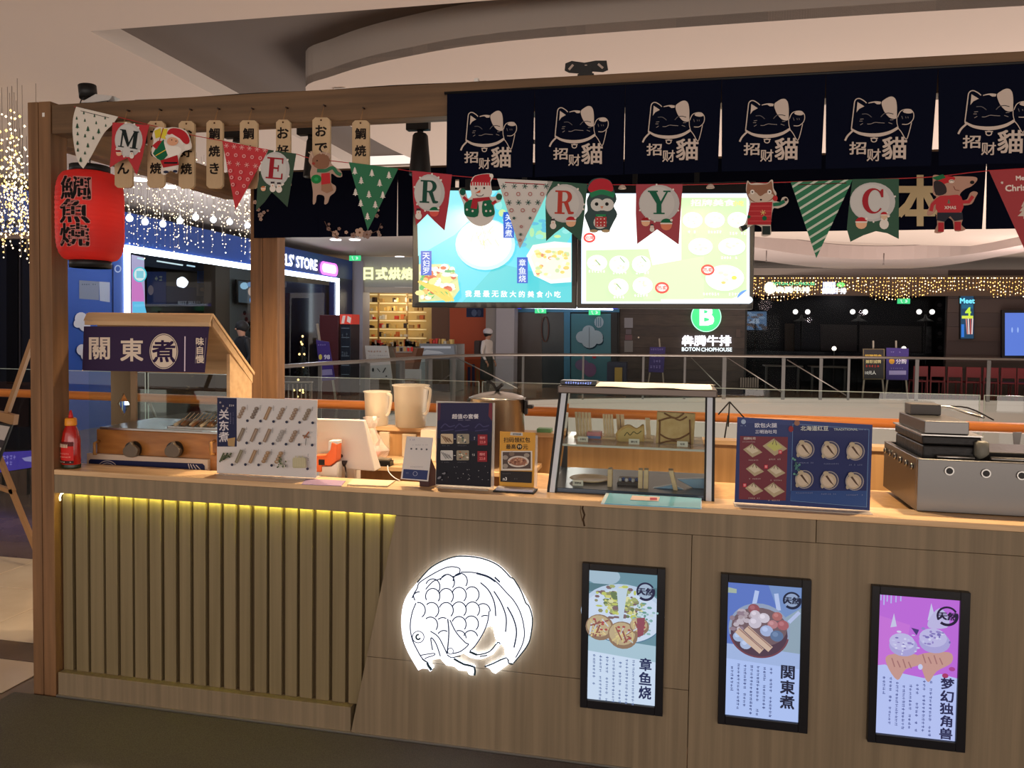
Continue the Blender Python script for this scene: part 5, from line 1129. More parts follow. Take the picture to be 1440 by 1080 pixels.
for j, yy in enumerate((610, 633)):
    c.rrect(620, yy, 637.5, yy+14, 1.5, (196, 176, 146) if j == 0 else (196, 194, 190)); c.rrect(642.5, yy, 660, yy+14, 1.5, (146, 138, 120)); c.rect(672, yy+1, 685.5, yy+16, (140, 34, 44)); c.text('限时', 678.8, yy+5.5, 3.6, (226, 150, 150), .02); c.text('22.8', 678.8, yy+11.5, 3.4, (226, 130, 130), .02)
    for k in range(5): c.line([(621+k*2.6, yy+2+k), (628+k*2, yy+12-k % 2)], 1.2, (120, 92, 70) if j == 0 else (130, 130, 130)); 
    for _ in range(16): c.ell(rr.uniform(644, 658.5), rr.uniform(yy+1.5, yy+12.5), 1.4, 1.2, rr.choice([(206, 196, 170), (90, 110, 90), (170, 110, 80), (60, 70, 80), (214, 206, 190)]), 6)
    c.line([(638.8, yy+7), (641.4, yy+7)], .8, (200, 200, 200)); c.marks(664.5, yy+4, 669.5, yy+8, (190, 190, 190), False, 2.2); c.marks(622, yy+16, 634, yy+17, (110, 110, 120), False, 1.8); c.marks(644, yy+16, 658, yy+17, (110, 110, 120), False, 1.8)
for _ in range(22): c.ell(rr.uniform(620, 688), rr.uniform(652, 676), rr.uniform(.3, .8), rr.uniform(.3, .8), (150, 150, 156), 6)
c.ell(619, 671, 3, 1.6, (120, 120, 130), 10, rot=-30); c.ell(626, 665, 2, 1.3, (120, 120, 130), 10, rot=-30); c.build('menu_print', r, GLOSS); stand(r, 616, 688, .09)
b = MB(); xq = [G(x, 625, Y=.09).x for x in (612.5, 695)]; b.box(xq[0], xq[1], .0942, .096, ZT+.003, G(650, 565, Y=.094).z, M('clear_acrylic', (225, 220, 212), .1, alpha=.35)); b.build('acrylic_sleeve', parent=r)

r, c = board([(703, 606.5), (753, 608.5), (750.5, 688), (702, 684)], .105, 'yellow voucher stand with a noodle picture and black foot strip', .003, col=(206, 152, 60))
c.poly([(718, 607.5), (735, 608.5), (735, 613), (717.5, 612)], (190, 190, 190)); c.text('超值', 724, 610.4, 2.8, (50, 50, 50), .01); c.text('热卖', 730, 610.7, 2.8, (40, 40, 40), .02)
c.text('扫码领红包', 727, 618.6, 7.0, (40, 30, 20), .02, sx=1.0); c.text('最高', 718.5, 628, 6.6, (40, 30, 20), .02); c.ell(730.6, 628.2, 4, 4, (36, 28, 22), 16); c.text('99', 730.6, 628.2, 3.8, (214, 190, 150), .02); c.text('元', 739, 628.6, 6.2, (40, 30, 20), .02)
c.rect(705, 634, 748.5, 661.5, (214, 206, 196)); c.rect(707, 635.5, 746.5, 659, (84, 70, 66)); c.ell(729, 649, 15, 8, (206, 196, 186), 22); c.ell(729, 649, 12, 5.8, (150, 104, 84), 20)
for _ in range(30): c.ell(729+rr.gauss(0, 5), 649+rr.gauss(0, 2.2), 1.5, 1.2, rr.choice([(176, 130, 106), (130, 84, 66), (196, 150, 120), (110, 70, 60)]), 6)
for x, y in ((711, 643), (720, 638), (711, 655), (741, 640)): c.ell(x, y, 4, 3.2, rr.choice([(150, 140, 130), (120, 104, 92)]), 10)
c.poly([(704.5, 661.5), (748.5, 663), (748, 679), (704, 677)], (36, 32, 34)); c.text('n3', 710.5, 673, 4.4, (214, 214, 214), .03); c.marks(720, 672, 730, 674, (90, 90, 92), False, 3); c.marks(707, 665, 720, 666.4, (90, 90, 92), False, 2); c.build('voucher_print', r, GLOSS)
a = G(697, 680, Y=.1).x; e = G(754, 680, Y=.1).x; b = MB(); b.box(a, e, .05, .14, ZT+.0005, ZT+.006, BLACK); b.box(a+.01, e-.005, .055, .1, ZT+.0062, ZT+.016, M('stand_grey', (170, 170, 184), .3)); b.build('stand_foot', parent=r, bevel=.002)
b = MB(); b.box(G(747, 640, Y=.112).x, G(756, 640, Y=.112).x, .109, .111, ZT+.017, G(750, 612, Y=.11).z, M('clear_acrylic', (225, 220, 212), .1, alpha=.35)); b.build('acrylic_wing', parent=r)

r, c = board([(1037, 586.5), (1227, 597.5), (1223, 718), (1033, 706)], .075, 'wide blue menu board with toast dishes on red and six round plates', .005, col=(44, 58, 110))
c.poly([(1037, 587), (1227, 598), (1226.5, 604), (1037, 594)], (52, 66, 120)); c.poly([(1115, 598), (1221, 606), (1217, 711), (1112, 703)], (34, 44, 96)); c.line([(1115, 596), (1222, 604), (1218.5, 713), (1112, 704)], .8, (110, 150, 196), closed=True); c.poly([(1112, 690), (1219, 690), (1218, 712), (1112, 703)], (46, 76, 136)); c.poly([(1040.5, 613), (1108, 614.5), (1105, 704), (1039, 702)], (112, 50, 62))
c.text('欧包火腿', 1077, 598, 6.4, (206, 210, 226), .02, sx=1.15); c.text('三明治吐司', 1077, 607, 5.2, (206, 210, 226), .02, sx=1.1); c.text('招牌吐司', 1054, 616.5, 3.6, (206, 196, 190), .02, sx=1.1); c.marks(1044, 620.5, 1063, 622, (190, 170, 170), False, 2); c.ell(1045.5, 593, 3.4, 3.4, (160, 180, 210), 10); c.marks(1041, 598, 1050, 599.4, (150, 170, 200), False, 2)
for x, y, s_ in ((1058, 633, 1), (1089, 628, 1.28), (1061, 660, .95), (1091, 662, .95), (1060, 687, .95), (1088, 688, 1.1)):
    c.poly([(x-13*s_, y-1), (x-1, y-9*s_), (x+14*s_, y+3), (x, y+10*s_)], (176, 162, 132)); c.poly([(x-9*s_, y-2), (x, y-7*s_), (x+9*s_, y+1), (x, y+5*s_)], (206, 196, 172) if s_ < 1.2 else (186, 190, 110)); c.line([(x-3, y-3), (x, y-9*s_), (x+3, y-2)], 1.4, (120, 110, 90)); c.marks(x-8, y+13*s_, x+9, y+14.8*s_, (196, 176, 172), False, 2.4)
for x, y in ((1097, 635.5), (1077, 656), (1047, 682)): c.rect(x-2.4, y-2.6, x+2.4, y+2.6, (206, 50, 70)); c.text('荐', x, y, 3.4, (240, 210, 210), .0)
c.ell(1120.5, 594.5, 4, 4, (150, 106, 84), 12); c.ell(1112, 603, 3.6, 4.4, (140, 40, 48), 12); c.text('北海道红豆', 1145, 602, 6.6, (206, 212, 206), .02, sx=1.1); c.text('TRADITIONAL', 1189, 603.5, 3.2, (190, 206, 206), .02, sx=1.15); c.marks(1207, 603, 1218, 604.6, (150, 160, 190), False, 2)
for j in range(2):
    for i in range(3):
        x, y = 1132+i*35.5-(i*.3)-j*1.5, 631.5+j*42+i*1.3
        c.ell(x, y, 13, 13, (150, 146, 150), 24); c.ell(x, y, 11.6, 11.8, (66, 66, 92), 22); c.ell(x-1, y+.5, 10.6, 10.4, (186, 170, 146), 20); c.ell(x-2, y+1, 8, 7.4, (200, 184, 164), 16); c.poly([(x-6, y-6), (x-3, y-7), (x+7, y+8), (x+1, y+3)], (84, 62, 48)); c.ell(x-5, y-10, 4, 3, (180, 166, 140), 10); c.ell(x-10, y+8, 2.4, 3.2, (170, 160, 140), 8)
        c.marks(x-12, y+18, x+13, y+20, (120, 130, 170), False, 2.4)
for _ in range(16): c.ell(1119+rr.gauss(0, 3), 657+rr.gauss(0, 5), 1.8, 1.6, rr.choice([(70, 120, 120), (96, 150, 140), (60, 96, 96)]), 7)
c.build('menu_print', r, GLOSS)
b = MB(); xq = [G(x, 705, Y=.072).x for x in (1032, 1224)]; b.box(xq[0], xq[1], .03, .12, ZT+.0002, ZT+.0035, M('clear_acrylic_foot')); b.build('acrylic_foot', parent=r)

# papers on the ledge and the blue folders
for i, (poly, col, l) in enumerate((([(430, 673), (486, 676), (480, 683), (424, 681)], (150, 126, 156), 'purple printed leaflet lying flat beside the white menu board'), ([(497, 673.5), (556, 675.5), (545, 683), (488, 681)], (206, 190, 160), 'cream open booklet lying on the ledge before the till'))):
    z_ = ZT+.0005+i*.0; r = root('paper_leaflet', tuple(G(*poly[0], Z=ZT+.001)), l, 'paper', 'papers on the ledge')
    b = MB(); b.plate([G(x, y, Z=ZT+.006-.003*(1-i)) for x, y in poly], .004-.002*(1-i), M('paper_%d' % i, col, .6), back=(0, 0, -1)); b.build('sheet', parent=r)
r = root('plastic_folders', tuple(G(915, 700, Z=ZT+.002)), 'stack of light blue plastic folders overhanging the ledge before the display case', 'folder')
for k in range(4):
    dx = (0, 4, -3, 2)[k]; z_ = ZT+.0008+k*.0045
    p = [(848+dx, 709), (855+dx, 694.5), (985+dx*.5, 701.5), (983+dx, 716)]
    pp = [G(x, y, Z=z_) for x, y in p]; cz = [0, 0, 0, 0]
    b = MB(); b.add([tuple(q_+Vector((0, 0, h_ if q_.y < 0 else 0))) for q_, h_ in zip(pp, cz)]+[tuple(q_+Vector((0, 0, .0035+(h_ if q_.y < 0 else 0)))) for q_, h_ in zip(pp, cz)], [(0, 3, 2, 1), (4, 5, 6, 7), (0, 1, 5, 4), (1, 2, 6, 5), (2, 3, 7, 6), (3, 0, 4, 7)], M('folder_%d' % k, ((150, 196, 220), (196, 206, 226), (190, 214, 226), (92, 172, 200))[k], .2, coat=.5)); b.build('folder', parent=r)
c = Canvas(PX(Z=ZT+.0185), nrm=(0, 0, 1)); c.poly([(889, 697), (928, 699), (926, 705), (886, 703)], (196, 176, 170)); c.rect(914, 700, 924, 703.5, (150, 60, 80)); c.build('sticker_print', r, GLOSS)
# ================================================================== display case
dc = root('display_case', (-.17, .3, ZT), 'glass display case with black edges and a lit shelf in the middle of the counter', 'display case')
YA, YBt, YC = .105, .235, .56
xa0 = G(769, 690, Y=YA).x; xa1 = G(1004.5, 706, Y=YA).x; zb0 = ZT+.0006
xt0 = G(786, 553, Y=YBt).x; xt1 = G(1006, 563, Y=YBt).x; zt0 = G(895, 556, Y=YBt).z
W3 = M('case_white', (206, 214, 224), .35)
for s, x0, x1 in ((1, xa0, xt0), (-1, xa1, xt1)):
    for k, (w_, m_) in enumerate(((.010, BLACK), (.020, W3), (.007, BLACK))):
        o_ = (0, .0105, .031)[k]*s
        b = MB(); xs0, xs1 = sorted((x0+o_, x0+o_+w_*s)); xs2, xs3 = sorted((x1+o_, x1+o_+w_*s))
        b.hexa([(xs0, YA, zb0), (xs1, YA, zb0), (xs1, YA+.012, zb0), (xs0, YA+.012, zb0)], [(xs2, YBt, zt0), (xs3, YBt, zt0), (xs3, YBt+.012, zt0), (xs2, YBt+.012, zt0)], m_); b.build('corner_strip', parent=dc)
b = MB(); b.box(xa0, xa1, YA+.013, YC+.02, zb0, zb0+.018, M('case_floor', (70, 84, 100), .3, .4)); b.build('case_floor', parent=dc, bevel=.002)
b = MB(); b.box(xt0-.004, xt1+.006, YBt-.012, YC+.02, zt0+.0005, zt0+.03, M('case_top_dark', (88, 78, 72), .35, .6)); b.build('top_casing', parent=dc, bevel=.004)
for x in (xa0+.005, xa1-.005):
    b = MB(); b.box(x-.011, x+.011, YC, YC+.018, zb0+.0185, zt0, M('case_post', (44, 46, 50), .35, .5)); b.build('rear_post', parent=dc)
zs = G(895, 631, Y=YA+.07).z
b = MB(); b.box(xa0+.035, xa1-.035, YA+.075, YC-.005, zs, zs+.006, M('shelf_glass', (196, 206, 206), .1, alpha=.45)); b.build('glass_shelf', parent=dc)
b = MB(); b.box(xa0+.036, xa1-.036, YA+.069, YA+.0745, zs-.001, zs+.007, M('shelf_edge', (196, 196, 190), .25)); b.build('shelf_edge_trim', parent=dc)
b = MB(); b.add([(xa0+.03, YA+.005, zb0+.02), (xa1-.03, YA+.005, zb0+.02), (xt1-.03, YBt+.002, zt0), (xt0+.03, YBt+.002, zt0)], [(0, 1, 2, 3)], PANE); b.build('front_glass_pane', parent=dc)
for x0, x1 in ((xa0+.003, xt0+.003), (xa1-.003, xt1-.003)):
    b = MB(); b.add([(x0, YA+.014, zb0+.02), (x0, YC, zb0+.02), (x1, YC, zt0), (x1, YBt+.014, zt0)], [(0, 1, 2, 3)], PANE); b.build('side_glass_pane', parent=dc)
b = MB(); b.box(xa0+.04, xa1-.04, YC-.03, YC-.02, zt0-.012, zt0-.002, M('case_led', (255, 240, 220), .4, emit=(255, 236, 208), es=5)); b.build('case_lamp', parent=dc)
# paper lying on top
pc = root('paper_sheet', (-.1, .35, zt0+.031), 'long white sheet of paper draped over the display case top', 'paper')
b = MB(); vs = []; fs = []; n = 16; xp0, xp1 = G(838, 548, Y=YBt).x, G(1001, 552, Y=YBt).x
for i in range(n+1):
    x = xp0+(xp1-xp0)*i/n; e_ = .004*math.sin(i*.8)+.004
    for y, z_ in ((YBt-.016, zt0+.030+e_*.5), (YBt+.02, zt0+.034+e_), (YBt+.16, zt0+.036+e_*.5), (YBt+.27, zt0+.033)): vs.append((x+(.03 if y > .4 else 0), y, z_))
for i in range(n):
    for j in range(3): a = i*4+j; fs.append((a, a+1, a+5, a+4))
b.add(vs, fs, M('paper_white', (232, 222, 208), .7), True); b.build('sheet', parent=pc)
r = root('case_controls', (xt0+.02, .3, zt0+.031), 'small black switch box with glowing lettering on the left end of the case top', 'switch box')
b = MB(); b.box(xt0+.0, xt0+.15, YBt+.03, YBt+.10, zt0+.0312, zt0+.05, M('switch_black', (30, 30, 34), .4)); b.build('box', parent=r, bevel=.003)
c = Canvas(lambda u, v: Vector((xt0+.02+u*.001, YBt+.03, zt0+.041-v*.001))); c.marks(0, -5, 110, 5, (150, 170, 255), False, 10); c.build('lettering', r, SCREEN)
# contents
def inx(px, py, Y): return G(px, py, Y=Y)
YS = .30
def plank(px, py0, py1, Y, w_, d_, label, lean=0.0, grp='upright wooden slats in the display case', zbase=None):
    q = inx(px, py1, Y); zb_ = zbase if zbase is not None else q.z; zt_ = inx(px, py0, Y).z
    r = root('wooden_divider', (q.x, Y, zb_), label, 'divider', grp)
    b = MB(); b.hexa([(q.x-w_/2, Y, zb_), (q.x+w_/2, Y, zb_), (q.x+w_/2, Y+d_, zb_), (q.x-w_/2, Y+d_, zb_)], [(q.x-w_/2+lean, Y, zt_), (q.x+w_/2+lean, Y, zt_), (q.x+w_/2+lean, Y+d_, zt_), (q.x-w_/2+lean, Y+d_, zt_)], LIGHTW); b.build('board', parent=r, bevel=.001, seg=1); return r
zs1 = zs+.0066
words_ = 'first second third fourth fifth sixth seventh eighth'.split()
def rack(px0, px1, n, py0, Y, label, name='wooden_rack', zb_=zs1, d_=.10, arm=True):
    xa_, xb_ = inx(px0, 600, Y).x, inx(px1, 600, Y).x; zt_ = inx((px0+px1)/2, py0, Y).z
    r = root(name, ((xa_+xb_)/2, Y, zb_), label, 'rack', 'small wooden racks in the display case'); st = (xb_-xa_)/n
    for i in range(n):
        b = MB(); x = xa_+i*st; b.hexa([(x+.008, Y, zb_+.010), (x+.008+st*.78, Y, zb_+.010), (x+.008+st*.78, Y+.012, zb_+.010), (x+.008, Y+.012, zb_+.010)], [(x, Y+.0, zt_), (x+st*.78, Y, zt_), (x+st*.78, Y+.012, zt_), (x, Y+.012, zt_)], LIGHTW); b.build('slat', parent=r)
    b = MB(); b.box(xa_, xb_+.012, Y-.01, Y+d_, zb_, zb_+.0096, LIGHTW); b.build('foot_board', parent=r)
    return r
rack(808, 831, 5, 580, .36, 'five-slat wooden rack at the left of the upper shelf')
rack(847, 862, 4, 583, .37, 'four-slat wooden rack beside the pink packet on the upper shelf')
rack(866, 878, 2, 583, .43, 'two-slat wooden rack behind the cat-shaped bread')
rack(907, 915, 1, 588, .36, 'single wooden post between the two breads on the upper shelf')
r = root('pink_packet', tuple(inx(835, 620, .34)), 'small pink packet with blue band on the upper shelf', 'packet'); q0, q1 = inx(825, 614, .34), inx(845, 614, .34)
b = MB(); b.box(q0.x, q1.x, .34, .40, zs1, zs1+.03, M('packet_pink', (206, 130, 136), .5)); b.build('packet_body', parent=r, bevel=.003); b = MB(); b.box(q0.x+.001, q1.x-.001, .3385, .3397, zs1+.003, zs1+.014, M('packet_blue', (96, 130, 190), .5)); b.build('blue_band', parent=r, label='blue band')
r = root('cat_bread', tuple(inx(886, 626, .32)), 'toast bread shaped like a cat head on the upper shelf', 'bread')
out = spline([(868, 623), (866, 610), (873, 602), (884, 597.5), (895, 603), (904, 597), (906, 606), (906, 623)], 3); pl = [inx(x, y, .32) for x, y in out]
for p_ in pl: p_.z = max(p_.z, zs1)
b = MB(); b.plate(pl, .03, M('bread_crust', (190, 148, 84), .7, noise=((214, 176, 112), 40, 3))); b.build('slice', parent=r, bevel=.004); c = Canvas(PX(Y=.32))
c.poly(spline([(870, 621), (869, 611), (875, 605), (884, 601), (894, 606), (903, 602), (904, 610), (903, 621)], 3), (206, 176, 116)); c.line(spline([(878, 613), (882, 608), (886, 612), (891, 607), (896, 610), (902, 606)], 3), 1.3, (84, 80, 50)); c.build('face_print', r, PRINT)
r = root('framed_toast', tuple(inx(950, 628, .30)), 'large square toast in a rough brown-stick frame on the upper shelf', 'bread')
pl = [inx(x, y, .30) for x, y in ((924, 579), (978, 582), (975, 632), (922, 630))]; pl[2].z = pl[3].z = zs1
b = MB(); b.plate(pl, .03, M('toast', (196, 160, 104), .7, noise=((214, 182, 130), 30, 3))); b.build('slice', parent=r, bevel=.003)
b = MB(); SB = M('stick_brown', (126, 84, 50), .7)
for l in ([(928, 590), (927, 628)], [(970, 590), (971, 630)], [(934, 581), (950, 588), (962, 581)], [(926, 592), (944, 587), (956, 591), (966, 586)], [(927, 610), (940, 617), (955, 617), (970, 609)], [(926, 624), (945, 620), (972, 624)]): b.tube([inx(x, y, .297) for x, y in spline(l, 3)], .0035, SB, 6)
b.build('stick_frame', parent=r)
for i, (x, y, Yc, zb_, t, l) in enumerate(((819.5, 623, .25, zs1, '卡通包', 'small white price card before the five-slat rack'), (891.5, 627, .24, zs1, '猫吐司', 'small white price card before the cat-shaped bread'), (959.5, 631, .23, zs1, '吐司', 'small white price card before the framed toast'), (812.5, 688, .17, zb0+.0185, '铜锣烧', 'small white price card before the round wooden plate'))):
    q = inx(x, y, Yc); r = root('price_card', (q.x, Yc, zb_), l, 'price card', 'price cards in the display case'); b = MB(); b.box(q.x-.021, q.x+.021, Yc, Yc+.0015, zb_, zb_+.022, M('card_white', (222, 216, 204), .6)); b.build('card', parent=r)
    c = Canvas(lambda u, v, q=q, Yc=Yc, zb_=zb_: Vector((q.x+u*.001, Yc, zb_+.011-v*.001))); c.text(t, 0, 0, 8, (40, 40, 44), .02); c.build('lettering', r, PRINT)
zf = zb0+.0184
r = root('wooden_plate', tuple(inx(832, 684, .3)), 'round pale wooden plate on the case floor', 'plate'); q = inx(830, 680, .30)
b = MB(); b.lathe([(0, 0), (.06, 0), (.085, .008), (.082, .0105), (.058, .004), (0, .004)], (q.x, .30, zf), LIGHTW, 30); b.build('dish', parent=r)
for i, (px, py0, l) in enumerate(((857, 660, 'lone wooden slat on the case floor beside the round plate'), (900, 661, 'left slat of the close pair on the case floor'), (908, 661, 'right slat of the close pair on the case floor'), (950, 662, 'wooden slat leaning on the case floor above the blue bags'))):
    plank(px, py0, 694, .18, .017, .05, l, zbase=zf, lean=-.02 if i == 3 else 0)
r = root('blue_bags', tuple(inx(960, 698, .25)), 'folded light blue plastic bags on the case floor', 'bag'); BB = M('bag_blue', (130, 170, 206), .3, coat=.4)
for poly, Yc in (([(918, 700), (945, 682), (962, 700)], .20), ([(952, 674), (1000, 673), (998, 702), (975, 702)], .24)):
    pl = [inx(x, y, Yc) for x, y in poly]
    for p_ in pl: p_.z = max(p_.z, zf)
    b = MB(); b.plate(pl, .03, BB); b.build('folded_bag', parent=r, bevel=.003)
r = root('snack_tray', tuple(inx(882, 693, .26)), 'dark tray with blue and white sweets between the slats', 'tray'); q = inx(882, 690, .24)
b = MB(); b.box(q.x-.04, q.x+.05, .22, .36, zf, zf+.012, M('tray_dark', (50, 46, 48), .5)); b.build('tray_body', parent=r, bevel=.002)
for k in range(6):
    b = MB(); b.ball((q.x-.03+k*.013, .245+.02*(k % 2), zf+.018), .008, M('sweet_%d' % (k % 2), ((206, 206, 214), (70, 100, 170))[k % 2], .4), 8); b.build('sweet', parent=r)

# ================================================================== waffle machine
tm = root('waffle_machine', (1.3, .35, .993), 'stainless steel waffle fish griddle with closed black plates at the right end of the counter', 'griddle')
YM, YM2 = .135, .595; xm0 = G(1290, 680, Y=YM).x; zm0 = ZT+.0008; zm1 = G(1290, 645, Y=YM).z; xm1 = xm0+.95
TH = .004
def panel(name, x0, x1, y0, y1, z0, z1, mat, **k): b = MB(); b.box(x0, x1, y0, y1, z0, z1, mat); return b.build(name, parent=tm, **k)
panel('front_panel', xm0, xm1, YM, YM+.02, zm0, zm1, BRUSHED, bevel=.003); panel('side_panel', xm0, xm0+.02, YM+.0205, YM2, zm0, zm1, BRUSHED, bevel=.002); panel('rear_panel', xm0+.0205, xm1-.0205, YM2-.02, YM2, zm0, zm1, BRUSHED); panel('side_panel', xm1-.02, xm1, YM+.0205, YM2, zm0, zm1, BRUSHED)
panel('tray_bottom', xm0+.021, xm1-.021, YM+.021, YM2-.021, zm1-.05, zm1-.045, M('griddle_dark', (24, 22, 22), .4))
panel('foot_rail', xm0+.02, xm1, YM+.004, YM+.02, ZT+.0002, zm0-.0001, BLACK) if False else None
def bolt(q, d, r_=.0155):
    b = MB(); d = Vector(d)
    b.tube([q, q+d*.006], r_, STEEL, 20); b.build('vent_ring', parent=tm)
    b = MB(); b.tube([q+d*.0062, q+d*.0075], r_*.72, BLACK, 16); b.build('vent_hole', parent=tm)
for x, y in ((1334.5, 662), (1386, 665.5), (1436, 668.5)): q = G(x, y, Y=YM); bolt(Vector((q.x, YM-.0005, q.z)), (0, -1, 0))
for x, y in ((1246, 633.5), (1252, 637), (1259.5, 641.5), (1267, 646.5), (1275, 651), (1283, 655.5)):
    q = G(x, y, X=xm0); bolt(Vector((xm0-.0005, q.y, q.z)), (-1, 0, 0), .012)
IR = M('cast_iron', (22, 20, 20), .45, .3, bump=.2, bscale=40)
def slab(pf, zlo, zhi, name, mat, bev=.006):
    (x0, y0), (x1, y1) = pf; b = MB(); b.box(x0, x1, y0, y1, zlo, zhi, mat); return b.build(name, parent=tm, bevel=bev)
ya_, yb_ = .20, .56; xw0 = G(1298, 630, Y=ya_).x; xw1 = G(1380, 620, Y=ya_).x
zz = lambda py: G(1330, py, Y=ya_).z
slab(((xw0, ya_), (xw1, yb_)), zm1-.03, zz(627), 'lower_plate', IR); slab(((xw0-.004, ya_-.004), (xw1, yb_)), zz(626), zz(613.5), 'upper_plate', IR)
slab(((xw0-.01, ya_-.01), (xw1+.003, yb_+.01)), zz(613.3), zz(611), 'plate_lip', STEEL, .001)
slab(((G(1301, 600, Y=ya_).x, ya_+.005), (G(1364, 600, Y=ya_).x, yb_-.02)), zz(610.8), zz(593), 'steel_cover', BRUSHED, .003)
q = G(1277, 580, Y=.45); q2 = G(1320, 580, Y=.45); slab(((q.x, .42), (q2.x, .50)), zz(592.6), zz(592.6)+.042, 'terminal_box', M('box_grey', (66, 62, 60), .5), .003)
b = MB(); zq = zz(592)+.03; b.tube(spline([(q2.x-.015, .43, zq), (q2.x+.03, .42, zq+.002), (q2.x+.09, .40, zq-.018), (q2.x+.13, .36, zz(592)+.002)], 4), .005, STEEL, 8); b.tube(spline([(q2.x, .47, zq), (q2.x+.12, .5, zq-.005), (q2.x+.25, .6, zq-.06)], 4), .003, BLACK, 8); b.build('armoured_cable', parent=tm)
b = MB(); q = G(1380, 634, Y=.19); b.tube([(q.x+.005, .19, q.z-.02), (q.x, .19, q.z-.012), (q.x, .19, q.z+.03), (q.x, .19, q.z+.036)], [.02, .0245, .0235, .014], M('knob_stone', (112, 110, 100), .5), 20); b.build('handle_knob', parent=tm)
b = MB(); b.tube([(xw0+.04, .178, zm1+.004), (q.x-.026, .178, zm1+.004)], .006, STEEL, 8); b.tube([(q.x+.026, .178, zm1+.004), (xm1-.03, .178, zm1+.004)], .008, STEEL, 8); b.build('handle_rod', parent=tm)
slab(((xw1+.03, .30), (xm1-.04, .56)), zm1-.044, zm1+.012, 'second_plate', IR)
r = root('steel_bracket', tuple(G(1425, 635, Y=1.2)), 'grey steel bracket standing behind the waffle machine', 'bracket'); b = MB(); Q = lambda x, y: G(x, y, Y=1.62)
b.plate([Q(1425, 608), (Q(1437, 608)), Q(1433, 632), Q(1428, 640), Q(1417, 634), Q(1426, 626)], .008, BRUSHED); b.bar(Q(1428, 634), (Q(1428, 634).x, 1.62, 1.0455), .012, BRUSHED); b.build('arm', parent=r)

# ================================================================== till, reader, jugs, pot
pt = root('till_terminal', tuple(G(480, 665, Y=.3)), 'white till screen seen from behind with a sloping back', 'till')
TW = M('till_white', (224, 212, 198), .35); A = [(440, 589), (511, 591), (527, 663), (436, 656)]
f_ = [G(x, y, Y=.28) for x, y in A]; bk_ = [Vector((p_.x, p_.y+.03, p_.z)) for p_ in f_]; bk_[2].y += .05; bk_[3].y += .05
b = MB(); b.hexa([f_[3], f_[2], bk_[2], bk_[3]], [f_[0], f_[1], bk_[1], bk_[0]], TW); b.build('screen_back', parent=pt, bevel=.006, seg=3)
b = MB(); q = G(500, 640, Y=.278); b.lathe([(0, 0), (.01, 0)], (0, 0, 0), BLACK, 8) if False else b.tube([(G(480, 641, Y=.28).x, .2795, G(480, 641, Y=.28).z), (G(480, 641, Y=.28).x, .277, G(480, 641, Y=.28).z)], .008, M('logo_dark', (60, 54, 50), .5), 12); b.build('port_cap', parent=pt)
b = MB(); q = G(484, 665, Y=.33); b.box(q.x-.09, q.x+.05, .33, .40, .8305, f_[2].z+.02, TW); b.box(q.x-.11, q.x+.07, .29, .45, .8303, .842, TW); b.build('till_foot', parent=pt, bevel=.004)
b = MB(); b.tube(spline([(G(484, 653, Y=.27).x, .27, G(484, 653, Y=.27).z), (G(486, 660, Y=.25).x, .25, G(486, 660, Y=.25).z), (G(487, 672, Y=.2).x, .2, 1.0), (G(487, 672, Y=.2).x, .22, .84)], 4), .0035, M('cord_brown', (50, 34, 30), .5), 8)
q = G(484, 652, Y=.27); b.tube([(q.x, .27, q.z+.012), (q.x, .27, q.z-.012)], [.014, .005], M('cord_brown'), 12); b.build('cord', parent=pt)
rd = root('card_reader', tuple(G(455, 665, Y=.2)), 'orange and white payment reader half hidden by the white menu board', 'card reader')
b = MB(); OR = M('reader_orange', (236, 108, 50), .4); P2 = lambda l, Y=.2: [G(x, y, Y=Y) for x, y in l]
b.plate(P2([(440, 641), (458, 640), (464, 633), (466, 622), (474, 625), (473, 648), (464, 655), (452, 655), (452, 664), (440, 664)]), .05, OR); b.build('orange_shell', parent=rd, bevel=.004)
b = MB(); q = G(452, 650, Y=.1985); b.box(q.x-.012, q.x+.014, .1965, .1995, q.z-.012, q.z+.012, BLACK); b.build('slot', parent=rd)
b = MB(); pl = P2([(452, 656), (466, 656), (474, 650), (474, 674), (448, 676), (448, 666)], .205); 
b.plate(pl, .05, WHITE); b.box(G(450, 670, Y=.2).x, G(473, 670, Y=.2).x, .206, .255, .8305, G(460, 676, Y=.2).z, WHITE); b.plate(P2([(462, 620), (475, 620), (475, 625), (467, 622.5), (465, 633), (461, 634)], .206), .045, WHITE); b.build('white_cradle', parent=rd, bevel=.003)
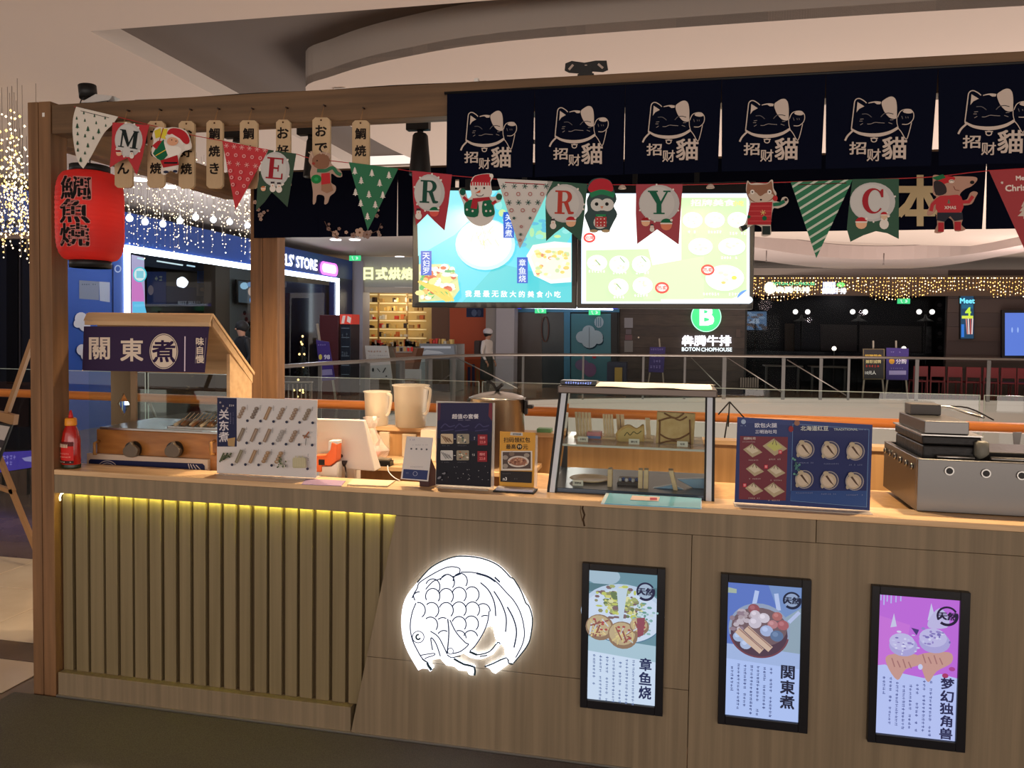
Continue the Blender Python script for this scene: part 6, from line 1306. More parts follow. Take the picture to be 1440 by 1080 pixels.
def jug(px0, px1, py0, py1, label, water, Yj=1.645, zb=1.0456):
    x0, x1 = G(px0, py0+4, Y=Yj).x, G(px1, py0+4, Y=Yj).x; cx = (x0+x1)/2; rt_ = (x1-x0)/2; h = G((px0+px1)/2, py0, Y=Yj).z-zb
    r = root('measuring_jug', (cx, Yj, zb), label, 'jug', 'plastic jugs on the rear wall')
    jm = M('jug_plastic', (238, 226, 206), .35, trans=0.0, alpha=.46); b = MB()
    b.lathe([(0, 0), (rt_*.82, 0), (rt_*.84, .004), (rt_*.97, h-.012), (rt_*1.05, h-.006), (rt_*1.05, h), (rt_*.95, h), (rt_*.93, h-.012), (rt_*.81, .006), (0, .006)], (cx, Yj, zb), jm, 32); b.build('jug_body', parent=r)
    if water: b = MB(); b.lathe([(0, .007), (rt_*.80, .007), (rt_*.86, h*water), (0, h*water)], (cx, Yj, zb), M('milky_water', (206, 214, 196), .15, alpha=.75), 28); b.build('water', parent=r)
    a_ = math.radians(-20); b = MB(); hx = lambda k: cx+rt_*k*math.cos(a_); hy = Yj+rt_*math.sin(a_)
    b.tube(spline([(hx(.97), hy, zb+h-.012), (hx(1.28), hy, zb+h-.02), (hx(1.3), hy, zb+h-.06), (hx(1.12), hy, zb+h*.38), (hx(.9), hy, zb+h*.32)], 5), .0095, jm, 10); b.build('handle', parent=r)
    return r
jug(554, 602, 541, 607, 'tall translucent jug half full of water, with loop handle', .52); jug(513, 548, 550, 606, 'shorter empty translucent beaker beside the tall jug', 0)
r = root('plastic_bag', tuple(G(525, 640, Y=1.4)), 'crumpled clear plastic bag holding something pink behind the till', 'bag'); bm_ = M('bag_clear', (236, 220, 212), .2, alpha=.4); rr = random.Random(12)
b = MB(); q = G(522, 625, Y=1.38); vs = []; n = 14; mrows = 9
for j in range(mrows):
    z_ = .871+j*.032; rad = (.07, .085, .09, .08, .06, .035, .02, .035, .045)[j]
    for k in range(n): t = 2*math.pi*k/n; rr_ = rad*(1+rr.uniform(-.22, .22)); vs.append((q.x+rr_*math.cos(t), 1.38+rr_*math.sin(t), z_))
b.add(vs, [(j*n+k, j*n+(k+1) % n, (j+1)*n+(k+1) % n, (j+1)*n+k) for j in range(mrows-1) for k in range(n)], bm_); b.build('bag_film', parent=r)
b = MB(); b.ball((q.x+.01, 1.38, .925), .05, M('pink_thing', (226, 110, 120), .5, noise=((240, 190, 186), 60, 3)), 12, (1, .9, .9)); b.build('pink_content', parent=r)
sp = root('stock_pot', tuple(G(700, 640, Y=1.4)), 'large stainless stock pot with black handles and a raised lid knob', 'pot')
Yp = 1.40; x0, x1 = G(662, 570, Y=Yp).x, G(737.5, 570, Y=Yp).x; cx = (x0+x1)/2; rp_ = (x1-x0)/2; zp0 = .8706; zp1 = G(700, 559, Y=Yp).z
b = MB(); b.lathe([(0, 0), (rp_*.98, 0), (rp_, .01), (rp_, zp1-zp0-.004), (rp_*1.04, zp1-zp0), (rp_*.97, zp1-zp0), (rp_*.96, zp1-zp0-.01), (0, zp1-zp0-.012)], (cx, Yp, zp0), STEEL, 48); b.build('pot_body', parent=sp)
b = MB(); b.lathe([(0, .036), (rp_*.2, .034), (rp_*.6, .024), (rp_*.92, .008), (rp_*.98, .001), (rp_*.9, .0005), (0, .02)], (cx, Yp, zp1), STEEL, 48); b.build('lid', parent=sp)
b = MB(); zl = zp1+.035; b.tube(spline([(cx-.06, Yp-.02, zl+.055), (cx-.03, Yp-.01, zl+.045), (cx-.008, Yp, zl+.012), (cx, Yp, zl-.002)], 4), .008, BLACK, 10); b.tube([(cx, Yp, zl), (cx+.004, Yp, zl+.02), (cx+.03, Yp-.01, zl+.04)], .010, BLACK, 10); b.build('lid_handle', parent=sp)
for s_ in (-1, 1):
    b = MB(); xh = cx+s_*rp_; b.box(min(xh, xh+s_*.018), max(xh, xh+s_*.018), Yp-.02, Yp+.02, zp1-.09, zp1-.01, BLACK); b.box(min(xh+s_*.018, xh+s_*.05), max(xh+s_*.018, xh+s_*.05), Yp-.025, Yp+.025, zp1-.055, zp1-.035, BLACK); b.build('side_handle', parent=sp, bevel=.005)
# small things on the back worktop and wall
def crate(px0, px1, py0, py1, Y, d_, mat, label, name, cat, zb=None):
    a, e = G(px0, py1, Y=Y), G(px1, py0, Y=Y); r = root(name, ((a.x+e.x)/2, Y, zb if zb is not None else a.z), label, cat)
    b = MB(); b.box(a.x, e.x, Y, Y+d_, zb if zb is not None else a.z, e.z, mat); b.build('body', parent=r, bevel=.004); return r
crate(591, 613, 605, 640, 1.45, .12, M('tin_white', (226, 214, 196), .4), 'white carton standing behind the payment card', 'white_carton', 'box', .8705)
r = crate(533, 547, 608, 632, 1.555, .02, M('frame_cream', (206, 190, 166), .5), 'small cream wall socket plate behind the plastic bag', 'socket_plate', 'socket'); crate(565, 585, 611, 636, 1.555, .02, M('frame_cream'), 'small cream box leaning on the rear wall behind the payment card', 'cream_box', 'box', .8705)
r = root('tape_dispenser', tuple(G(535, 650, Y=1.28)), 'low black tool tray on the back worktop beside the plastic bag', 'tray'); q = G(531, 648, Y=1.26)
b = MB(); b.box(q.x-.03, q.x+.09, 1.22, 1.28, .8705, .90, M('tool_black', (30, 28, 26), .4)); b.box(q.x-.02, q.x+.08, 1.225, 1.275, .9003, .912, M('tool_grey', (120, 110, 96), .4)); b.build('tray_body', parent=r, bevel=.003)
r = root('chopping_board', tuple(G(560, 648, Y=1.3)), 'pale wooden chopping board slanting on the back worktop', 'board'); b = MB(); q = G(562, 644, Y=1.36); b.hexa([(q.x-.07, 1.26, .8706), (q.x+.1, 1.32, .8706), (q.x+.09, 1.44, .8706), (q.x-.08, 1.38, .8706)], [(q.x-.07, 1.26, .884), (q.x+.1, 1.32, .884), (q.x+.09, 1.44, .884), (q.x-.08, 1.38, .884)], LIGHTW); b.build('slab', parent=r, bevel=.002)
r = root('white_cable', tuple(G(545, 660, Y=.4)), 'thin white cable running down behind the payment card', 'cable'); b = MB(); b.tube(spline([G(545, 655, Y=.45), G(547, 664, Y=.35), G(555, 672, Y=.2), G(562, 675.5, Y=.14)], 5), .002, WHITE, 6); b.build('wire', parent=r)
r = root('tissue_pack', tuple(G(763, 611, Y=1.64)), 'green and white packet on the rear wall beside the pot', 'packet'); a, e = G(755, 613, Y=1.62), G(775, 606, Y=1.62); b = MB(); b.box(a.x, e.x, 1.61, 1.68, 1.0455, 1.068, M('packet_green', (110, 160, 110), .5)); b.build('packet_body', parent=r, bevel=.003)
r = root('folding_easel', tuple(G(1027, 620, Y=1.66)), 'thin black folding stand behind the rear wall beside the display case', 'stand')
b = MB(); Q = lambda x, y: G(x, y, Y=1.75)
for l in ([(1010, 583), (1026, 565)], [(1026, 565), (1047, 588)], [(1026, 565), (1024, 600)], [(1024, 584), (1018, 622)]): b.tube([Q(*p) for p in l], .0045, BLACK, 6)
q = Q(1018, 622); b.tube([q, (q.x-.01, 1.76, .01)], .0045, BLACK, 6); b.build('leg_frame', parent=r)
# ================================================================== balustrade behind the stall
r = root('wooden_handrail', (0, 2.3, 0), 'long round wooden handrail running behind the whole stall', 'handrail')
b = MB(); b.tube([(-7, 2.3, 1.095), (7, 2.3, 1.095)], .033, RAILW, 16); b.build('rail', parent=r)
for x in (-5.6, -3.9, -.35, 2.25, 3.9):
    b = MB(); b.tube([(x, 2.3, 1.06), (x, 2.34, 1.0), (x, 2.40, .9), (x, 2.42, 0.0)], .012, BRUSHED, 8); b.build('support', parent=r)
r = root('glass_balustrade', (0, 2.62, 0), 'frameless glass balustrade panels behind the wooden handrail', 'balustrade')
xs_ = [-7.0, -4.4, G(349, 530, Y=2.62).x-.9, G(676, 540, Y=2.62).x, G(1381, 560, Y=2.62).x, 4.6, 7.0]
for a, e in zip(xs_, xs_[1:]):
    b = MB(); b.add([(a+.012, 2.62, 0.0), (e-.012, 2.62, 0.0), (e-.012, 2.62, 1.262), (a+.012, 2.62, 1.262)], [(0, 1, 2, 3)], PANE); b.build('glass_pane', parent=r)
    b = MB(); b.box(a+.012, e-.012, 2.616, 2.626, 1.2625, 1.267, M('glass_edge', (170, 186, 180), .2)); b.build('glass_edge', parent=r)
    for xx in (a+.012, e-.014):
        b = MB(); b.box(xx-.001, xx+.003, 2.616, 2.624, .001, 1.262, M('glass_edge')); b.build('glass_edge', parent=r)
# far balustrade following the atrium edge
r = root('far_balustrade', (0, 15, .1), 'steel and glass balustrade curving round the far side of the atrium', 'balustrade')
tp = [(340, 521), (395, 515.5), (450, 511.5), (505, 508.5), (560, 505), (600, 502.5), (638, 500.5), (700, 499), (800, 499), (905, 499.5), (1020, 500.5), (1155, 502), (1290, 503.5), (1440, 505.5), (1600, 509)]
tops = [G(x, y, Z=1.1) for x, y in tp]
b = MB(); b.tube(tops, .03, M('steel_dull', (128, 122, 116), .35, .8), 8); b.build('top_rail', parent=r)
def at_top(px):
    for (x0, _), (x1, _), a, e in zip(tp, tp[1:], tops, tops[1:]):
        if x0 <= px <= x1: return a+(e-a)*((px-x0)/(x1-x0))
PDK = M('post_dull', (92, 90, 88), .4, .6)
for px, wd in ((395, .05), (450, .05), (513, .16), (563, .16), (603, .14), (637, .11), (735, .05), (820, .04), (905, .05), (963, .05), (1019, .09), (1102, .08), (1155, .07), (1194, .05), (1290, .08), (1391, .08), (1500, .08)):
    q = at_top(px); b = MB(); b.box(q.x-wd/2, q.x+wd/2, q.y-.015, q.y+.015, .101, 1.07, PDK); b.build('post', parent=r)
for i in range(2, len(tops)-1):
    a, e = tops[i], tops[i+1]; b = MB(); b.add([(a.x, a.y, .12), (e.x, e.y, .12), (e.x, e.y, 1.02), (a.x, a.y, 1.02)], [(0, 1, 2, 3)], FARPANE); b.build('glass_pane', parent=r)
for p0, p1 in (((1021, 502), (1100, 552)), ((1107, 506), (1190, 556)), ((972, 503), (1014, 545)), ((640, 502), (728, 546))):
    a, e = G(*p0, Y=15.6 if p0[0] > 700 else 12.6), G(*p1, Y=15.6 if p0[0] > 700 else 12.9); b = MB(); b.tube([a, e], .014, M('steel_dull'), 6); b.build('sloped_rod', parent=r)  # thin rods laid along the diagonal lines at the railing

# ================================================================== blue snack shop on the far left
XF = -9.0
BLU = M('shop_blue', (36, 72, 150), .35); NB = M('shop_navy', (22, 34, 84), .4)
sh = root('snack_shop', (XF, 12, 0), 'blue shop front edged with a white light strip, far beyond the lantern', 'shop front')
gY = lambda px, py: G(px, py, X=XF).y
y_a, y_b = 4.2, 17.75; y0f, y1f = gY(178, 350), gY(476, 392); zf0 = 2.99
b = MB(); b.box(XF-.3, XF, y_a, y_b, zf0, 3.52, BLU); b.build('fascia_panel', parent=sh)
b = MB(); b.box(XF-.3, XF, y_a, y0f-.05, 0, zf0-.002, M('shop_blue_wall', (38, 80, 164), .4)); b.build('blue_wall', parent=sh)
b = MB(); b.box(XF-.3, XF, y1f+.06, y_b, 0, zf0-.002, NB); b.build('blue_pillar', parent=sh)
LT = M('strip_white', (255, 255, 255), .4, emit=(226, 240, 255), es=5)
b = MB(); b.box(XF-.02, XF+.03, y0f, y1f, 2.86, 2.97, LT); b.build('light_strip', parent=sh)
b = MB(); b.box(XF-.02, XF+.03, y0f-.07, y0f+.05, .3, 2.97, LT); b.build('light_strip', parent=sh)
b = MB(); b.box(XF-.02, XF+.03, y1f-.12, y1f, 1.5, 2.86, LT); b.build('light_strip', parent=sh)
c = Canvas(lambda u, v: Vector((XF+.002, u, v)), nrm=(1, 0, 0), step=.003, base=.02)
S0, S1 = G(352, 355, X=XF), G(445, 372, X=XF); st = (S1.y-S0.y)
zz0 = G(430, 371.5, X=XF).z
class _Up(Canvas): pass
def uptext(c, t, u0, u1, z, h, col, bold=.03):
    vs, fs, x0, x1, ya, yb = glyph_mesh(t, 0); k = (u1-u0)/(x1-x0); kh = h/(yb-ya)
    for dx, dy in ((0, 0), (bold, 0), (-bold, 0), (0, bold), (0, -bold)): c.raw([(u0+(gx-x0)*k+dx*h, z+(gy-(ya+yb)/2)*kh+dy*h) for gx, gy in vs], fs, col); c.k -= c.step
    c.k += c.step
uptext(c, "SQUIRRELS' STORE", S0.y, S1.y, zz0, .31, (255, 255, 255), .05)
P0, P1 = G(449, 375, X=XF).y, G(474, 380, X=XF).y
def zrr(u0, u1, z0_, z1_, rad, col): c.poly([(u0+rad, z0_), (u1-rad, z0_)]+[(u1-rad+rad*math.sin(a), z0_+rad-rad*math.cos(a)) for a in [math.pi*k/8 for k in range(1, 8)]]+[(u1-rad, z0_+2*rad), (u0+rad, z0_+2*rad)]+[(u0+rad-rad*math.sin(a), z0_+rad+rad*math.cos(a)) for a in [math.pi*k/8 for k in range(1, 8)]], col)
zrr(P0, P1, zz0-.19, 0, .17, (255, 110, 226)); zrr(P0+.12, P1-.12, zz0-.12, 0, .11, (255, 226, 250))
c.build('sign_lettering', sh, attr_mat('sign_white_glow', .4, es=2.2))
c = Canvas(PX(X=XF), nrm=(1, 0, 0), step=.002, base=.004)
c.poly([(111, 394), (139, 396), (139, 422), (111, 420)], (120, 130, 150)); c.poly([(139, 396), (154, 397), (154, 425), (140, 423)], (160, 170, 190)); c.marks(114, 399, 136, 401, (50, 60, 80), False, 3)
c.line(ell(165, 378, 4, 4.6, 14), 1.6, (170, 190, 220), closed=True); c.line([(158, 372), (158, 470)], 1.4, (20, 30, 70))
for x, y, a_ in ((113, 448, 9), (118, 458, 8), (108, 455, 6), (114, 492, 8), (119, 500, 7)): c.ell(x, y, a_, a_, (196, 200, 210), 14)
c.marks(186, 343, 228, 347, (90, 126, 190), False, 5); c.build('notice_print', sh, PRINT)
b = MB(); b.add([(XF-.02, y0f+.05, .02), (XF-.02, y1f-.12, .02), (XF-.02, y1f-.12, 2.86), (XF-.02, y0f+.05, 2.86)], [(0, 1, 2, 3)], thin_glass('shop_pane', refl=.0)); b.build('window_pane', parent=sh)
# interior seen through the glass
ip = root('snack_shop_interior', (-11, 12, 0), 'dim interior of the blue shop with a television on a grey wall', 'interior')
XI = -10.6
def ipl(name, p, mat, X=XI, th=.06):
    q = [G(*t, X=X) for t in p]; b = MB(); b.plate(q, th, mat, back=(-1, 0, 0)); return b.build(name, parent=ip)
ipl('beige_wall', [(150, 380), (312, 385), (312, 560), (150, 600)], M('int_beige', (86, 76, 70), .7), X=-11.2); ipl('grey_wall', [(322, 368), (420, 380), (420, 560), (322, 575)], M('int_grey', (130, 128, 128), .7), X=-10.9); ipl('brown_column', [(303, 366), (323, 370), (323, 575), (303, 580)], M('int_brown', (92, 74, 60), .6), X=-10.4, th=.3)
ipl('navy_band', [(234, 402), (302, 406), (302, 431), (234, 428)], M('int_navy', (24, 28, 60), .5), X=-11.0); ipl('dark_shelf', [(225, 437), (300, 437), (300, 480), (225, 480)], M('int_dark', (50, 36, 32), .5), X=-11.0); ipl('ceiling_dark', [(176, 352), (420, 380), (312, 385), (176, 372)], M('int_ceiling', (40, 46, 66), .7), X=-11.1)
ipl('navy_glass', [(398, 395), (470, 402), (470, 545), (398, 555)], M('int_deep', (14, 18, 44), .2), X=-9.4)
c = Canvas(PX(X=-10.95), nrm=(1, 0, 0), step=.004, base=.01)
c.text('BEST SELLER', 266, 425.5, 4, (170, 176, 196), .02, sx=1.05); c.rect(206, 382, 233, 428, (40, 50, 96)); c.ell(211, 408, 4, 7, (150, 130, 140), 12); c.marks(216, 388, 232, 395, (150, 150, 130), False, 6); c.rect(276, 381, 290, 398, (60, 96, 160)); c.rect(275, 400, 291, 416, (110, 100, 104)); c.ell(283, 407, 4, 3, (150, 120, 110), 8)
c.build('poster_print', ip, PRINT)
c = Canvas(PX(X=-9.2), nrm=(1, 0, 0), step=.004, base=.01)
c.poly([(184, 358), (202, 362), (204, 470), (184, 470)], (190, 176, 220)); c.poly(spline([(184, 378), (196, 392), (202, 420), (196, 440), (184, 440)], 3), (226, 130, 210)); c.ell(195, 386, 9, 10, (240, 250, 255), 18); c.line(ell(195, 386, 9, 10, 18), 1.8, (90, 220, 240), closed=True); c.rect(190, 381, 200, 391, (150, 220, 240)); c.poly([(184, 424), (200, 424), (204, 440), (184, 440)], (110, 206, 250))
c.line([(218, 367), (255, 373)], 2, (226, 244, 255)); c.line([(260, 373), (272, 375)], 2, (200, 230, 255)); c.line([(190, 363), (200, 365)], 2.4, (200, 240, 255)); c.build('lit_print', ip, FARLIT)
tv = root('shop_television', tuple(G(346, 427, X=-10.7)), 'small television on the grey wall inside the blue shop', 'television')
b = MB(); b.plate([G(*p, X=-10.7) for p in ((333, 393), (366, 396), (366, 430), (333, 427))], .05, BLACK, back=(-1, 0, 0)); b.build('casing', parent=tv)
c = Canvas(PX(X=-10.7), nrm=(1, 0, 0), step=.004, base=.006); c.poly([(335, 395), (365, 398), (365, 428), (335, 425)], (56, 66, 76)); c.ell(343, 402, 6, 5, (150, 190, 220), 10); c.ell(354, 410, 6, 7, (176, 150, 140), 12); c.ell(355, 422, 5, 5, (90, 150, 220), 10); c.ell(354, 400, 8, 4, (90, 130, 180), 10); c.build('picture_print', tv, FARLIT)
b = MB()
for i in range(8): q = G(344+i*2.2, 440+i*5+(i % 3)*4, X=-10.85); b.ball(tuple(q), .05, M('leaf_black', (16, 16, 20), .6), 6, (1, .4, 1.2))
o = b.build('leaf_decals', parent=ip)
def xmas(px, ytop, ybot, Yz, wpx, label, deco=True):
    base = G(px, ybot, Y=Yz); base.z = .002; topz = G(px, ytop, Y=Yz).z; wd = abs(G(px+wpx/2, ybot, Y=Yz).x-base.x)
    r = root('christmas_tree', tuple(base), label, 'tree'); h = topz-base.z; rr = random.Random(px); b = MB(); TG = M('fir_dark', (16, 30, 26), .8)
    vs = []; fs = []
    for i in range(520):
        t = rr.random()**.8; a = rr.uniform(0, 6.283); rad = wd*(1-t)*rr.uniform(.3, 1.0); x, y, z_ = base.x+rad*math.cos(a), base.y+rad*math.sin(a), base.z+.1+t*(h-.1)
        s_ = .07*(1.2-t); n_ = len(vs); vs += [(x, y, z_+s_*.4), (x+s_*math.cos(a), y+s_*math.sin(a), z_-s_*.6), (x+s_*.5*math.sin(a), y-s_*.5*math.cos(a), z_-s_*.2)]; fs.append((n_, n_+1, n_+2))
    b.add(vs, fs, TG); b.build('foliage', parent=r, kind='stuff'); b = MB(); b.tube([base, base+Vector((0, 0, h*.9))], [.05, .01], M('trunk_dark', (40, 28, 20), .7), 8); b.build('trunk', parent=r)
    if deco:
        b = MB()
        for i in range(14): t = rr.random(); a = rr.uniform(3, 6.4); rad = wd*(1-t)*.95; b.ball((base.x+rad*math.cos(a), base.y+rad*math.sin(a), base.z+.1+t*(h-.1)), .025, M('fairy_warm', (255, 220, 150), .4, emit=(255, 214, 140), es=2, no_sample=True), 5)
        b.build('fairy_lights', parent=r, kind='stuff')
xmas(425, 470, 541, 12.3, 26, 'small dark Christmas tree before the navy window of the blue shop')
def boxth(name, label, cat, px0, px1, py0, py1, Y, d_, mat, parts=None, bev=.01):
    a, e = G(px0, py1, Y=Y), G(px1, py0, Y=Y); r = root(name, ((a.x+e.x)/2, Y, 0), label, cat)
    b = MB(); b.box(a.x, e.x, Y, Y+d_, .001, e.z, mat); b.build('body', parent=r, bevel=bev); return r
r = boxth('vending_cabinet', 'tall maroon cabinet standing before the blue shop pillar', 'cabinet', 449, 476, 443, 546, 14.6, .5, M('maroon', (74, 24, 30), .4))
r = boxth('drinks_cooler', 'narrow glass drinks cooler with a red and white top sign', 'fridge', 478.5, 493, 456, 547, 14.5, .55, M('cooler_dark', (26, 32, 44), .3))
b = MB(); a, e = G(478, 456, Y=14.45), G(495, 442, Y=14.45); b.box(a.x, e.x, 14.45, 14.9, a.z+.005, e.z, M('cooler_red', (196, 60, 46), .4, emit=(196, 60, 46), es=.4)); b.build('top_sign', parent=r)
c = Canvas(PX(Y=14.45), step=.003, base=.005); c.poly([(482, 444), (486, 444), (484, 455), (480, 455)], (236, 220, 210)); c.poly([(489, 444), (494, 447), (493, 455), (488, 452)], (236, 220, 210))
for k in range(6): c.rect(480.5, 461+k*13, 491.5, 462+k*13, (110, 120, 130))
c.marks(481, 468, 491, 476, (90, 100, 110), False, 3); c.marks(481, 494, 491, 502, (90, 100, 110), False, 3); c.build('cooler_print', r, PRINT)
def easel(name, label, quad, Y, col, legs, draw=None, post=None, cat='sign', emit=.25):
    q = [G(*p, Y=Y) for p in quad]; r = root(name, tuple(q[3]), label, cat, 'poster easels on the mall floor'); k_ = 'easel_%d_%d_%d' % col
    b = MB(); b.plate(q, .03, M(k_, col, .5)); bo_ = b.build('board', parent=r); EM = M('easel_leg', (150, 140, 126), .5)
    for l in legs:
        u0, u1 = G(*l[0], Y=Y+.05), G(*l[1], Y=Y+.05)
        if l[1][1]-l[0][1] > 0 and l[0][1] > 515: u1 = u0+(u1-u0)*((u0.z-.002)/(u0.z-u1.z))
        b = MB(); b.bar(u0, u1, .035, EM); b.build('leg', parent=r)
    if draw: c = Canvas(PX(Y=Y), step=.003, base=.006); c.part = bo_; draw(c); c.build('poster_print', r, PRINT)
    return r
def dr(c):
    c.text('98', 460, 502, 6, (206, 206, 226), .03); c.marks(447, 484, 460, 486, (150, 140, 200), False, 3); c.poly([(451, 520), (467, 519), (468, 527), (453, 528)], (150, 140, 190)); c.ell(451, 502, 2.5, 4, (206, 196, 90), 8)
easel('poster_easel', 'purple sale poster on an easel before the maroon cabinet', [(444.5, 478), (462, 481), (471, 534), (451, 536)], 11.5, (56, 34, 120), [((452, 536), (448, 563)), ((468, 534), (472, 562)), ((446, 455), (450, 482))], dr)
r = root('metal_trolley', tuple(G(412, 560, Y=6.5)), 'low metal folding rack standing beyond the rear post', 'rack'); MW = M('chair_metal', (120, 116, 108), .4, .7)
b = MB()
for k in range(9): b.tube([G(388+k*6, 540, Y=6.5), G(387+k*6.1, 572, Y=6.5)], .009, MW, 5)
b.tube([G(384, 538, Y=6.5), G(440, 537, Y=6.5)], .012, MW, 6); b.tube([G(384, 572, Y=6.5), G(440, 571, Y=6.5)], .012, MW, 6); b.build('rack_grating', parent=r)
for px in (386, 438): b = MB(); b.tube([G(px, 537, Y=6.5), (G(px, 537, Y=6.5).x, 6.5, .001)], .012, MW, 6); b.build('leg', parent=r)

# white pillar, exit sign
def pillar(px0, px1, Y, col, label, z1=3.7):
    a, e = G(px0, 470, Y=Y).x, G(px1, 470, Y=Y).x; r = root('mall_pillar', ((a+e)/2, Y, 0), label, 'pillar', 'pale pillars of the mall')
    b = MB(); b.box(a, e, Y, Y+.5, 0.001, z1-.155, M('pillar_%d' % col[0], col, .6)); b.build('shaft', parent=r); return r
pillar(494, 510, 17.9, (176, 172, 182), 'slim pale pillar between the drinks cooler and the bakery')
pillar(683, 697, 18.2, (150, 142, 136), 'darker pale pillar beside the orange wall'); pillar(697.3, 723, 18.1, (178, 174, 180), 'wide pale pillar left of the dark doors')
def exitsign(px, py, Y, label):
    q = G(px, py, Y=Y); r = root('exit_sign', tuple(q), label, 'exit sign', 'green exit signs'); b = MB(); b.box(q.x-.003, q.x+.003, Y+.01, Y+.02, q.z+.07, 3.695, BLACK); b.box(q.x-.16, q.x+.16, Y, Y+.03, q.z-.07, q.z+.07, M('exit_green', (40, 160, 100), .4, emit=(60, 210, 130), es=.9)); b.build('panel', parent=r)
    c = Canvas(lambda u, v: Vector((q.x+u, Y, q.z-v)), step=.002, base=.004); c.poly([(.02, -.04), (.07, -.04), (.1, 0), (.07, .04), (.02, .04), (.05, 0)], (210, 255, 230)); c.ell(-.07, -.03, .02, .02, (210, 255, 230), 8); c.line([(-.07, -.02), (-.06, .02), (-.03, .05)], .02, (210, 255, 230)); c.build('sign_print', r, FARLIT)
exitsign(499, 363, 16.5, 'green exit sign hanging beside the blue shop'); exitsign(760, 437, 18.48, 'green exit sign above the dark brown doors'); exitsign(836, 439.5, 18.48, 'green exit sign above the teal door with a cloud'); exitsign(1271, 423.5, 20.2, 'green exit sign inside the dark restaurant')

# ================================================================== bakery
YBK = 18.0
bk2 = root('bakery', tuple(G(550, 540, Y=YBK)), 'small bright bakery with glowing yellow-white sign and lit shelves', 'shop front')
def pl2(parent, name, p, mat, Y, th=.08): q = [G(*t, Y=Y) for t in p]; b = MB(); b.plate(q, th, mat); return b.build(name, parent=parent)
SG = M('bakery_sign', (176, 176, 166), .6)
pl2(bk2, 'sign_band', [(495, 360), (600, 362), (600, 404), (495, 403)], SG, YBK); pl2(bk2, 'lintel', [(495, 403.2), (640, 405), (640, 413), (495, 411)], M('bakery_lintel', (196, 186, 168), .6), YBK)
c = Canvas(PX(Y=YBK), step=.003, base=.02)
for k in range(14): c.rect(503+k*7, 368, 503.6+k*7, 399, (150, 150, 130))
for t, x in (('日', 519), ('式', 538), ('烘', 556), ('焙', 574)): c.text(t, x, 385, 16, (255, 255, 190), .05)
c.build('sign_lettering', bk2, attr_mat('sign_cream_glow', .4, es=1.3, no_sample=True))
pl2(bk2, 'back_wall', [(505, 405), (625, 405), (625, 545), (505, 545)], M('bakery_wall', (206, 186, 140), .7), 20.2); pl2(bk2, 'wood_side', [(607, 420), (632, 420), (632, 546), (607, 546)], M('bakery_side', (120, 84, 62), .6), 19.0)
light('bakery_light', 'POINT', tuple(G(555, 420, Y=19.2)), 22, (1, .86, .6), .3)
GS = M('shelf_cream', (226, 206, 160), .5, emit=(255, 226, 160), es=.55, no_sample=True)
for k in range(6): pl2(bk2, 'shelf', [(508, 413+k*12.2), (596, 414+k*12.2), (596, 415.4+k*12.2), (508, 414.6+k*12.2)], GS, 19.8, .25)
for x in (531, 571): pl2(bk2, 'shelf_post', [(x, 411), (x+2, 411), (x+2, 480), (x, 480)], M('shelf_post', (196, 160, 104), .5), 19.7, .05)
b = MB(); rr = random.Random(21); cols = [(206, 60, 50), (236, 226, 206), (190, 150, 90), (60, 44, 40), (226, 120, 60), (236, 200, 120)]; ms = [M('goods_%d' % i, col, .6) for i, col in enumerate(cols)]
for k in range(6):
    x = 511
    while x < 592:
        w_ = rr.uniform(2, 6)
        if rr.random() < .55: a, e = G(x, 412.6+k*12.2+12, Y=19.6), G(x+w_*.9, 412.6+k*12.2+12-rr.uniform(3, 7), Y=19.6); b.box(a.x, e.x, 19.6, 19.75, a.z, e.z, rr.choice(ms))
        x += w_
b.build('packaged_goods', parent=bk2, kind='stuff')
pl2(bk2, 'service_desk', [(508, 487), (600, 487), (600, 546), (508, 546)], M('desk_cream', (150, 136, 116), .5), 18.9, .4)
b = MB()
for k in range(46): x = rr.uniform(510, 598); y = rr.uniform(477, 486); a, e = G(x, 487, Y=18.8), G(x+rr.uniform(2, 5), y, Y=18.8); b.box(a.x, e.x, 18.8, 18.95, a.z, e.z, rr.choice(ms))
b.build('desk_goods', parent=bk2, kind='stuff')
r = boxth('cake_display', 'steel-trimmed cake display counter at the right of the bakery', 'display case', 589, 642, 484, 545, 16.6, .8, M('cake_steel', (130, 130, 130), .3, .7))
c = Canvas(PX(Y=16.6), step=.003, base=.006); c.poly([(591, 486), (638, 486), (640, 500), (591, 499)], (150, 160, 170)); c.poly([(592, 487), (634, 487), (634, 490), (592, 490)], (226, 236, 246)); c.poly([(592, 496), (600, 492), (618, 494), (625, 497), (592, 499)], (206, 214, 220)); c.rect(603, 505, 632, 540, (84, 76, 62)); c.rect(590, 505, 601, 543, (160, 176, 176)); c.build('front_print', r, PRINT)
b = MB()
for k in range(9): a = G(602+k*4, 484, Y=16.8); b.box(a.x-.05, a.x+.05, 16.8, 16.95, a.z+.001, a.z+rr.uniform(.06, .16), rr.choice(ms))
b.build('cakes', parent=r, kind='stuff')
r = root('bread_stand', tuple(G(573, 520, Y=14.5)), 'brown tapering display stand with small packets before the bakery', 'stand')
b = MB(); a, e, f2, g2 = G(553, 490, Y=14.5), G(587, 490, Y=14.5), G(580, 520, Y=14.5), G(562, 520, Y=14.5); b.hexa([g2, f2, f2+Vector((0, .5, 0)), g2+Vector((0, .5, 0))], [a, e, e+Vector((0, .5, 0)), a+Vector((0, .5, 0))], M('stand_brown', (120, 82, 58), .6)); b.build('hopper', parent=r)
b = MB(); b.box(g2.x+.05, f2.x-.05, 14.6, 14.9, .001, g2.z, M('stand_brown')); b.build('foot', parent=r)
